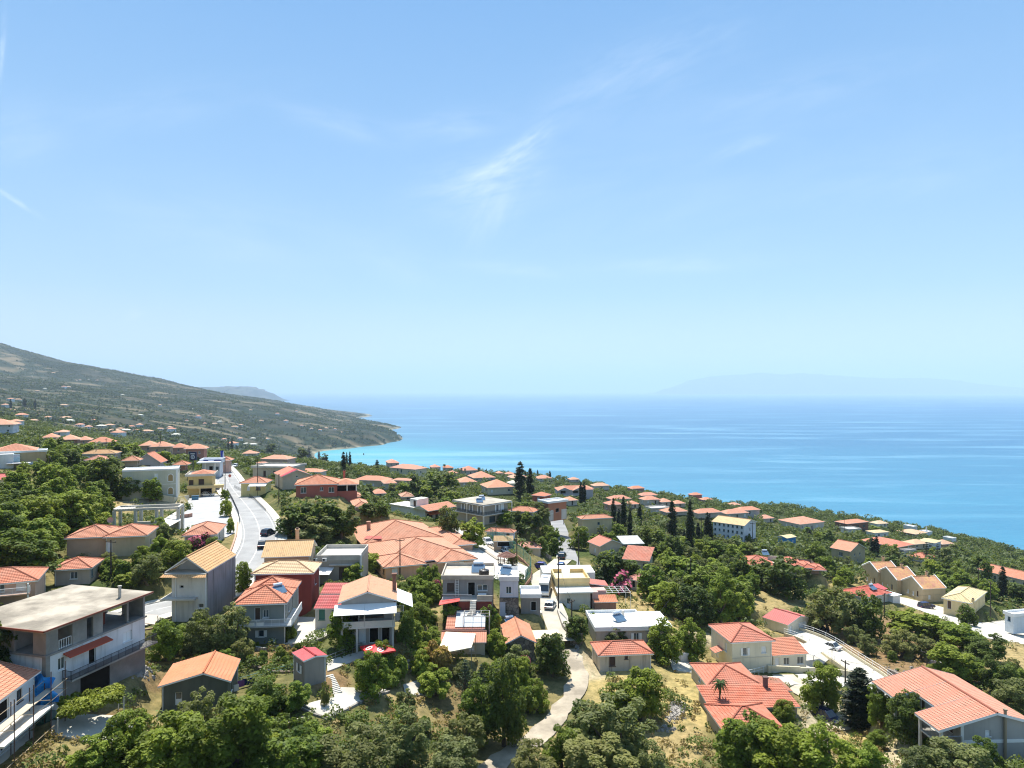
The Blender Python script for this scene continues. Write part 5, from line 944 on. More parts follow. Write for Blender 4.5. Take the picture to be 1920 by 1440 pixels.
def parapet_house(s, root, f, W_, D_, h):
    y_ = plaster((.68, .52, .26), .4); wr = plain((.78, .77, .72), .7); boxobj(root, 'roof', wr, (-.5, -.5, h + .003, W_ + .5, 3.6, h + .25)); boxobj(root, 'upper_wall', y_, (-.3, 3.6, -1, W_ + .4, 11.5, h + 1.1)); p = MB(); z, t = h + 1.103, .3
    p.box(-.4, 3.5, z, W_ + .5, 3.5 + t, z + .85); p.box(-.4, 3.8 + .003, z, -.4 + t, 11.4, z + .85); p.box(W_ + .2, 3.803, z, W_ + .5, 11.4, z + .85); p.box(-.1 + .003, 11.1, z, 1.9, 11.4, z + .85); p.box(3.6, 11.1, z, W_ + .197, 11.4, z + .85); p.obj('parapet', [y_], root)
    boxobj(root, 'deck', plain((.74, .62, .36), .8), (-.09, 3.803, z, W_ + .19, 11.09, z + .06)); boxobj(root, 'rear_wing', wr, (-2.0, 11.6, -2, W_ + 3.0, 18, h + 1.0)); boxobj(root, 'side_wing', plaster((.54, .38, .34)), (W_ + .41, 2.4, -2, W_ + 3.6, 9, h - .3), (W_ + .42, .2, -2, W_ + 1.6, 2.39, h))
    r = MB(); mono_roof(r, W_ + .55, -1.0, W_ + 5.2, 1.6, 1.55, 14, .1, 2, 'f'); r.obj('porch_roof', [tile((.64, .22, .11)), GW], root); boxobj(root, 'porch_wall', plaster((.40, .22, .16)), (W_ + .7, -.7, -2, W_ + 5.0, 1.5, 1.5)); m = MB(); mono_roof(m, W_ + 1, 5.2, W_ + 4.4, 9, h - .2, 8, .2, 2, 'r'); m.obj('lean_to_roof', [tile((.52, .15, .12)), GW], root)
    g = thing('pergola', 'metal trellis frame on the terrace of the yellow parapet house', 'pergola', wpt(f, W_ + 3.7, 2.0, 0), f.yaw); q = MB()
    for x in (0, 1.2, 2.4, 3.6, 4.8): q.tube([(x, 0, 2.6), (x, 4.5, 2.6)], .04, 4)
    for y in (0, 1.5, 3, 4.5): q.tube([(0, y, 2.6), (4.8, y, 2.6)], .04, 4)
    q.obj('top_frame', [GW], g)
    for x in (0, 4.8):
        for y in (0, 4.5): k = MB(); k.tube([(x, y, -1.5), (x, y, 2.6)], .05, 4); k.obj('post', [GW], g)
def red_roofs(s, root, f, W_, D_, h):
    t = tile(s['tl']); w = MB(); w.box(-1.6, -6.4, -2, 10.2, -.6, h - .55); w.box(-2.4, -13.6, -3, 5.0, -6.6, h - .1); w.obj('wing', [plaster((.42, .36, .27), .8)], root); r, rid = MB(), MB(); mono_roof(r, -1.9, -6.5, 10.6, -.42, h - .5, 6.5, .05, 2, 'f'); hip_roof(r, -2.4, -13.6, 5.0, -6.7, h + .05, 20, .3, 2, rid); ro = r.obj('roof', [t, GW], root); rid.obj('ridge_tiles', [tile((.5, .15, .09))], ro)
    c = MB(); c.box(7.6, -1.6, h - .3, 8.15, -1.05, h + 1.5); c.box(7.5, -1.7, h + 1.502, 8.25, -.95, h + 1.65); c.obj('chimney', [plaster((.16, .11, .10))], ro)
    m = MB(); mono_roof(m, 7.6, .6, 12.6, 5.2, h - 1.4, 8, .1, 2, 'r'); m.obj('lean_to_roof', [tile((.38, .14, .09)), GW], root); boxobj(root, 'lean_to', plaster((.4, .36, .3)), (7.8, .8, -2, 12.4, 5, h - 1.43))
def gabled_house(s, root, f, W_, D_, h):
    t = tile((.58, .22, .145)); p = math.tan(R(15)); xm = W_ / 2; zr = h + xm * p; r = MB(); wb = MB()
    def slope(x_e, y0, y1):
        ze = zr - abs(x_e - xm) * p
        a, b, c, d = (x_e, y0, ze), (x_e, y1, ze), (xm, y1, zr), (xm, y0, zr)
        (courses(r, b, a, c, d) if x_e < xm else courses(r, a, b, d, c)); r.face([(*q[:2], q[2] - .2) for q in (a, b, c, d)], 1); r.face([a, b, (*b[:2], ze - .26), (*a[:2], ze - .26)], 1)
        for e, g in ((a, d), (b, c)): r.face([(*e[:2], ze + .09), (*g[:2], zr + .09), (*g[:2], zr - .22), (*e[:2], ze - .26)], 1)
    slope(-3.0, -.5, 4.2); slope(-.35, 4.2, 8.6); slope(-3.0, 8.6, D_ + .5); slope(W_ + .5, -.5, D_ + .5); ro = r.obj('roof', [t, GW], root); q = MB(); q.tube([(xm, -.5, zr + .08), (xm, D_ + .5, zr + .08)], .13, 6); q.obj('ridge_tiles', [tile((.5, .17, .11))], ro)
    for y in (0, D_): wb.face([(0, y, h), (W_, y, h), (xm, y, zr - .2)])
    wb.objs('gable', [plaster(s['wall'])], root); boxobj(root, 'gable_band', GW, (-.04, -.05, 2.35, W_ + .05, -.003, 2.75), (-.06, -.06, -1, .3, -.002, h)); balcony(root, -2.6, -.3, -.003, 4.0, 2.4, [(-.05, -.2), (-2.5, -.2), (-2.5, 3.9)], LCONC, METAL)
    boxobj(root, 'column', PALE, (-2.65, -.25, -1, -2.35, .05, h - .75), (-2.65, 3.7, -1, -2.35, 4.0, h - .75), (-2.65, 8.9, -1, -2.35, 9.2, h - .75), (-2.65, 12.6, -1, -2.35, 12.9, h - .75)); boxobj(root, 'porch_wall', plaster((.52, .42, .28)), (-2.4, 9.0, -1, -.003, 9.25, h - .7)); c = MB(); c.tube([(5.2, -.28, -1), (5.2, -.28, h + 1.3)], .17, 8); c.tube([(5.2, -.28, h + 1.32), (5.2, -.28, h + 1.5)], .24, 8); c.obj('flue', [plain((.30, .24, .16))], root)
def pink_house(s, root, f, W_, D_, h): balcony(root, -1.6, .5, -.003, D_, 2.7, [(-1.5, D_ - .1), (-1.5, .6), (-.02, .6)], plaster((.62, .42, .33)), GW); m = MB(); hip_roof(m, -3.4, 6, 2, D_ + 3, h - .35, 19, .4, 2, MB()); m.obj('porch_roof', [tile(s['tl']), GW], root); boxobj(root, 'column', GW, (-1.6, .55, -2, -1.4, .75, h - .1), (-3.3, 6.1, -2, -3.1, 6.3, h - .5))
def ochre_wing(s, root, f, W_, D_, h): boxobj(root, 'wing', plaster((.54, .38, .27)), (1.2, D_ + .003, -2, W_ + 1.2, D_ + 6.8, h - .15)); m, k = MB(), MB(); hip_roof(m, 1.2, D_ - .5, W_ + 1.2, D_ + 6.8, h - .12, 20, .45, 2, k); m.obj('wing_roof', [tile(s['tl']), GW], root); k.obj('ridge_tiles', [tile((.5, .19, .12))], root); sat_dish(wpt(f, W_ - 1, D_ + 1.2, h + 1.0), 'grey satellite dish on the ridge of the ochre bungalow')
def sat_dish(loc, label):
    r = thing('satellite_dish', label, 'satellite dish', loc, .4); m = MB(); n = 12
    ring = lambda q, y: [(q * math.cos(2*math.pi*i/n), y, .9 + q * math.sin(2*math.pi*i/n)) for i in range(n)]
    rr = [ring(.02, .12), ring(.3, .08), ring(.55, -.06)]
    for a, b in zip(rr[:-1], rr[1:]):
        for i in range(n): m.face([a[i], a[(i+1) % n], b[(i+1) % n], b[i]])
    m.obj('dish', [plain((.36, .32, .31))], r); k = MB(); k.tube([(0, .12, -.3), (0, .12, .9)], .04, 5); k.tube([(0, .1, .6), (0, -.7, .85)], .03, 4); k.obj('mast', [METAL], r)
def arched_house(s, root, f, W_, D_, h): boxobj(root, 'quoin', GW, (-.05, -.02, -.5, -.003, .45, h), (-.06, .45, h * .5 - .1, -.003, D_, h * .5))
def yellow_house(s, root, f, W_, D_, h): m, k = MB(), MB(); hip_roof(m, .6, -.2, W_, D_ - .6, h + .3, 18, .3, 1, k); m.obj('upper_roof', [tile((.62, .24, .15)), GW], root); boxobj(root, 'balcony', plaster((.62, .46, .22)), (-2.2, -3.4, 2.75, -.003, D_, 3.6)); boxobj(root, 'column', plaster((.62, .46, .22)), (-2.1, -3.3, -1, -1.7, -2.9, 2.747), (-2.1, D_ * .45, -1, -1.7, D_ * .45 + .4, 2.747))
def station(s, root, f, W_, D_, h): b = plain((.02, .04, .17), .4); boxobj(root, 'fascia', b, (-.98, -.8, h + .35, -.803, D_ * .9, h + .95)); boxobj(root, 'fascia_panel', plain((.62, .68, .80)), (-1.0, D_ * .3, h + .45, -.985, D_ * .62, h + .85)); boxobj(root, 'column', GW, (-3.0, 1, -1, -2.6, 1.4, h - .01), (-3.0, D_ * .7, -1, -2.6, D_ * .7 + .4, h - .01)); boxobj(root, 'canopy', plain((.78, .79, .80)), (-4.5, -.8, h + .003, -1.01, D_ + 1.0, h + .4))
def modern_house(s, root, f, W_, D_, h): boxobj(root, 'wing', plaster((.74, .74, .74)), (-3.2, D_ * .52, -2, -.003, D_, h - .1)); boxobj(root, 'glazing', glass((.25, .36, .42)), (-2.4, D_ * .42, h * .35, -.003, D_ * .52 - .003, h - .4)); sheet_panel(root, 'canopy', plain((.5, .5, .52)), [(-5.0, D_ * .62, 1.4), (-5.0, D_ * .24, 1.4), (-3.21, D_ * .24, 1.5), (-3.21, D_ * .62, 1.5)], .15); m = MB(); hip_roof(m, 2, 3, W_ + 6, D_ - 2, h + .5, 19, .5, 1, MB()); m.obj('upper_roof', [tile((.62, .25, .16)), GW], root); boxobj(root, 'upper_wall', plaster((.66, .62, .55)), (2.2, 3.2, h, W_ + 5.8, D_ - 2.2, h + .5))
def lemon_awning(s, root, f, W_, D_, h): sheet_panel(root, 'awning', WHITEROOF, [(-2.6, D_ * .62, h - .7), (-2.6, -.5, h - .7), (-.03, -.5, h - .25), (-.03, D_ * .62, h - .25)])
def red_band(s, root, f, W_, D_, h):
    p = math.tan(R(22)); z = lambda x: h + x * p + .16; sheet_panel(root, 'roof_sheet', plain((.46, .03, .05), .6), [(-.55, D_ * .1, z(-.55)), (-.55, -.5, z(-.55)), (W_ / 2 - .2, -.5, z(W_ / 2 - .2)), (W_ / 2 - .2, D_ * .1 + 2, z(W_ / 2 - .2))])
def red_villa(s, root, f, W_, D_, h): c = plaster((.42, .135, .10)); boxobj(root, 'porch', c, (W_ + .003, 1.0, -2, W_ + 5.5, 8, 1.3)); boxobj(root, 'glazing', INNER_SHADE, (W_ + .003, 1.6, 1.303, W_ + 5.2, 7.8, h - .35)); m = MB(); hip_roof(m, W_ - 1, .6, W_ + 5.6, 9, h - .3, 17, .5, 1, MB()); m.obj('porch_roof', [tile(s['tl']), GW], root); boxobj(root, 'column', GW, (W_ + 5.2, 1.0, 1.303, W_ + 5.5, 1.3, h - .3), (W_ + 2.6, 1.0, 1.303, W_ + 2.9, 1.3, h - .3))  # no glass: a matte near-black block stands in for the balcony's inner shade
def white_penthouse(s, root, f, W_, D_, h): boxobj(root, 'roof', PALE, (-.4, 4.5, h + .003, W_ + .2, D_ + .4, h + .25)); m, w = MB(), MB(); gable_roof(m, -1, -2.5, W_ + 4, 4.6, h + .1, 18, .4, 1, MB(), 'x', w); m.obj('tile_roof', [tile(s['tl']), GW], root); w.objs('gable', [plaster((.72, .70, .66))], root); boxobj(root, 'penthouse', plaster((.74, .72, .68)), (1.2, 5.0, h + .253, W_ - .6, 8.4, h + 2.6)); boxobj(root, 'penthouse_door', DARKW, (1.14, 5.6, h + .3, 1.197, 6.6, h + 2.2)); sheet_panel(root, 'awning', plain((.42, .11, .05)), [(0, -2.4, h - 1.4), (4.6, -2.4, h - 1.4), (4.6, -.03, h - .5), (0, -.03, h - .5)]); boxobj(root, 'wing', plaster((.52, .50, .46)), (W_ - .5, -2.3, -2, W_ + 3.6, 4.4, h))
def apartment(s, root, f, W_, D_, h):
    balcony(root, -1.3, -1.3, W_ + .8, -.003, h * .5, [(-1.2, -1.2), (W_ + .7, -1.2)], PALE, DKMETAL); balcony(root, -1.3, .0, -.003, D_ + .3, h * .5, [(-1.2, D_ + .2), (-1.2, -1.2)], PALE, DKMETAL); boxobj(root, 'cornice', GW, (-.95, -.95, h - .2, W_ + .9, D_ + .9, h - .003)); boxobj(root, 'column', PALE, (-1.2, -1.2, -1, -.9, -.9, h - .21), (-1.2, D_ * .5, -1, -.95, D_ * .5 + .25, h - .21), (W_ + .5, -1.2, -1, W_ + .75, -.95, h - .21))
    solar_heater(wpt(f, 1.5, 3.5, h + .23), .2, 'solar heater at the near corner of the square apartment block roof'); solar_heater(wpt(f, 5.2, 6.5, h + .23), .2, 'solar heater at the far edge of the square apartment block roof')
def pale_base(s, root, f, W_, D_, h): boxobj(root, 'base', plaster((.62, .58, .52)), (-.05, -.05, -2, W_ * .28, D_, h * .36), (W_ * .72, -.05, -2, W_ + .05, D_, h * .36))
def twin_gables(s, root, f, W_, D_, h):
    t = tile((.62, .25, .16)); m, w = MB(), MB(); hip_roof(m, 0, 1, W_, D_, h, 20, .4, 1, MB())
    for a in (.0, .42): gable_roof(m, W_ * a, -1.6, W_ * (a + .36), D_ * .5, h - .05, 24, .3, 1, MB(), 'y', w)
    m.obj('roof', [t, GW], root); w.objs('gable', [plaster((.50, .46, .48))], root); boxobj(root, 'balcony', PALE, (-.5, -2.2, h * .42, W_ * .8, -.003, h * .46))
def rambling(s, root, f, W_, D_, h):
    t = tile((.60, .185, .12)); m, k = MB(), MB()
    for x0, x1, y0, y1, z in ((-1, W_ * .36, 0, D_, 0), (W_ * .5, W_ * .78, 0, D_, .05), (W_ * .76, W_ * .92, -1, D_ * .7, -.2), (W_ * .9, W_ + 1, -2, D_ * .5, -.5)): hip_roof(m, x0, y0, x1, y1, h + z, 21, .4, 1, k)
    m.obj('roof', [t, GW], root); k.obj('ridge_tiles', [tile((.5, .15, .1))], root); boxobj(root, 'terrace', PALE, (W_ * .36, 0, h - .3, W_ * .5, D_ * .6, h - .05)); boxobj(root, 'upper_wall', plaster((.42, .38, .32)), (W_ * .33, D_ * .6, h, W_ * .56, D_ * .62 + .2, h + 1.4)); solar_heater(wpt(f, W_ * .3, D_ * .7, h + 1.6), 0, 'solar heater on the rambling house with the roof terrace')
def red_porch(s, root, f, W_, D_, h): boxobj(root, 'porch', plaster((.74, .74, .76)), (W_ - .5, -1.4, -2, W_ + 2.4, 2.8, h - .6)); boxobj(root, 'porch_roof', WHITEROOF, (W_ - .8, -1.8, h - .597, W_ + 2.7, 3.0, h - .45)); sheet_panel(root, 'roof_sheet', RS2, [(W_ - .6, 3.1, h - .3), (W_ + 4, 3.4, h - .3), (W_ + 4, 6.5, h + .5), (W_ - .4, 6.5, h + .5)]); solar_heater(wpt(f, W_ * .6, D_ * .3, h + .9), f.yaw, 'solar heater on the bright red hip roof')
def verge(s, root, f, W_, D_, h):
    m = MB(); p = math.tan(R(27)) * D_ / 2
    for x in (-.12, W_ + .12):
        for y0 in (-.2, D_ + .2): m.tube([(x, y0, h + .14), (x, D_ / 2, h + p + .3)], .16, 4)
    m.obj('verge', [GW], root)
def finial(s, root, f, W_, D_, h): m = MB(); m.tube([(W_ * .5, D_ * .4, h), (W_ * .5, D_ * .4, h + 1.6), (W_ * .5, D_ * .4, h + 4.5)], [.9, .5, .05], 8); m.obj('finial', [WHITEROOF], root)
# ------------------------------------------------------------------ build ground, sea, roads, houses
for q in ([(28, -14), (40, -14), (40, 0), (28, 0)],): pass
_rr = [h for h in HOUSES if h['name'] == 'red_roof_house'][0]['f']
pad_pts([wpt(_rr, -3, -14.2), wpt(_rr, 11, -14.2), wpt(_rr, 13.5, 6), wpt(_rr, -3, 6)], _rr.c.z - .06, 3)
for _q in POLYS: pad_pts(_q[5], (_q[4][0] - .12, _q[4][1], _q[4][2]), 1.5)
for _q, _h in ((main_road, 5.4), (hill_road, 3.2), (lane, 2.4), (track, 1.9), (drive, 2.8), (lower_drive, 1.9)): pad_line(_q, _h, 1.5, .13)
COVER = []                       # painted ground: column, row, half-width, half-height in pixels, colour name, strength
def cover_color():
    n1, n2, n3 = fbm(XX / 16, YY / 16, 21), fbm(XX / 5, YY / 5, 33), fbm(XX / 60, YY / 60, 41)
    green, dry, soil, lush = np.array([.070, .095, .028]), np.array([.40, .305, .15]), np.array([.27, .175, .095]), np.array([.075, .115, .022])
    a = np.clip((n1 * .7 + n2 * .3 - .40) * 5, 0, 1)[..., None]; c = green * (1 - a) + (dry * .6 + green * .4) * a
    px = 960 + F * U[None, :] * np.ones((NV, 1)); py = EH - F * Z / YY
    for x, y, rx, ry, col, k in COVER:
        col = {'dry': dry, 'soil': soil, 'lush': lush, 'green': green, 'straw': np.array([.46, .36, .16]), 'pale': np.array([.50, .42, .30])}[col]
        d = ((px - x) / rx) ** 2 + ((py - y) / ry) ** 2 + (n2 - .5) * 1.6; w = np.clip((1.25 - d) * 1.6, 0, 1)[..., None] * k * (YY < 700)[..., None]; c = c * (1 - w) + col * w
    far = np.clip((YY - 420) / 300, 0, 1)[..., None]; mid = np.clip((YY - 210) / 60, 0, 1)[..., None] * .75; c = c * (1 - mid) + np.array([.040, .058, .020]) * mid
    m1, m2, m3 = fbm(XX / 95, YY / 60, 51, 5), fbm(XX / 260, YY / 120, 61, 4), fbm(XX / 30, YY / 30, 71, 3)
    f1 = np.clip((m1 - .56) * 16, 0, 1) * np.clip((m2 - .40) * 6, 0, 1); f2 = np.clip((m3 - .5) * 3, 0, 1)
    fc = np.array([.022, .046, .024]) * (1 - f2[..., None]) + np.array([.078, .100, .056]) * f2[..., None]; m4 = fbm(XX / 48, YY / 26, 81, 4); f3 = np.clip((m4 - .60) * 18, 0, 1) * np.clip((m2 - .36) * 6, 0, 1); f1 = np.maximum(f1, f3 * .8); fc = fc * (1 - .85 * f1[..., None]) + np.array([.38, .30, .20]) * .72 * f1[..., None]; wood = np.clip((fbm(XX / 300, YY / 200, 95, 3) - .5) * 8, 0, 1)[..., None] * .75; fc = fc * (1 - wood) + np.array([.011, .031, .019]) * wood  # bluish far greens: part of the distance haze is put into the colour
    beach = (np.clip(1 - np.abs(Z + 199) / 3.2, 0, 1) * (YY > 1800))[..., None]; fc = fc * (1 - beach) + np.array([.62, .55, .42]) * beach
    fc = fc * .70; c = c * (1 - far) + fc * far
    return np.clip(c, 0, 1)
COVER += [(1210, 1330, 120, 85, 'straw', .95), (1260, 1390, 60, 60, 'dry', .9), (1150, 1280, 80, 30, 'straw', .9), (1230, 1145, 90, 45, 'straw', .8), (1195, 1125, 40, 35, 'dry', .9), (1420, 1110, 60, 60, 'straw', .8), (1450, 1130, 60, 30, 'dry', .7), (1640, 1400, 110, 60, 'straw', .95), (1700, 1420, 60, 40, 'pale', .8),
 (1600, 1195, 140, 45, 'soil', .95), (1720, 1220, 150, 50, 'soil', .95), (1760, 1270, 100, 30, 'soil', .8), (1880, 1230, 70, 25, 'dry', .95), (1540, 1350, 50, 50, 'pale', .8), (760, 1310, 50, 60, 'dry', .8), (1000, 1400, 90, 60, 'dry', .8), (220, 945, 40, 22, 'dry', .95), (290, 945, 60, 14, 'pale', .9), (800, 1150, 30, 70, 'dry', .7), (520, 1230, 70, 20, 'soil', .8),
 (470, 1340, 60, 40, 'lush', .6), (1580, 1085, 50, 14, 'straw', .8), (1240, 1010, 40, 16, 'dry', .6), (1080, 975, 30, 14, 'dry', .9), (1300, 1290, 60, 60, 'straw', .8), (1100, 1250, 40, 30, 'pale', .8), (900, 1130, 30, 40, 'soil', .6), (200, 1360, 60, 25, 'soil', .9), (300, 1280, 50, 20, 'soil', .7), (620, 1280, 40, 25, 'soil', .9), (1300, 1200, 40, 15, 'pale', .8), (860, 1330, 60, 60, 'soil', .5), (1460, 1170, 40, 20, 'straw', .7)]
def ground_mat():
    t = NT("ground"); at = t.node("ShaderNodeAttribute"); at.attribute_name = "cover"; n1, n2, n3 = t.noise(.9, 6, .65), t.noise(4.5, 5, .6), t.noise(.05, 6, .6)
    a = t.mix(t.ramp(n1, [(.35, (0, 0, 0)), (.68, (1, 1, 1))]), t.mix(1.0, at.outputs["Color"], (.62, .66, .6), 'MULTIPLY'), t.mix(1.0, at.outputs["Color"], (1.3, 1.25, 1.2), 'MULTIPLY'))
    d = t.mix(t.math('MULTIPLY', n2, .55), a, t.mix(1.0, a, (.42, .44, .40), 'MULTIPLY')); t.bump(t.math('ADD', n1, t.math('MULTIPLY', n2, .4)), .25, .9)
    return t.set(d, .95, .1)
def build_ground():
    i = np.arange(NV * NU, dtype=np.int32).reshape(NV, NU); q = np.stack([i[:-1, :-1], i[:-1, 1:], i[1:, 1:], i[1:, :-1]], -1).reshape(-1, 4)
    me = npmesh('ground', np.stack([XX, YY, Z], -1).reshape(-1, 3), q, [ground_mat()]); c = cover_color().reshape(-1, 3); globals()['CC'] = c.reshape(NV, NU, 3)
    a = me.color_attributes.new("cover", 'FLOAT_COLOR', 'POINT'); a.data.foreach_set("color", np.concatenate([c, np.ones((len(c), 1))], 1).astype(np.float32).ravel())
    me.polygons.foreach_set("use_smooth", np.ones(len(q), bool)); tag(link('ground', me), kind='structure')
build_ground()
def sea_mat():
    t = NT("sea_water"); g = t.node("ShaderNodeNewGeometry"); sp = t.node("ShaderNodeSeparateXYZ"); t.l.new(g.outputs["Position"], sp.inputs[0])
    x, y = sp.outputs[0], sp.outputs[1]
    mp = t.node("ShaderNodeMapping"); mp.inputs["Scale"].default_value = (.00035, .0016, 1); mp.inputs["Rotation"].default_value = (0, 0, R(7)); t.l.new(g.outputs["Position"], mp.inputs["Vector"])
    sl_ = t.noise(1.0, 8, .62, mp.outputs[0]); mp2 = t.node("ShaderNodeMapping"); mp2.inputs["Scale"].default_value = (.0012, .006, 1); mp2.inputs["Rotation"].default_value = (0, 0, R(-8)); t.l.new(g.outputs["Position"], mp2.inputs["Vector"]); s2 = t.noise(1.0, 7, .6, mp2.outputs[0])
    # shallow water along the shore: distance from a line that follows the coast
    d = t.math('ADD', y, t.math('MULTIPLY', t.math('MAXIMUM', x, -700), .62)); near = t.ramp(t.math('DIVIDE', t.math('SUBTRACT', d, 1250), 2600), [(0.0, (1, 1, 1)), (.28, (.55, .55, .55)), (1.0, (0, 0, 0))])
    bx, by = t.math('DIVIDE', t.math('ADD', x, 560), 420), t.math('DIVIDE', t.math('SUBTRACT', y, 2250), 520); bay = t.math('EXPONENT', t.math('MULTIPLY', t.math('ADD', t.math('MULTIPLY', bx, bx), t.math('MULTIPLY', by, by)), -1.0))
    c = t.mix(near, (.018, .130, .245), (.042, .220, .325)); c = t.mix(t.math('MULTIPLY', bay, .9), c, (.045, .315, .35))
    c = t.mix(t.math('MULTIPLY', t.ramp(sl_, [(.40, (1, 1, 1)), (.56, (0, 0, 0))]), .32), c, (.010, .105, .22)); st = t.ramp(s2, [(.50, (0, 0, 0)), (.62, (1, 1, 1))]); c = t.mix(t.math('MULTIPLY', t.math('MULTIPLY', st, t.ramp(sl_, [(.40, (0, 0, 0)), (.55, (1, 1, 1))])), .6), c, (.16, .36, .48))
    mp3 = t.node('ShaderNodeMapping'); mp3.inputs['Scale'].default_value = (.008, .05, 1); t.l.new(g.outputs['Position'], mp3.inputs['Vector']); s3 = t.noise(1.0, 6, .65, mp3.outputs[0]); c = t.mix(t.ramp(s3, [(.35, (.32, .32, .32)), (.65, (0, 0, 0))]), c, t.mix(1.0, c, (.45, .55, .68), 'MULTIPLY')); w = t.node("ShaderNodeTexNoise"); w.inputs["Scale"].default_value = .11; w.inputs["Detail"].default_value = 6; t.l.new(g.outputs["Position"], w.inputs["Vector"]); t.bump(w.outputs[0], 1.4, .5)  # fine streaks put ripple shading into the water colour
    return t.set(c, .42, .32)
_m = MB(); _m.face([(-120000, 600, SEA), (120000, 600, SEA), (120000, 135000, SEA), (-120000, 135000, SEA)]); tag(_m.obj('sea', [sea_mat()]), kind='structure')
def far_land(name, prof, d, depth, mat, seed):
    """a distant headland or island: a heightfield strip rising from the sea behind a given skyline"""
    n, k = 90, 14; xs = np.linspace(prof[0][0], prof[-1][0], n); top = np.interp(xs, [p[0] for p in prof], [p[1] for p in prof]); h = (EH - top) / F * d - SEA; h = h * (1 + .10 * (fbm(xs / 17, xs * 0, seed) - .5) * np.clip(h / 60, 0, 1)); v = []
    for j in range(k):
        t = j / (k - 1); e = math.sin(math.pi * t); dd = d + (t - .5) * depth
        for i in range(n): v.append(((xs[i] - 960) / F * d + (fbm(np.array([xs[i] / 9.]), np.array([j * .7]), seed)[0] - .5) * depth * .1, dd, SEA - 5 + (h[i] + 5) * e ** 1.3 * (1 if .45 < t < .55 else .8 + .4 * float(fbm(np.array([xs[i] / 12.]), np.array([j * 1.3]), seed + 5)[0]))))
    i = np.arange(n * k).reshape(k, n); q = np.stack([i[:-1, :-1], i[:-1, 1:], i[1:, 1:], i[1:, :-1]], -1).reshape(-1, 4); me = npmesh(name, np.array(v), q, [mat]); me.polygons.foreach_set("use_smooth", np.ones(len(q), bool)); tag(link(name, me), kind='structure')
def hill_mat():
    t = NT("scrubby_hill"); n = t.noise(.004, 7, .65); n2 = t.noise(.02, 6, .6); return t.set(t.mix(t.ramp(n, [(.45, (0, 0, 0)), (.62, (1, 1, 1))]), t.mix(n2, (.014, .032, .022), (.040, .058, .036)), (.10, .10, .08)), .95, .1)
HM = hill_mat()
far_land('headland_hill', [(250, 740), (330, 727), (350, 725), (400, 725), (440, 724), (478, 726), (492, 734), (506, 746), (514, 753)], 13500, 2600, HM, 4)
far_land('island_hills', [(1225, 738), (1270, 724), (1300, 711), (1335, 704), (1375, 703), (1420, 699), (1470, 702), (1500, 699), (1545, 703), (1600, 706), (1660, 709), (1730, 708), (1790, 714), (1850, 722), (1920, 728), (2000, 733), (2080, 740)], 43000, 7000, HM, 8)
# roads
ASPH, ASPH2, LINEW, KERB = asphalt((.34, .34, .335)), asphalt((.28, .28, .28)), plain((.56, .56, .54)), concrete((.62, .58, .50), .3)
ribbon('main_road', main_road, -3.7, 3.7, .06, ASPH); _p = main_road
ribbon('pavement', _p, -5.6, -3.72, .2, KERB, thick=.2); ribbon('pavement', _p, 3.72, 5.2, .2, KERB, thick=.2)
ribbon('centre_line', _p, -.1, .1, .066, LINEW); ribbon('edge_line', _p, -3.3, -3.18, .066, LINEW); ribbon('edge_line', _p, 3.18, 3.3, .066, LINEW)
ribbon('hill_road', hill_road, -2.6, 2.6, .05, ASPH2); ribbon('road_verge', hill_road, 2.62, 3.3, .14, KERB, thick=.14)
ribbon('lane', lane, -2.3, 2.3, .055, concrete((.50, .46, .38), .5)); ribbon('dirt_track', track, -1.45, 1.45, .06, GRAVEL, rag=.9); ribbon('driveway', drive, -2.6, 2.6, .06, PAVEW); ribbon('lower_drive', lower_drive, -1.8, 1.8, .06, concrete((.54, .47, .36), .8), rag=.8)
for name, p, mat, kerb, _c, _xy in POLYS:
    m = MB(); c = sum(p, V((0, 0, 0))) / len(p)
    for i in range(len(p)): m.face([p[i], p[(i+1) % len(p)], c]); m.face([p[i], p[i] - V((0, 0, .5)), p[(i+1) % len(p)] - V((0, 0, .5)), p[(i+1) % len(p)]])
    tag(m.obj(name, [mat]), kind='structure')
for s in HOUSES: build_house(s)
# ------------------------------------------------------------------ plants
NR = np.random.default_rng(11)
def leaves(cl, n, leaf, up=1.0, spread=.45, ratio=.55, rg=NR):
    """leaf-sized quads over clumps; cl rows are x, y, z, radius, tint"""
    cl = np.asarray(cl, float); w = cl[:, 3] ** 2; k = rg.choice(len(cl), n, p=w / w.sum()); d = rg.normal(size=(n, 3)); d /= np.linalg.norm(d, axis=1)[:, None]
    d[:, 2] = np.where((d[:, 2] < -.35) & (rg.random(n) < .6), -d[:, 2], d[:, 2]); r = cl[k, 3] * (1 - spread + spread * rg.random(n) ** .6); c = cl[k, :3] + d * r[:, None] * np.array([1, 1, .85])
    nn = d * .7 + rg.normal(size=(n, 3)) * .55 + np.array([0, 0, up]); nn /= np.linalg.norm(nn, axis=1)[:, None]; t = np.cross(nn, rg.normal(size=(n, 3))); t /= np.linalg.norm(t, axis=1)[:, None]; b = np.cross(nn, t)
    s = leaf * (.6 + .8 * rg.random(n))[:, None]; v = np.stack([c - t * s, c + b * s * ratio, c + t * s, c - b * s * ratio], 1).reshape(-1, 3); tint = np.clip(cl[k, 4] + rg.normal(size=n) * .16, 0, 1)
    return v, np.arange(4 * n).reshape(n, 4), np.repeat(tint, 4)
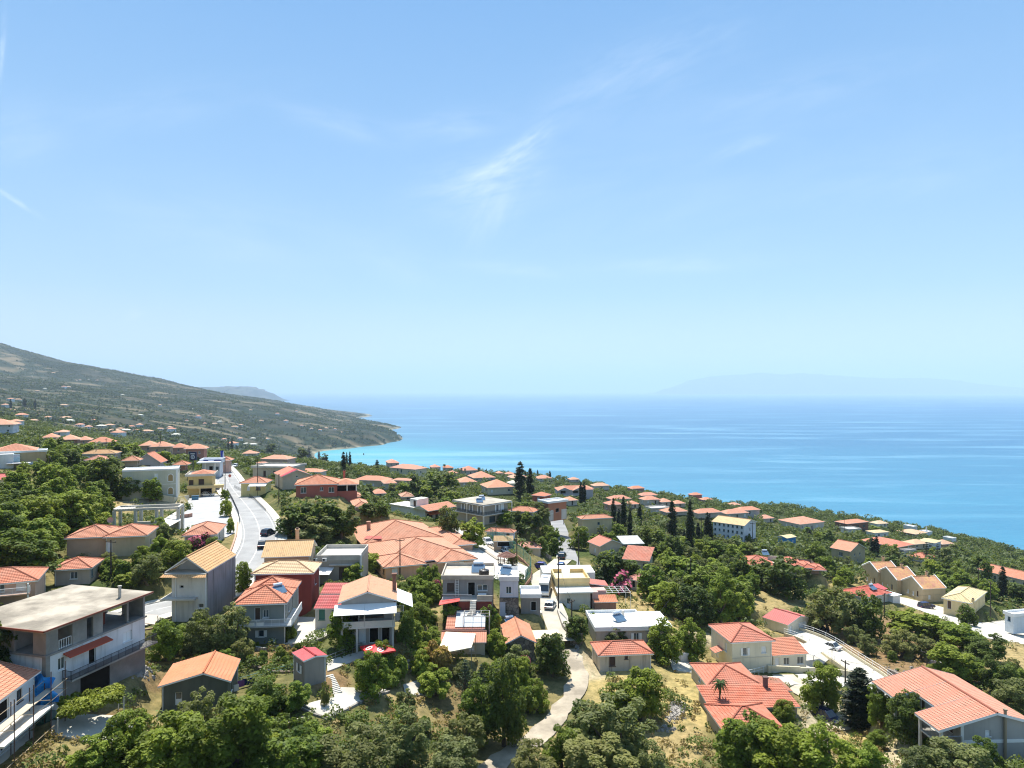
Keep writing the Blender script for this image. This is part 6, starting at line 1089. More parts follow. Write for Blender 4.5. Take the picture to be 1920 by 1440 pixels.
def crown_clumps(rg, k, rx, rz, cz, rmin, rmax, lop=.25):
    out = []
    for i in range(k):
        d = rg.normal(size=3); d /= np.linalg.norm(d); d[2] = d[2] if d[2] > 0 else d[2] * .85; q = rg.random() ** .35; r = rmin + (rmax - rmin) * rg.random()
        out.append((d[0] * (rx - r * .6) * q, d[1] * (rx - r * .6) * q, cz + d[2] * (rz - r * .5) * q * (1.25 if d[2] > 0 else 1), r, .2 + .6 * rg.random()))
    
    for i in range(k // 4): q, t = rg.random() * 6.283, .35 + .5 * rg.random() ** .5; out.append((math.cos(q) * rx * t, math.sin(q) * rx * t, max(.3, cz - rz * .82) + rg.random() * rz * .5, rmin + (rmax - rmin) * rg.random(), .2 + .6 * rg.random()))
    a = rg.random(2) * 2 - 1; return [(x + a[0] * lop * (z - cz), y + a[1] * lop * (z - cz), z, r, t) for x, y, z, r, t in out]
KINDS = {  # colours, clumps, radius x, radius z, centre height, clump radii, leaf size, name
 'broad': ((.040, .080, .008), (.225, .305, .030), 62, 2.9, 2.9, 3.1, .40, .95, .17, 'broadleaf_tree'),
 'bright': ((.062, .120, .010), (.290, .370, .045), 52, 2.8, 2.7, 3.0, .40, .90, .18, 'broadleaf_tree'),
 'olive': ((.050, .070, .020), (.235, .262, .088), 62, 2.9, 2.7, 3.0, .35, .85, .15, 'olive_tree'),
 'dark': ((.020, .044, .009), (.125, .185, .030), 62, 2.9, 3.0, 3.1, .40, 1.0, .17, 'evergreen_tree'),
 'pine': ((.012, .030, .010), (.075, .110, .030), 60, 2.6, 3.2, 3.8, .40, .85, .18, 'pine_tree'),
 'bush': ((.042, .078, .011), (.200, .270, .038), 14, 1.25, .75, .75, .30, .6, .15, 'bush'),
 'dry': ((.12, .085, .025), (.40, .28, .085), 14, 1.25, .8, .75, .30, .6, .15, 'dry_bush'),
 'oleander': ((.034, .066, .014), (.120, .175, .045), 16, 1.35, .95, 1.0, .35, .6, .14, 'oleander_bush')}
TM = {}
def trunk_mesh(rg, h, cl, r0):
    m = MB(); bx, by = rg.normal() * .12, rg.normal() * .12; top = (bx * 2, by * 2, h * .42); m.tube([(0, 0, -.8), (bx, by, h * .2), top], [r0 * 1.35, r0, r0 * .8], 7)
    for c in sorted(cl, key=lambda q: -q[3])[:7]: mid = ((top[0] + c[0]) / 2 + rg.normal() * .12, (top[1] + c[1]) / 2 + rg.normal() * .12, (top[2] + c[2]) / 2 - .1); m.tube([top, mid, c[:3]], [r0 * .6, r0 * .38, r0 * .14], 5)
    return m
def tree_meshes(kind, lod, var):
    k = (kind, lod, var)
    if k in TM: return TM[k]
    dk, lt, n, rx, rz, cz, r0, r1, leaf, nm = KINDS[kind]; rg = np.random.default_rng((sum(map(ord, kind)) * 31 + var * 977) % 99991)
    cl = crown_clumps(rg, n if lod < 2 else n // 2, rx, rz, cz, r0 * (1 if lod < 2 else 1.3), r1 * (1 if lod < 2 else 1.25)); small = rx < 2
    cnt = [9500, 3000, 800][lod] // (3 if small else 1); lf = leaf * [1, 1.75, 3.2][lod]; v, f, t = leaves(cl, cnt, lf, rg=rg); mt = foliage(dk, lt, .42)
    cr = npmesh('crown', v, f, [mt], t); tr = trunk_mesh(rg, cz * 1.1, cl, .09 if small else .24).mesh('trunk', [bark()]); bl = None
    if kind == 'oleander': v2, f2, t2 = leaves([(*c[:2], c[2] + .12, c[3] * 1.08, c[4]) for c in cl], cnt // 3, lf * .8, .6, .15, .9, rg); bl = npmesh('blossom', v2, f2, [plain((.52, .10, .17), .7)])
    TM[k] = (cr, tr, bl, rx, cz + rz * 1.05); return TM[k]
def cypress_meshes(var, lod, fat=False):
    k = ('cyp', var, lod, fat)
    if k in TM: return TM[k]
    rg = np.random.default_rng(500 + var + 7 * fat); H_ = 12.0; cl = []
    for i in range(130):
        z = .8 + (H_ - .8) * rg.random() ** .85; t = z / H_; r = min(1, (t / .14) ** .6) * min(1, max(0, (1 - t) / .42) ** .6) + .02; a = rg.random() * 6.283; q = r * (.25 + .45 * rg.random()); cl.append((math.cos(a) * q, math.sin(a) * q, z, .16 + .34 * r, .15 + .6 * rg.random()))
    v, f, tn = leaves(cl, [7000, 4800, 1500][lod], [.16, .19, .34][lod], .2, .4, .4, rg); v[:, 2] += np.abs(rg.normal(size=len(v))) * .06
    cr = npmesh('crown', v, f, [foliage((.005, .013, .005), (.022, .040, .012), .08)], tn); m = MB(); m.tube([(0, 0, -1), (0, 0, 1.6), (0, 0, 8)], [.26, .2, .06], 6); TM[k] = (cr, m.mesh('trunk', [bark((.16, .13, .10))]), None, 1.0, H_ * .96); return TM[k]
def conifer_meshes(var):
    k = ('con', var)
    if k in TM: return TM[k]
    rg = np.random.default_rng(800 + var); cl = []; m = MB(); m.tube([(0, 0, -1), (0, 0, 5), (0, 0, 11.6)], [.24, .15, .03], 6)
    for t in range(9):
        z = 2.4 + t * 1.05; L_ = 2.6 * (1 - t / 9.6)
        for b in range(6):
            a = b * 1.047 + t * .5; p = (math.cos(a) * L_, math.sin(a) * L_, z + .25 * L_ * .4); m.tube([(0, 0, z), p], [.05, .02], 4)
            for q in (.35, .6, .82, 1.0): cl.append((p[0] * q, p[1] * q, z + (p[2] - z) * q + .06, .20 + .10 * (1 - q) + .05 * L_ * .4, .2 + .5 * rg.random()))
    v, f, tn = leaves(cl, 2600, .19, .5, .6, .35, rg); TM[k] = (npmesh('crown', v, f, [foliage((.010, .026, .012), (.045, .080, .035), .1)], tn), m.mesh('trunk', [bark()]), None, 2.7, 11.9); return TM[k]
def palm_meshes(var):
    k = ('palm', var)
    if k in TM: return TM[k]
    rg = np.random.default_rng(900 + var); vs, n = [], 26; m = MB(); m.tube([(0, 0, -1), (.15, 0, 3), (.1, .1, 6)], [.3, .2, .22], 7)
    for i in range(n):
        a, e = i * 2.4, 1.1 - 1.7 * i / n; prev = None
        for s in range(7):
            q = s / 6; r = 2.3 * q * math.cos(e * .6); z = 6 + 2.0 * q * math.sin(e) - 1.5 * q * q; w = .32 * math.sin(math.pi * min(.95, q + .12)); c = np.array([.1 + math.cos(a) * r, .1 + math.sin(a) * r, z]); sd = np.array([-math.sin(a), math.cos(a), 0]) * w
            if prev is not None: pc, ps = prev; vs += [pc + [0, 0, .06], pc + ps - [0, 0, .1], c + sd - [0, 0, .1], c + [0, 0, .06], c + [0, 0, .06], c - sd - [0, 0, .1], pc - ps - [0, 0, .1], pc + [0, 0, .06]]
            prev = (c, sd)
    v = np.array(vs); TM[k] = (npmesh('crown', v, np.arange(len(v)).reshape(-1, 4), [foliage((.02, .045, .012), (.08, .13, .035), .15)], NR.random(len(v))), m.mesh('trunk', [bark((.16, .12, .08))]), None, 2.5, 8.0); return TM[k]
PHR = {'broad': 'leafy green tree', 'bright': 'bright green fruit tree', 'olive': 'grey-green olive tree', 'dark': 'dense dark evergreen', 'pine': 'dark spreading pine', 'bush': 'round green bush', 'dry': 'straw-coloured dry bush', 'oleander': 'pink-flowering oleander', 'cypress': 'slim dark cypress', 'conifer': 'tiered star-branched conifer', 'palm': 'feathery palm'}
CATS = {'bush': 'bush', 'dry': 'bush', 'oleander': 'bush', 'palm': 'palm'}
USED, TREES = {}, []
def plant_label(kind, p, h):
    ph = PHR[kind]; big = {'bush': 1.8, 'dry': 1.8, 'oleander': 2.4, 'cypress': 11}.get(kind, 6.2); size = 'large ' if h > big * 1.2 else ('small ' if h < big * .72 else '')
    ld = sorted((math.hypot(q[1].x - p.x, q[1].y - p.y) - q[4] * .4, i) for i, q in enumerate(LAND))[:5]
    def rel(i):
        q = LAND[i]; d = p.y - q[1].y
        return 'behind' if d > q[4] * .55 else ('before' if d < -q[4] * .55 else 'beside')
    opts = [f'{size}{ph} {rel(ld[0][1])} the {LAND[ld[0][1]][0]}'] + [f'{size}{ph} between the {LAND[a][0]} and the {LAND[b][0]}' for a, b in ((ld[0][1], ld[1][1]), (ld[0][1], ld[2][1]), (ld[1][1], ld[2][1]))] + [f'{size}{ph} {rel(ld[k][1])} the {LAND[ld[k][1]][0]}' for k in (1, 2)]
    opts = [o for o in opts if len(o.split()) <= 16]
    for o in opts:
        if o not in USED: USED[o] = 1; return o
    return opts[0]
def plant(kind, p, h, w, rz=None, label=None):
    """a tree or bush of a kind, h metres high and w metres wide, standing at p"""
    d = p.y; lod = 0 if d < 150 else (1 if d < 260 else 2); var = rng.randrange(4 if lod == 0 else 3)
    if kind in ('cypress', 'oval'): ms = cypress_meshes(var % 2, lod, kind == 'oval'); nm = 'cypress_tree'; kk = 'cypress'
    elif kind == 'conifer': ms = conifer_meshes(var % 2); nm = 'conifer_tree'; kk = kind
    elif kind == 'palm': ms = palm_meshes(0); nm = 'palm_tree'; kk = kind
    else: ms = tree_meshes(kind, lod, var); nm = KINDS[kind][-1]; kk = kind
    sx, sz = w / (2 * ms[3]), h / ms[4]; rz = rng.uniform(0, 6.28) if rz is None else rz; loc = (p.x, p.y, p.z - .1)
    if d < 330 or kind in ('cypress', 'conifer', 'palm'):
        r = empty(nm, loc, rz); r.scale = (sx, sx, sz); link('trunk', ms[1], r); c = link('crown', ms[0], r)
        if ms[2]: link('blossom', ms[2], c)
    else: r = link(nm, ms[0], None, loc, rz, (sx, sx, sz))
    tag(r, label or plant_label(kk, p, h), CATS.get(kk, 'tree'), {'bush': 'garden bushes', 'dry': 'dry bushes', 'oleander': 'oleander bushes', 'cypress': 'cypress trees', 'olive': 'olive trees', 'dark': 'dark evergreen trees', 'pine': 'pine trees', 'conifer': 'tiered conifers', 'palm': 'palms'}.get(kk, 'broadleaf trees')); TREES.append((p.x, p.y, w / 2)); return r
def T(kind, px, top, base, wpx):
    p = G(px, base); k = (1.25 if kind == 'cypress' else .88); plant(kind, p, (base - top) / F * p.y * (1.05 if kind == 'cypress' else .95), wpx / F * p.y * k)
# places where nothing grows
_HR = [(h['f'].c.x, h['f'].c.y, math.cos(h['f'].yaw), math.sin(h['f'].yaw), h['f'].W, h['f'].Dp) for h in HOUSES]
def blocked(x, y, m):
    b = np.zeros(x.shape, bool)
    for cx, cy, c, s, w, d in _HR:
        u, v = (x - cx) * c + (y - cy) * s, -(x - cx) * s + (y - cy) * c; b |= (u > -m - .6) & (u < w + m + .6) & (v > -m - .6) & (v < d + m + .6)
    for pts, half in ROADS:
        for a, e in zip(pts[:-1:3], pts[3::3]): b |= np.hypot(x - (a.x + e.x) / 2, y - (a.y + e.y) / 2) < half + m + 1.2
    for _, p, *_o in POLYS:
        ins = np.zeros(x.shape, bool)
        for i in range(len(p)): a, e = p[i], p[(i+1) % len(p)]; ins ^= ((a.y > y) != (e.y > y)) & (x < (e.x - a.x) * (y - a.y) / ((e.y - a.y) or 1e-9) + a.x)
        b |= ins
    return b
for pts, half in ROADS[:5]:
    for p in pts[::5]: a = pix(p); CLEAR.append((a[0] - half * F / p.y * .7, a[1] - 3, a[0] + half * F / p.y * .7, a[1] + 3, p.y))
for _, p, *_o in POLYS: a = [pix(q) for q in p]; CLEAR.append((min(q[0] for q in a), min(q[1] for q in a), max(q[0] for q in a), max(q[1] for q in a), p[0].y))
def hides(p, h, w):
    cx, by = pix(p); s = F / p.y; x0, x1, y0, y1 = cx - w * s / 2, cx + w * s / 2, by - h * s, by - h * s * .2
    for a, b, c, d, D in CLEAR:
        if D < p.y + 2: continue
        ox, oy = min(x1, c) - max(x0, a), min(y1, d) - max(y0, b)
        if ox > 0 and oy > 0 and ox * oy / min((x1-x0) * (y1-y0), max((c-a) * (d-b), 1)) > .22: return True
    return False
def scatter(poly, n, mix, hr, gap=.7, tries=14):
    """n plants inside a polygon of photograph pixels, kept off buildings, roads and one another"""
    xs, ys = [q[0] for q in poly], [q[1] for q in poly]; done = 0
    for _ in range(n * tries):
        if done >= n: break
        x, y = rng.uniform(min(xs), max(xs)), rng.uniform(min(ys), max(ys)); ins = False
        for i in range(len(poly)):
            a, b = poly[i], poly[(i+1) % len(poly)]
            if (a[1] > y) != (b[1] > y) and x < (b[0]-a[0]) * (y - a[1]) / ((b[1]-a[1]) or 1e-9) + a[0]: ins = not ins
        if not ins: continue
        p = G(x, y); h = rng.uniform(*hr); kind = rng.choice(mix); w = h * (rng.uniform(.2, .24) if kind == 'cypress' else rng.uniform(.85, 1.2))
        if blocked(np.array([p.x]), np.array([p.y]), w * .22)[0] or any(math.hypot(p.x - a, p.y - b) < (w / 2 + c) * gap for a, b, c in TREES) or hides(p, h, w): continue
        plant(kind, p, h, w); done += 1
# trees one can pick out in the photograph: kind, column, top row, base row, width in pixels
for t in [('olive',372,1292,1405,100),('broad',440,1298,1452,170),('broad',320,1335,1475,170),('broad',545,1365,1480,150),('bright',590,1350,1430,90),('olive',655,1362,1490,175),('olive',758,1330,1432,120),('olive',845,1385,1475,140),('olive',868,1338,1425,95),('dark',945,1222,1400,105),('broad',898,1275,1385,95),
 ('broad',238,1330,1440,110),('bright',170,1375,1450,90),('conifer',872,1228,1300,44),('conifer',902,1238,1300,34),('bright',815,1248,1305,75),('bright',790,1215,1270,50),('broad',698,1220,1305,76),('dark',1036,1180,1268,76),('broad',1008,1270,1330,50),
 ('dark',1108,1318,1420,110),('olive',1150,1300,1440,185),('broad',1200,1250,1350,110),('broad',1165,1280,1345,80),('olive',1000,1392,1480,110),('broad',1052,1358,1445,85),('olive',1128,1380,1490,170),('olive',1215,1385,1480,90),
 ('broad',1395,1330,1460,130),('broad',1470,1352,1480,150),('broad',1548,1362,1490,150),('broad',1625,1395,1492,100),('oval',1612,1252,1368,74),('broad',1540,1238,1335,86),('broad',1652,1282,1362,60),('dark',1700,1292,1392,84),('bush',1750,1378,1402,40),('olive',1800,1390,1490,150),('broad',1850,1382,1450,64),('olive',1735,1400,1490,120),('broad',1470,1310,1362,50),
 ('olive',1553,1096,1186,92),('olive',1604,1104,1188,84),('dark',1634,1112,1200,64),('olive',1602,1170,1208,44),('olive',1626,1188,1228,44),('olive',1686,1180,1232,72),('olive',1725,1190,1236,64),('bright',1700,1142,1190,90),('broad',1752,1152,1200,90),('broad',1805,1166,1222,90),('dark',1850,1188,1240,80),('bright',1786,1205,1285,100),('broad',1822,1232,1280,66),('dark',1878,1230,1300,76),('olive',1902,1268,1335,90),('dark',1812,1130,1172,40),
 ('broad',1246,1160,1240,80),('broad',1296,1160,1236,64),('dark',1080,1150,1200,56),('olive',1155,1176,1212,60),('broad',1352,1066,1172,80),('dark',1300,1092,1168,95),('broad',1255,1088,1150,70),('dark',1145,1030,1092,78),('oleander',1166,1072,1112,48),('bush',1110,1148,1180,34),('broad',1222,1058,1120,64),('broad',1320,1060,1120,80),('dark',1390,1040,1100,60),('bright',1280,1042,1092,70),('broad',1380,1090,1150,70),
 ('dark',1470,1040,1118,90),('dark',1425,1046,1100,70),('broad',1530,1015,1060,44),('broad',1548,1040,1082,50),('dark',1225,985,1035,60),('dark',1262,1000,1050,50),('broad',1340,1010,1050,50),
 ('dark',558,938,1004,90),('dark',606,932,1006,104),('dark',640,946,1010,74),('olive',588,962,1016,86),('broad',457,1050,1112,40),('bright',422,916,936,19),('bright',424,932,968,26),('bright',432,970,1000,18),
 ('dark',192,850,932,74),('dark',243,884,936,56),('broad',284,894,940,44),('broad',100,868,930,72),('bright',30,880,925,50),('dry',176,888,918,22),('broad',60,925,1010,120),('bright',120,915,1000,100),('broad',40,990,1075,130),('bright',165,925,1000,80),('broad',0,940,1030,110),('bright',85,960,1040,90),('broad',10,1010,1085,80),('bright',150,985,1010,40),
 ('broad',312,1160,1240,72),('olive',372,1148,1228,76),('olive',432,1132,1226,92),('broad',640,1142,1214,66),('broad',668,1140,1175,36),('broad',500,1268,1345,90),('bright',555,1275,1330,64),('broad',470,1290,1345,60),('bush',540,1165,1200,30),('olive',610,1276,1325,22),
 ('bright',884,972,1026,58),('olive',842,946,1003,46),('bright',700,1036,1072,46),('bright',662,1052,1096,46),('broad',790,1060,1108,30),('oleander',818,1086,1118,22),('olive',960,1028,1060,26),('oleander',984,1226,1262,26),('dark',762,1135,1215,40),('broad',772,1110,1160,34),('bright',848,1130,1172,50),('bright',918,1128,1200,50),('broad',930,1180,1235,54),('dark',955,1195,1238,40),
 ('oleander',372,998,1030,50),('broad',400,1005,1035,36),('broad',330,1010,1070,70),('olive',280,1035,1095,70),('bright',240,1070,1100,56),('broad',345,1030,1075,40),('broad',1040,990,1040,44),('dark',1010,1000,1040,40),('broad',1085,985,1030,46),
 ('dark',810,880,926,62),('dark',842,884,926,44),('dark',780,890,930,40),('pine',508,830,853,22),('pine',565,838,868,26),('pine',606,850,872,20),('conifer',353,812,838,11),('conifer',819,856,874,9),('conifer',676,888,905,20),('palm',833,866,884,9),('palm',865,873,892,7),('palm',872,874,892,6),('palm',898,872,890,9),
 ('dark',1849,1046,1092,30),('conifer',1737,1012,1052,26),('conifer',1758,1016,1054,20),('broad',1640,985,1000,24),('cypress',975,872,932,17),('cypress',994,884,940,13),('palm',1350,1255,1335,40)]: T(*t)  # the last palm stands in for a many-headed yucca
for t in [(1150,939,987,9),(1160,957,996,8),(1169,938,1004,11),(1181,959,1010,9),(1199,948,988,8),(1260,946,1017,16),(1294,947,1040,14),(1283,996,1032,9),(1309,983,1014,8),(1326,966,1022,11),(1332,981,1023,10),(1089,907,946,7),(1095,907,947,7),(644,851,888,8),(656,850,882,5),(650,851,880,4),(707,864,884,7),(682,852,874,4),(598,847,862,4),(579,842,862,6),
 (1636,1012,1042,9),(1643,1008,1042,9),(1880,1068,1126,14),(1518,995,1018,8),(435,824,846,4),(428,826,846,3),(1031,884,900,4),(912,880,892,3),(1008,882,896,3),(1004,881,893,3),(1157,906,918,2),(1198,906,920,2),(1207,908,920,2),(1220,908,925,4),(1235,909,923,3),(1243,911,924,3),(1248,912,926,3),(1115,896,905,2),(20,750,768,4),(66,750,766,4),(46,748,764,6),(985,884,897,4),(1875,1052,1064,5)]: T('cypress', *t)
_p = V((-53.6, 73.9, gz(-53.6, 73.9))); plant('pine', _p, 10.2, 4.6, label='tall shaggy yellow-green pine standing against the unfinished concrete block')
# groves and gardens
scatter([(0,900),(120,880),(215,900),(222,960),(205,985),(110,1006),(110,1050),(0,1060)], 30, ['broad', 'bright', 'broad'], (4, 6.5), .55)
scatter([(90,848),(245,852),(330,868),(350,884),(240,884),(90,880)], 26, ['broad', 'dark', 'bright'], (4, 7), .6)
scatter([(190,1010),(340,1010),(330,1110),(200,1110)], 14, ['broad', 'bush', 'olive', 'bright'], (2, 5), .6)
scatter([(1170,1085),(1290,1035),(1420,1062),(1400,1165),(1290,1165),(1190,1130)], 44, ['broad', 'bright', 'dark', 'olive', 'bright'], (3, 5.8), .55)
scatter([(1060,1000),(1200,1000),(1400,1010),(1500,1060),(1560,1110),(1420,1080),(1220,1050),(1090,1060)], 52, ['olive', 'dark', 'broad', 'olive'], (3, 5.2), .6)
scatter([(680,925),(860,925),(860,975),(680,975)], 22, ['dark', 'olive', 'broad'], (4, 6.5), .6)
scatter([(940,955),(1050,960),(1050,1040),(950,1000)], 20, ['dark', 'broad', 'olive'], (3.5, 6), .6)
scatter([(755,1085),(830,1085),(838,1240),(745,1240)], 30, ['bush', 'broad', 'bright', 'bush'], (1.2, 4), .7)
scatter([(700,1240),(1010,1235),(1000,1330),(900,1420),(720,1400)], 18, ['broad', 'bush', 'olive', 'bright', 'dry'], (1.5, 5), .6)
scatter([(1330,1160),(1460,1180),(1640,1160),(1920,1200),(1920,1320),(1700,1260),(1560,1200)], 14, ['olive', 'olive', 'broad', 'bush'], (1.5, 3.6), .9)
scatter([(460,1320),(620,1345),(560,1440),(440,1440)], 8, ['bush', 'bright'], (1.2, 3), .7)
scatter([(1560,1330),(1920,1340),(1920,1440),(1650,1440)], 10, ['bush', 'olive', 'broad'], (1.5, 3.5), .7)
scatter([(440,1215),(560,1215),(560,1260),(440,1240)], 10, ['bush', 'dry', 'bush'], (.9, 1.8), .7)
scatter([(280,1180),(470,1180),(470,1260),(280,1260)], 10, ['broad', 'bush', 'olive'], (1.5, 4.5), .6)
scatter([(1560,1080),(1700,1075),(1920,1100),(1920,1140),(1860,1130),(1700,1105),(1560,1105)], 24, ['broad', 'dark', 'bright'], (3.5, 7), .6)
scatter([(1500,1000),(1600,1010),(1750,1030),(1920,1060),(1920,1090),(1700,1075),(1560,1070)], 30, ['dark', 'olive', 'broad'], (4, 7), .6)
def lush(x, y):
    j = np.clip(((np.log(y) - VV[0]) / (VV[1] - VV[0])).astype(int), 0, NV - 1); i = np.clip(((x / y - U[0]) / (U[1] - U[0])).astype(int), 0, NU - 1); c = CC[j, i]; return c[:, 1] / np.maximum(c[:, 0], 1e-4)
def mass(name, n, dmin, dmax, size, lf, leaf, cols, dens, umin=-.82, umax=.82, marg=1.5, keep=None):
    """uncountable growth over the ground as one mesh"""
    u = NR.uniform(umin, umax, n * 6); y = np.exp(NR.uniform(math.log(dmin), math.log(dmax), n * 6)) if dens == 'screen' else np.sqrt(NR.uniform(dmin ** 2, dmax ** 2, n * 6)); x = u * y
    ok = ~blocked(x, y, marg); x, y = x[ok], y[ok]; z = np.array([gz(a, b) for a, b in zip(x, y)]); ok = z > SEA + 4
    if keep: ok &= keep(x, y, z)
    x, y, z = x[ok][:n], y[ok][:n], z[ok][:n]; m = len(x); r = size[0] + (size[1] - size[0]) * NR.random(m) ** 1.5; cl = np.stack([x, y, z + r * .55, r, .2 + .6 * NR.random(m)], 1)
    v, f, t = leaves(cl, m * lf, leaf, .4, .5, .6); ls = np.repeat(1.0, len(v)); o = tag(link(name, npmesh(name, v, f, [foliage(*cols)], t)), kind='stuff'); return o
def _nohide(x, y, z):
    k = np.ones(len(x), bool); px, py = 960 + F * x / y, EH - F * z / y
    for a, b, c, d, D in CLEAR: k &= ~((px > a - 2) & (px < c + 2) & (py - F * 3.2 / y < d) & (py > b) & (y < D - 2) & (y > D - 90))
    return k
def _veg(x, y): return fbm(x / 16, y / 16, 21) * .7 + fbm(x / 5, y / 5, 33) * .3
mass('undergrowth', 6400, 52, 260, (.35, 1.25), 44, .17, ((.026, .054, .010), (.130, .185, .036)), 'screen', keep=lambda x, y, z: lush(x, y) + NR.normal(size=len(x)) * .16 > .98)
mass('undergrowth', 9000, 140, 560, (.6, 1.7), 30, .40, ((.022, .046, .010), (.120, .170, .040)), 'area', keep=lambda x, y, z: (fbm(x / 30, y / 30, 77) + NR.random(len(x)) * .3 > .46) & (lush(x, y) > .85))
mass('dry_scrub', 4200, 55, 230, (.22, .65), 26, .13, ((.15, .10, .035), (.40, .29, .11)), 'screen', keep=lambda x, y, z: lush(x, y) < 1.0)
mass('woodland', 8000, 215, 980, (1.0, 4.0), 50, .62, ((.018, .038, .009), (.095, .138, .036)), 'area', keep=lambda x, y, z: (_nohide(x, y, z)) & (fbm(x / 40, y / 40, 91) + NR.random(len(x)) * .4 > .38))
def _hillveg(x, y, z): return (fbm(x / 95, y / 60, 51, 5) + NR.random(len(x)) * .06 < .57) & (fbm(x / 48, y / 26, 81, 4) < .60) & (fbm(x / 300, y / 200, 95, 3) + NR.random(len(x)) * .35 > .5)
mass('far_woodland', 30000, 850, 5600, (1.8, 5.0), 10, 2.4, ((.006, .021, .013), (.028, .058, .030)), 'area', umin=-.9, umax=.05, marg=0, keep=_hillveg)  # tree greens shifted to blue, haze put into the leaf colour
# thickets at the sea edge, one mass
# ------------------------------------------------------------------ vehicles
CARM = {}
CARS = {'hatch': (4.0, 1.72, 1.46), 'sedan': (4.4, 1.74, 1.42), 'suv': (4.6, 1.86, 1.72), 'bus': (7.2, 2.1, 2.75), 'pickup': (5.0, 1.78, 1.75)}
def car_parts(kind, col):
    k = (kind, col)
    if k in CARM: return CARM[k]
    L_, W_, H_ = CARS[kind]; w = W_ / 2; h = L_ / 2; b = MB(); belt = .58 * H_ if kind != 'bus' else 1.25
    st = {'hatch': [(-h, .55, belt * .92), (-h + .12, .3, belt), (h * .35, .25, belt), (h * .82, .25, belt * .88), (h, .4, belt * .66)], 'sedan': [(-h, .5, belt * .9), (-h + .15, .3, belt), (h * .3, .25, belt), (h * .85, .25, belt * .88), (h, .4, belt * .66)], 'suv': [(-h, .55, belt), (-h + .1, .35, belt), (h * .38, .3, belt), (h * .88, .3, belt * .93), (h, .45, belt * .7)],
          'bus': [(-h, .5, belt), (-h + .1, .35, belt), (h * .7, .35, belt), (h - .1, .35, belt * .98), (h, .5, belt * .8)], 'pickup': [(-h, .5, belt * .95), (-h + .1, .35, belt * .95), (-.3, .3, belt * .95), (h * .45, .3, belt), (h * .9, .3, belt * .95), (h, .45, belt * .7)]}[kind]
    def sec(x, z0, z1, q): return [(x, -w * q, z0), (x, -w * (q * .5 + .5), (z0 + z1) * .55), (x, -w * .95 * q, z1), (x, w * .95 * q, z1), (x, w * (q * .5 + .5), (z0 + z1) * .55), (x, w * q, z0)]
    S_ = [sec(x, a, c, .9 if i in (0, len(st) - 1) else 1) for i, (x, a, c) in enumerate(st)]
    for p, q in zip(S_[:-1], S_[1:]):
        for i in range(6): j = (i + 1) % 6; b.face([p[i], p[j], q[j], q[i]])
    b.face(S_[0]); b.face(S_[-1][::-1])
    c0, c1, t0, t1 = {'hatch': (-h + .12, h * .45, -h + .5, h * .02), 'sedan': (-h * .72, h * .42, -h * .42, h * .02), 'suv': (-h + .1, h * .45, -h + .35, h * .12), 'bus': (-h + .05, h - .06, -h + .15, h * .80), 'pickup': (-.25, h * .5, -.15, h * .18)}[kind]
    H_ = H_ if kind != 'bus' else 2.35; y0, y1 = w * .94, w * .78 if kind != 'bus' else w * .88; zb, zt = belt - .02, H_; lo = [(c0, -y0, zb), (c1, -y0, zb), (c1, y0, zb), (c0, y0, zb)]; hi = [(t0, -y1, zt), (t1, -y1, zt), (t1, y1, zt), (t0, y1, zt)]; g = MB()
    for i in range(4): j = (i + 1) % 4; g.face([lo[i], lo[j], hi[j], hi[i]])
    b.face([(t0 - .02, -y1 - .01, zt + .01), (t1 + .02, -y1 - .01, zt + .01), (t1 - .1, -y1 * .8, zt + .06), (t0 + .1, -y1 * .8, zt + .06)]); b.face([(t0 + .1, -y1 * .8, zt + .06), (t1 - .1, -y1 * .8, zt + .06), (t1 - .1, y1 * .8, zt + .06), (t0 + .1, y1 * .8, zt + .06)]); b.face([(t0 - .02, y1 + .01, zt + .01), (t0 + .1, y1 * .8, zt + .06), (t1 - .1, y1 * .8, zt + .06), (t1 + .02, y1 + .01, zt + .01)])
    b.face([(t1 + .02, -y1 - .01, zt + .01), (t1 + .02, y1 + .01, zt + .01), (t1 - .1, y1 * .8, zt + .06), (t1 - .1, -y1 * .8, zt + .06)]); b.face([(t0 - .02, -y1 - .01, zt + .01), (t0 + .1, -y1 * .8, zt + .06), (t0 + .1, y1 * .8, zt + .06), (t0 - .02, y1 + .01, zt + .01)])
    if kind == 'bus': b.box(t0 - .05, -w * .93, 2.42, t1 + .25, w * .93, 2.8); b.box(t0 + 1, -.5, 2.803, t0 + 2.6, .5, 2.95)
    for i, (p, q) in enumerate(zip(lo, hi)): b.tube([p, q], .045, 4)
    for s in (-1, 1):
        for f in ((.35, .62) if kind != 'bus' else (.2, .4, .6, .8)): x0 = c0 + (c1 - c0) * f; x1 = t0 + (t1 - t0) * f; b.tube([(x0, s * y0, zb), (x1, s * y1, zt)], .045, 4)
    wm = MB(); wm.tube([(0, -.1, 0), (0, .1, 0)], .33 if kind != 'bus' else .42, 14); rm = MB(); rm.tube([(0, -.105, 0), (0, .105, 0)], .19, 10)
    hl = MB(); hl.box(-.05, -.18, -.07, .05, .18, .07); paint = plain(col, .25, .3, .6)
    CARM[k] = (b.mesh('body', [paint]), g.mesh('glazing', [glass((.02, .025, .03))]), wm.mesh('tyre', [plain((.015, .015, .016), .8)]), rm.mesh('rim', [plain((.5, .5, .52), .3, .8)]), hl.mesh('headlight', [plain((.7, .72, .75), .15)]), hl.mesh('tail_light', [plain((.35, .01, .01), .3)]), L_, W_, belt); return CARM[k]
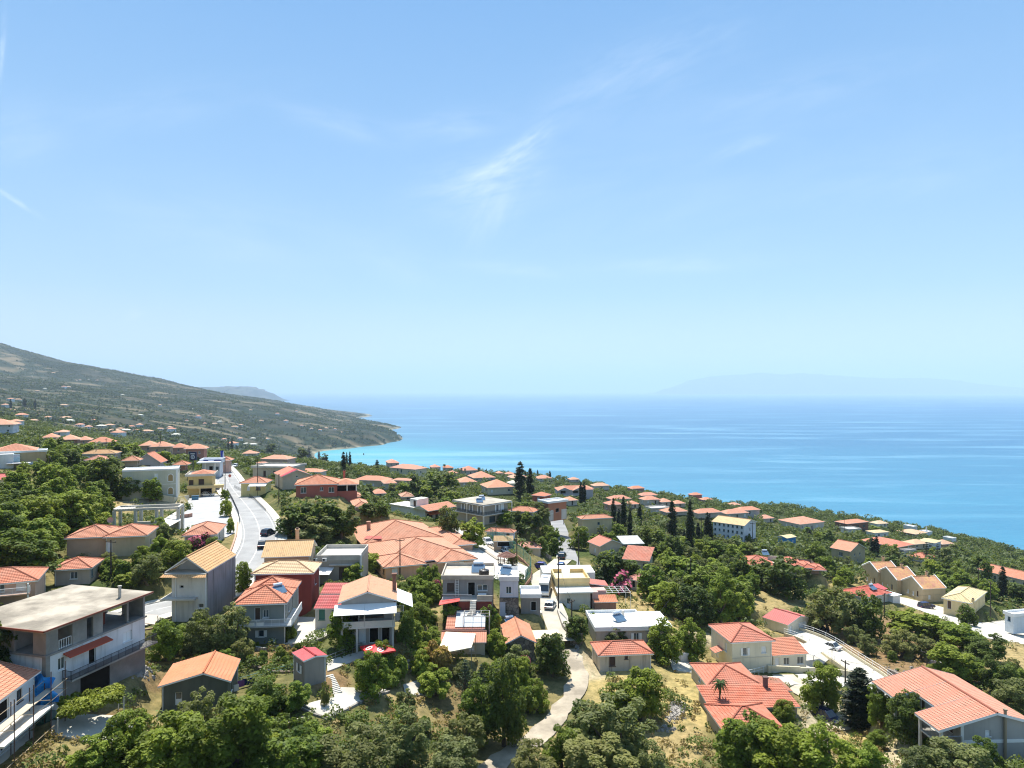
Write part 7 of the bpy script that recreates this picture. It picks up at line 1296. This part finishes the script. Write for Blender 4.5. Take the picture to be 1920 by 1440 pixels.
def car(px, py, yaw, col, kind, label, name='parked_car', p=None):
    p = p or G(px, py); b, g, ty, ri, hl, tl_, L_, W_, belt = car_parts(kind, col); r = tag(empty(name, (p.x, p.y, p.z + .12), R(yaw)), label, {'bus': 'minibus', 'pickup': 'pickup truck'}.get(kind, 'car'))
    link('body', b, r); link('glazing', g, r)
    for x in (-L_ * .30, L_ * .31):
        for y in (-W_ * .46, W_ * .46): t = link('tyre', ty, r, (x, y, .32)); link('rim', ri, t)
    for y in (-W_ * .33, W_ * .33): link('headlight', hl, r, (L_ / 2 - .04, y, belt * .72)); link('tail_light', tl_, r, (-L_ / 2 + .02, y, belt * .8))
NAVY, WCAR, SILV, BLK, BLU, PBLU = (.012, .022, .085), (.74, .75, .76), (.42, .43, .44), (.015, .015, .018), (.03, .08, .26), (.30, .42, .56)
car(1553, 1352, -62, NAVY, 'hatch', 'dark blue hatchback parked under the tree by the dirt yard'); car(1556, 1217, 128, WCAR, 'sedan', 'white sedan standing on the railed concrete ramp'); car(1737, 1141, 15, NAVY, 'suv', 'navy estate car on the forecourt of the stone villas'); car(1536, 1184, -50, BLK, 'hatch', 'black car squeezed beside the cream garage')
car(1022, 1112, -97, WCAR, 'bus', 'white minibus coming down the narrow lane', 'minibus'); car(1032, 1141, 76, SILV, 'hatch', 'silver hatchback behind the white minibus in the lane'); car(1052, 1066, 80, BLU, 'hatch', 'blue car parked nearest the bend of the hill road'); car(1054, 1048, 80, BLK, 'suv', 'black car parked uphill of a blue one on the hill road'); car(1009, 1066, 160, (.03, .03, .22), 'hatch', 'royal blue car turning at the top of the lane')
car(915, 1021, -70, WCAR, 'hatch', 'white hatchback first in line by the plaza tree'); car(938, 1028, -55, SILV, 'sedan', 'silver saloon in the middle of the plaza line'); car(952, 1038, -50, PBLU, 'hatch', 'pale blue hatchback last in the plaza line'); car(503, 1004, 78, (.035, .045, .07), 'hatch', 'dark slate car parked on the bend of the main road'); car(492, 1027, 105, BLK, 'sedan', 'black car parked tight against the tan house')
car(378, 921, 10, WCAR, 'pickup', 'white pickup at the back of the car park', 'pickup_truck'); car(388, 931, 5, (.66, .63, .58), 'sedan', 'old white saloon in front of the mustard carport'); car(403, 921, 95, BLK, 'suv', 'dark jeep under the mustard carport'); car(429, 876, -85, WCAR, 'suv', 'white van by the bushes past the petrol station'); car(441, 876, -85, WCAR, 'hatch', 'small white car next to the van past the petrol station'); car(414, 892, -70, SILV, 'hatch', 'silver car at the petrol station kerb')
# ------------------------------------------------------------------ poles and wires
PW = plain((.065, .05, .038), .9); TOPS = {}
def pole(px, base, top, name='utility_pole', arm=1.0, r=.13, mat=None):
    p = G(px, base); h = (base - top) / F * p.y; ld = min(LAND, key=lambda q: math.hypot(q[1].x - p.x, q[1].y - p.y)); lab = f'dark wooden utility pole {"behind" if p.y > ld[1].y else "before"} the {ld[0]}'
    if lab in USED: l2 = sorted(LAND, key=lambda q: math.hypot(q[1].x - p.x, q[1].y - p.y))[1]; lab = f'dark wooden utility pole between the {ld[0]} and the {l2[0]}'
    if len(lab.split()) > 16: lab = ' '.join(lab.split()[:14]); lab = lab[:lab.rfind(' and ')] if ' and ' in lab else lab; lab = lab.replace('between', 'beside')
    USED[lab] = 1; e = tag(empty('utility_pole', p, rng.uniform(0, 3)), lab, 'utility pole', 'wooden utility poles'); m = MB(); m.tube([(0, 0, -.6), (0, 0, h)], [r * 1.15, r * .75], 7); m.obj('shaft', [mat or PW], e); q = MB(); q.box(-arm, -.06, h - .45, arm, .06, h - .31); q.obj('crossarm', [PW], e); i = MB()
    for x in (-arm * .9, 0, arm * .9): i.tube([(x, 0, h - .30), (x, 0, h - .08)], .055, 5)
    i.obj('insulator', [plain((.3, .28, .25), .3)], e); TOPS[(px, base)] = V((p.x, p.y, p.z + h - .1)); return e
for q in [(422,918,858),(483,931,857),(523,943,889),(208,1088,1012),(93,912,855),(750,1086,1010),(1047,1146,1044),(1072,1190,1124),(1295,1108,1046),(1237,1180,1146),(1315,1014,970),(1085,1060,1000),(1057,984,948),(1585,1280,1238),(1738,1260,1220),(1857,1166,1090),(1835,1102,1063),(1769,1008,992),(1583,1004,970),(180,866,836),(199,854,822),(301,852,812),(75,846,812),(930,1020,985),(969,1050,996),(1658,1158,1112),(1411,1014,980),(1131,960,936)]: pole(*q)
def wire(a, b, label, sag=1.2):
    a, b = TOPS[a], TOPS[b]; m = MB(); n = 14; m.tube([a.lerp(b, i / n) - V((0, 0, sag * 4 * (i / n) * (1 - i / n))) for i in range(n + 1)], .022, 3); tag(m.obj('overhead_wire', [plain((.03, .03, .03))]), label, 'overhead wire', 'overhead wires')
wire((422,918), (483,931), 'slack black wire over the main road past the lemon-yellow cottage'); wire((483,931), (523,943), 'short black wire along the outer edge of the main road bend'); wire((1047,1146), (1072,1190), 'black wire down the lane beside the yellow parapet house'); wire((1047,1146), (1085,1060), 'black wire from the lane up to the hill road'); wire((1085,1060), (1057,984), 'black wire along the edge of the hill road'); wire((1295,1108), (1237,1180), 'black wire over the grove toward the wide white roof'); wire((1857,1166), (1835,1102), 'black wire beside the honey-yellow house'); wire((1857,1166), (1658,1158), 'long black wire across the forecourt of the stone villas', 1.8); wire((1585,1280), (1738,1260), 'black wire over the olive terraces', 1.5); wire((208,1088), (93,912), 'black wire over the orchard above the ochre bungalow', 2.0); wire((930,1020), (969,1050), 'black wire above the plaza cars')
# ------------------------------------------------------------------ walls, fences, steps, garden things
def wall_line(px, h, t, mat, label, name='wall', below=1.5, cat='wall', dz=0.0, flat=False):
    p = resample([G(*q) for q in px], 2.0); m = MB(); zt = max(q.z for q in p) + h
    for a, b in zip(p[:-1], p[1:]):
        if flat: a, b = V((a.x, a.y, zt - h)), V((b.x, b.y, zt - h))
        d = b - a; d.z = 0; d.normalize(); n = V((-d.y, d.x, 0)) * t / 2; lo, up = V((0, 0, -below)), V((0, 0, h)); q = [a - n, b - n, b + n, a + n]
        for i in range(4): j = (i + 1) % 4; m.face([q[i] + lo, q[j] + lo, q[j] + up, q[i] + up])
        m.face([k + up for k in q])
    return tag(m.obj(name, [mat]), label, cat)
def fence_line(px, h, label, mat, name='fence', sp=1.6, mesh=None, pts=None, base=0.0):
    p = pts or resample([G(*q) for q in px], 1.6); root = tag(empty(name, p[0]), label, 'fence' if name == 'fence' else 'railing'); o = p[0]; m, k = MB(), MB(); up = V((0, 0, base))
    for a, b in zip(p[:-1], p[1:]):
        a, b = a - o + up, b - o + up
        for f in (.95, .5): k.tube([a + V((0, 0, h * f)), b + V((0, 0, h * f))], .035, 4)
        if mesh: m.face([a, b, b + V((0, 0, h * .95)), a + V((0, 0, h * .95))])
    for a in p: q = MB(); a = a - o + up; q.tube([a - V((0, 0, .3)), a + V((0, 0, h))], .045, 5); q.obj('post', [mat], root)
    k.obj('rail', [mat], root)
    if mesh: m.obj('mesh_panel', [mesh], root)
STW, CRW = stone(), plaster((.68, .60, .42), .5)
wall_line([(452, 1214), (500, 1222), (548, 1210), (566, 1214), (604, 1202), (628, 1186)], .5, .35, stone((.42, .39, .34)), 'pale stone parapet round the yard of the grey balcony house'); wall_line([(440, 1240), (520, 1262), (580, 1258)], .2, .5, stone((.20, .16, .12)), 'rough dark stone terrace wall behind the grey garden shed', below=1.6)
wall_line([(566, 1330), (612, 1352), (684, 1314), (730, 1298)], .25, .3, stone((.30, .28, .25)), 'stone retaining wall along the lower edge of the white garden patio', below=2.5); wall_line([(500, 1378), (570, 1352)], .5, .3, stone((.44, .40, .34)), 'low pale stone wall stepping down beyond the garden patio')
wall_line([(1046, 1150), (1056, 1180), (1072, 1202)], .9, .3, plaster((.46, .42, .36), .8), 'plastered wall along the seaward side of the lane'); wall_line([(1070, 1206), (1080, 1210), (1092, 1206)], 1.7, .5, stone((.30, .25, .20)), 'ruined stub of stone wall where the dirt track begins', name='ruined_wall'); wall_line([(1254, 1234), (1280, 1242), (1306, 1240)], 1.5, .25, plaster((.66, .64, .62), .8), 'whitewashed wall on the path to the cream villa')
wall_line([(985, 1100), (995, 1086), (996, 1070), (982, 1054), (952, 1030)], .5, .3, plaster((.48, .26, .17)), 'terracotta-coloured wall under the plaza fence', below=3.5); wall_line([(1000, 1030), (1020, 1042), (1034, 1050)], 1.0, .3, stone((.32, .29, .25)), 'curved stone wall before the faded pink cottage')
wall_line([(224, 1176), (262, 1182), (300, 1176), (322, 1168)], .1, .3, plaster((.40, .30, .20), .9), 'tall ochre retaining wall under the bend of the main road', below=4.5); wall_line([(298, 938), (330, 943), (354, 938)], 1.6, .25, plaster((.60, .54, .40)), 'cream garden wall below the block with arched windows'); wall_line([(204, 926), (236, 936), (260, 934)], 1.4, .25, plaster((.62, .52, .34)), 'sand-coloured garden wall behind the dark round trees'); wall_line([(322, 975), (352, 972), (360, 970)], 1.1, .3, plaster((.46, .26, .19)), 'brick-pink wall between the concrete pergola and the car park')
wall_line([(428, 1050), (436, 1030), (443, 1008), (446, 985)], .9, .3, plaster((.52, .33, .24)), 'peach wall along the uphill pavement of the main road'); wall_line([(1226, 1092), (1262, 1122), (1296, 1156)], .9, .4, stone((.34, .29, .22)), 'long dry stone wall down the straw field behind the white roof'); wall_line([(1666, 1262), (1740, 1296)], .8, .5, stone((.30, .26, .22)), 'dark dry stone wall at the foot of the olive terraces'); wall_line([(1740, 1242), (1800, 1258), (1862, 1292), (1900, 1300)], .7, .6, stone((.46, .43, .40)), 'tumbled pale stone terrace wall among the olives'); wall_line([(1500, 1264), (1560, 1266), (1622, 1276)], 1.2, .3, CRW, 'cream garden wall under the villa terrace'); wall_line([(1440, 1262), (1500, 1264)], 1.3, .3, CRW, 'short cream wall with gate posts before the villa wing')
for off, lab in ((-2.8, 'cream parapet on the villa side of the concrete ramp'), (2.8, 'cream parapet on the orchard side of the concrete ramp')):
    pp = []
    for i, p in enumerate(drive): d = drive[min(i+1, len(drive)-1)] - drive[max(i-1, 0)]; d.z = 0; d.normalize(); pp.append(p + V((d.y, -d.x, 0)) * off)
    m = MB()
    for a, b in zip(pp[:-1], pp[1:]): m.obox(a, b, .25, .55, 0, -2.0)
    tag(m.obj('wall', [CRW]), lab, 'wall'); fence_line(None, 1.0, lab.replace('cream parapet', 'white tubular railing'), GW, 'railing', pts=pp[::2], base=.5)
NETM = NT('fence_net'); NETM.set((.05, .22, .16), .7, .2); _tr = NETM.node("ShaderNodeBsdfTransparent"); _ms = NETM.node("ShaderNodeMixShader"); _ms.inputs[0].default_value = .6; NETM.l.new(NETM.b.outputs[0], _ms.inputs[1]); NETM.l.new(_tr.outputs[0], _ms.inputs[2]); NETM.l.new(_ms.outputs[0], NETM.out.inputs[0])
fence_line([(985, 1098), (995, 1085), (996, 1070), (982, 1054), (955, 1032), (920, 1014)], 3.2, 'tall green mesh fence round the school plaza', plain((.06, .22, .17)), mesh=NETM.m); fence_line([(450, 985), (447, 965), (436, 940), (426, 922)], 1.1, 'low dark railing between the car park and the main road', DKMETAL, 'railing'); fence_line([(498, 960), (478, 940), (458, 925), (440, 915)], 1.0, 'dark post fence in front of the lemon-yellow cottage', DKMETAL); fence_line([(1440, 1258), (1400, 1268), (1374, 1272)], 1.0, 'white balustrade along the yard of the cream villa', GW, 'railing'); fence_line([(612, 1244), (680, 1216), (736, 1207)], 1.0, 'thin pale railing along the curving garden path', METAL, 'railing'); fence_line([(450, 1282), (500, 1268), (548, 1256)], .8, 'green pipe railing beside the dark green bungalow', plain((.15, .3, .24)), 'railing')
def stuff_rocks():
    m = []; 
    for (cx, cy, n, sx, sy) in ((1268, 1330, 170, 12, 14), (1262, 1345, 60, 16, 9), (1248, 1366, 30, 16, 5), (1840, 1270, 40, 40, 8), (1082, 1222, 30, 5, 14), (270, 1262, 40, 14, 12), (1700, 1258, 40, 60, 10), (760, 1255, 24, 14, 10)):
        for _ in range(n): p = G(cx + rng.gauss(0, sx * .6), cy + rng.gauss(0, sy * .6)); m.append((p.x, p.y, p.z, rng.uniform(.10, .38)))
    b = MB()
    for x, y, z, r in m:
        k = [(x + r * rng.uniform(.6, 1.2) * math.cos(a), y + r * rng.uniform(.6, 1.2) * math.sin(a), z - .05) for a in (0, 1.2, 2.5, 3.8, 5.0)]; t = [(x + (q[0]-x) * rng.uniform(.4, .8), y + (q[1]-y) * rng.uniform(.4, .8), z + r * rng.uniform(.5, 1.1)) for q in k]
        for i in range(5): j = (i + 1) % 5; b.face([k[i], k[j], t[j], t[i]])
        b.face(t)
    tag(b.obj('rubble', [concrete((.40, .37, .33), .9)]), kind='stuff')
stuff_rocks()
def parasol():
    p = V((-18.2, 96.4, gz(-18.2, 96.4))); r = thing('parasol', 'square red parasol with white round emblems over a cafe table', 'parasol', (p.x, p.y, p.z), .5); a, z0, z1 = 1.9, 2.25, 2.85; m, e = MB(), MB(); c = [(-a, -a, z0), (a, -a, z0), (a, a, z0), (-a, a, z0)]
    for i in range(4):
        q, s_ = V(c[i]), V(c[(i+1) % 4]); t = V((0, 0, z1)); m.face([q, s_, t]); m.face([q, q - V((0, 0, .22)), s_ - V((0, 0, .22)), s_]); mid = (q + s_) / 2; ctr = mid.lerp(t, .36); n = (s_ - q).cross(t - q).normalized(); n = n if n.z > 0 else -n; ax = (s_ - q).normalized(); up = n.cross(ax); rg = lambda R_: [ctr + n * .02 + (ax * math.cos(k * .4488) + up * math.sin(k * .4488)) * R_ for k in range(14)]; o_, i_ = rg(.48), rg(.34)
        for k in range(14): j = (k + 1) % 14; e.face([o_[k], o_[j], i_[j], i_[k]])
        e.face([ctr + n * .02 + ax * x + up * y for x, y in ((-.22, -.1), (.22, -.02), (.22, .1), (-.22, .02))])
    cp = m.obj('canopy', [plain((.58, .012, .018), .6)], r); e.obj('emblem', [plain((.8, .78, .76))], cp); q = MB(); q.tube([(0, 0, 0), (0, 0, z1)], .035, 6); q.obj('pole', [METAL], r); boxobj(r, 'base', LCONC, (-.3, -.3, -.1, .3, .3, .1))
    t = thing('cafe_table', 'small table in the shade of the red parasol', 'table', (p.x - .9, p.y - .4, p.z), .2); boxobj(t, 'tabletop', plain((.5, .48, .44)), (-.4, -.4, .7, .4, .4, .74)); k = MB(); k.tube([(0, 0, 0), (0, 0, .7)], .05, 6); k.obj('leg', [DKMETAL], t)
parasol()
def gazebo():
    p = G(950, 1062); r = thing('gazebo', 'open wooden gazebo with a dark red pyramid roof on the school plaza', 'gazebo', p, .3); m = MB(); n = 6; c = [(2.3 * math.cos(i * math.pi / 3), 2.3 * math.sin(i * math.pi / 3), 2.4) for i in range(n)]
    for i in range(n): courses(m, c[i], c[(i+1) % n], (0, 0, 3.4), (0, 0, 3.4), .05, 5)
    m.obj('roof', [tile((.20, .07, .05))], r); wd = plain((.10, .045, .025), .8)
    for i in range(n): x, y = c[i][0] * .86, c[i][1] * .86; q = MB(); q.tube([(x, y, -.2), (x, y, 2.45)], .08, 6); q.obj('post', [wd], r)
    k = MB()
    for i in range(n - 1): a, b = V((c[i][0] * .86, c[i][1] * .86, .9)), V((c[i+1][0] * .86, c[i+1][1] * .86, .9)); k.tube([a, b], .05, 4); k.tube([a - V((0, 0, .5)), b - V((0, 0, .5))], .05, 4)
    k.obj('railing', [wd], r)
    for rr, lab in ((3.6, 'inner curved concrete bench beside the red-roofed gazebo'), (5.0, 'outer curved concrete bench beside the red-roofed gazebo')):
        b = MB(); pts = [V((p.x + rr * math.cos(t), p.y + rr * math.sin(t), p.z)) for t in np.linspace(1.7, 3.6, 12)]
        for s, e in zip(pts[:-1], pts[1:]): b.obox(s, e, .5, .45, 0, -.2)
        tag(b.obj('bench', [concrete((.40, .34, .27))]), lab, 'bench')
    for i, (x0, y0, x1, y1) in enumerate(((902, 1030, 934, 1052), (916, 1026, 948, 1046), (930, 1026, 958, 1042))): a, b_ = G(x0, y0), G(x1, y1); k = MB(); k.obox(a, b_, .7, .45, 0, -.3); tag(k.obj('bench', [concrete((.44, .38, .31))]), ('nearest the school', 'middle', 'nearest the fence')[i] + ' of three straight concrete steps on the plaza', 'bench')
gazebo()
def frame_pergola():
    a = G(214, 990); b = V(((334 - 960) / F * (a.y + 3), a.y + 3, a.z)); r = thing('pergola', 'long bare concrete pergola frame beside the car park', 'pergola', a); m = MB(); h = 4.2; d = (b - a); d.z = 0; n = V((-d.y, d.x, 0)).normalized() * 4.5
    for q0, q1 in ((V((0, 0, 0)), d), (n, d + n), (V((0, 0, 0)), n), (d, d + n)): m.obox(q0, q1, .5, h, 0, h - .5)
    m.obj('beam', [LCONC], r)
    for f in (0, .33, .66, 1):
        for k in (V((0, 0, 0)), n): q = MB(); c = d * f + k; q.box(c.x - .28, c.y - .28, -2, c.x + .28, c.y + .28, h - .502); q.obj('column', [LCONC], r)
    q = MB(); q.obox(d * .3 + n * .1, d * .97 + n * .1, .4, 1.1, 0, -.5); q.obj('parapet', [concrete((.62, .57, .48))], r); s = MB()
    for i in range(12): c = d * (.02 + .024 * i); s.tube([c + V((0, 0, h - .1)) + n * -.1, c + V((0, 0, h - .1)) + n * .6], .09, 4)
    s.obj('slat', [PALE], r)
    c = thing('dumpster', 'blue waste skip on the edge of the car park', 'skip', G(366, 938), .3); k = MB(); k.face([(-1, -.6, 1.2), (1, -.6, 1.2), (1, .6, 1.3), (-1, .6, 1.3)]); k.box(-.9, -.5, .1, .9, .5, 1.15); k.obj('bin', [plain((.05, .19, .32), .5)], c); boxobj(c, 'lid', plain((.04, .12, .22)), (-1.02, -.62, 1.31, 1.02, .62, 1.36))
frame_pergola()
def vine():
    c = [G(108, 1382), G(232, 1368), G(222, 1340), G(114, 1346)]; zt = sum(p.z for p in c) / 4 + 2.5; r = thing('vine_pergola', 'yellow-green grapevine spread over posts below the unfinished block', 'vine', (c[0].x, c[0].y, zt - 2.5)); o = V((c[0].x, c[0].y, zt - 2.5)); cl = []
    for i in range(80): a, b = rng.random(), rng.random(); p = c[0].lerp(c[1], a).lerp(c[3].lerp(c[2], a), b) - o; cl.append((p.x, p.y, 2.55 + rng.uniform(-.15, .25), rng.uniform(.3, .7), rng.random()))
    v, f, t = leaves(cl, 6500, .16, .6, .5, .7); link('foliage', npmesh('foliage', v, f, [foliage((.085, .125, .010), (.31, .36, .045), .3)], t), r)
    for p in c: q = MB(); q.tube([(p.x - o.x, p.y - o.y, -.8), (p.x - o.x, p.y - o.y, 2.6)], .07, 5); q.obj('post', [LCONC], r)
    for (px, py, w, d, lab) in ((140, 1078, 5, 2.2, 'small vine trellis on the front of the pink-walled house'), (858, 1152, 3.6, 3, 'bright green vine bower below the grey terrace house')):
        p = G(px, py); r = thing('vine_pergola', lab, 'vine', p); cl = [(rng.uniform(-w/2, w/2), rng.uniform(-d/2, d/2), 2.2 + rng.uniform(-.15, .3), rng.uniform(.3, .6), rng.random()) for _ in range(34)]; v, f, t = leaves(cl, 2600, .16, .6, .5, .7); link('foliage', npmesh('foliage', v, f, [foliage((.07, .12, .010), (.25, .33, .04), .3)], t), r)
        for x in (-w/2, w/2): q = MB(); q.tube([(x, 0, -.5), (x, 0, 2.3)], .06, 5); q.obj('post', [LCONC], r)
vine()
def steps(px0, px1, n, w, label):
    a, b = G(*px0), G(*px1); m = MB(); d = b - a; f = V((d.x, d.y, 0)).normalized()
    for i in range(n): p = a.lerp(b, i / n); q = a.lerp(b, (i + 1) / n); m.obox(p, V((q.x, q.y, p.z)), w, .12, 0, -.6)
    tag(m.obj('stair', [PALE]), label, 'stair')
steps((614, 1268), (632, 1302), 11, 1.4, 'pale concrete garden steps beside the grey shed'); steps((996, 1128), (1012, 1150), 10, 1.0, 'curving pale outside steps of the white-roofed annex')
def canopy(c, z, label, mat, name='canopy', h=2.4):
    p = [G(*q) for q in c]; zz = max(q.z for q in p) + h; o = p[0]; r = thing(name, label, 'canopy', o); sheet_panel(r, 'roof', mat, [(q.x - o.x, q.y - o.y, zz - o.z + (z if i > 1 else 0)) for i, q in enumerate(p)], .08)
    for i, q in enumerate(p): k = MB(); k.tube([(q.x - o.x, q.y - o.y, q.z - o.z - .6), (q.x - o.x, q.y - o.y, zz - o.z - .09 + (z if i > 1 else 0))], .06, 5); k.obj('post', [METAL], r)
canopy([(818, 1258), (884, 1262), (892, 1232), (836, 1228)], .25, 'sun-bleached cream sheet canopy in the garden below the low tiled house', plain((.76, .68, .50), .7)); canopy([(1525, 1254), (1560, 1247), (1527, 1232), (1490, 1239)], .0, 'white flat car canopy beside the cream villa wing', WHITEROOF); canopy([(314, 1010), (338, 1000), (332, 990), (308, 998)], .6, 'cream folding awning on poles between the ochre bungalow and the salmon pyramid roof', plain((.66, .60, .50))); canopy([(252, 1200), (290, 1212), (296, 1196), (262, 1186)], .3, 'rickety pale plank lean-to at the end of the unfinished block', plain((.56, .44, .34)))
def sign():
    p = G(362, 888); r = thing('petrol_sign', 'dark blue petrol station sign board with a white ring on a post', 'sign', p, -.05); D = p.y; zc = (888 - 855) / F * D; w, h = 1.25, 1.5; boxobj(r, 'board', plain((.012, .022, .075), .4), (-w, -.15, zc - h, w, .15, zc + h)); e = MB(); n = 18; ring = [(.62 * math.cos(2*math.pi*i/n), -.17, zc - .35 + .62 * math.sin(2*math.pi*i/n)) for i in range(n + 1)]; e.tube(ring, .13, 5, 0, False); e.tube([(0, -.16, zc - .35), (0, -.2, zc - .35)], .26, 10); e.box(-.85, -.19, zc + .62, .75, -.152, zc + .92); e.obj('emblem', [plain((.62, .68, .76))], r); q = MB(); q.tube([(0, 0, -1), (0, 0, zc - h)], .2, 6); q.obj('post', [DKMETAL], r)
    p = G(413, 888); D = p.y; h = (888 - 845) / F * D; r = thing('flag', 'tall blue and white feather flag at the petrol station', 'flag', p); q = MB(); q.tube([(0, 0, 0), (0, 0, h)], .06, 5); q.obj('pole', [METAL], r); f, g = MB(), MB(); P = lambda a, c: (a * 1.5 + .1, .25 * math.sin(a * 5 + c * 3) - .03, h - c * 4.6)
    for i in range(6):
        for j in range(8): (f if (i + j * .25) < 4.2 else g).face([P(i/6, j/8), P((i+1)/6, j/8), P((i+1)/6, (j+1)/8), P(i/6, (j+1)/8)])
    f.obj('cloth', [plain((.015, .04, .40), .6)], r); g.obj('stripe', [plain((.7, .72, .8))], r)
    p = G(431, 905); r = thing('road_sign', 'round red road sign at the entry of the main road', 'road sign', p); q = MB(); q.tube([(0, 0, 0), (0, 0, 2.6)], .05, 5); q.obj('post', [METAL], r); q = MB(); q.tube([(0, -.06, 2.5), (0, -.1, 2.5)], .55, 14); q.obj('disc', [plain((.55, .12, .07))], r)
sign()
def laundry():
    for px, py, w, c, nm, lab in ((466, 1286, 1.5, (.012, .03, .12), 'blanket', 'navy blanket drying on the pipe railing'), (452, 1290, .8, (.16, .06, .22), 'towel', 'purple towel drying beside the navy blanket'), (443, 1298, .6, (.62, .64, .68), 'bed_sheet', 'white sheet drying beside the dark green bungalow')):
        p = G(px, py); m = MB(); n = 8
        for i in range(n):
            for s, z1 in ((-.04, .15), (.04, .3)): a, b = -w/2 + w*i/n, -w/2 + w*(i+1)/n; q = lambda x, z: (x, s + .05 * math.sin(x * 9) * (1 - z), z); m.face([q(a, z1), q(b, z1), q(b, .95), q(a, .95)])
        o = tag(m.obj(nm, [plain(c, .9)]), lab, 'laundry'); o.location = p; o.rotation_euler = (0, 0, .45)
    for px, py, lab in ((436, 1276, 'bright blue plastic barrel at the corner of the dark green bungalow'),): p = G(px, py); r = thing('barrel', lab, 'barrel', p); q = MB(); q.tube([(0, 0, 0), (0, 0, .3), (0, 0, .7), (0, 0, .95)], [.28, .33, .33, .28], 12); q.obj('drum', [plain((.02, .16, .42), .4)], r); k = MB(); k.tube([(0, 0, .952), (0, 0, 1.0)], .24, 12); k.obj('lid', [plain((.015, .1, .3))], r)
laundry()
# ------------------------------------------------------------------ houses far away over the valley
def far_houses():
    ms = []
    for k in range(5):
        w, d, h = 9 + k * 1.6, 8 + (k % 2) * 2, 3.2 + 2.6 * (k % 2); m = MB(); m.box(-w/2, -d/2, -4, w/2, d/2, h); hip_roof(m, -w/2, -d/2, w/2, d/2, h, 22, .5, 0, MB(), 1, 0)
        for x in (-.3, .05, .35): m.face([(w * x - .6, -d/2 - .03, h * .35), (w * x + .6, -d/2 - .03, h * .35), (w * x + .6, -d/2 - .03, h * .35 + 1.3), (w * x - .6, -d/2 - .03, h * .35 + 1.3)], 2)
        ms.append(m.mesh('far_house', [plaster([WHITE, OFFW, BEIGE, WHITE, (.66, .55, .42)][k]), tile([(.60, .27, .18), (.62, .33, .22), (.66, .62, .55), (.58, .24, .15), (.62, .36, .24)][k]), GLASS]))
    pts = [(20,752),(34,751),(10,764),(70,778),(60,792),(90,788),(112,786),(40,786),(124,786),(130,792),(190,802),(206,800),(226,806),(214,812),(222,820),(236,810),(256,810),(262,802),(276,812),(300,806),(318,806),(322,810),(70,734),(84,730),(60,706),(120,728),(128,727),(142,714),(150,713),(166,712),(182,714),(120,762),(176,790),(246,804),(150,800),(166,804),(350,790),(372,784),(384,796),(402,796),(412,792),(396,778),(440,802),(452,800),(470,770),(474,824),(490,790),(520,778),(536,792),(566,800),(584,806),(612,804),(600,808),(628,806),(640,812),(420,826),(450,826),(462,834),(436,838),(474,836),(500,826),(20,772),(30,800),(100,700),(360,768),(300,762),(230,742),(264,780),(556,772),(330,818)]
    for i, (x, y) in enumerate(pts):
        p = G(x, y)
        if p.z < SEA + 3: continue
        s = .8 + .5 * rng.random(); o = link('far_house', ms[rng.randrange(5)], None, p, rng.uniform(-.6, .6), (s, s, s)); tag(o, 'tiny pale house far off on the green hillside across the bay', 'house', 'far houses on the hillside')
far_houses()
# ------------------------------------------------------------------ the air: one closed box of thin even haze
def haze():
    m = MB(); m.box(-125000, -60, float(Z.min()) - 8, 125000, 136000, 1620); h = bpy.data.materials.new("haze"); h.use_nodes = True; n, l = h.node_tree.nodes, h.node_tree.links
    n.remove(n["Principled BSDF"]); v = n.new("ShaderNodeVolumePrincipled"); v.inputs["Color"].default_value = HAZE_COL; v.inputs["Density"].default_value = HAZE_D; v.inputs["Anisotropy"].default_value = 0.0
    l.new(v.outputs[0], n["Material Output"].inputs["Volume"]); tag(m.obj('haze', [h]), kind='stuff')
HAZE_COL, HAZE_D = (.64, .79, .96, 1), 5.8e-5
haze()
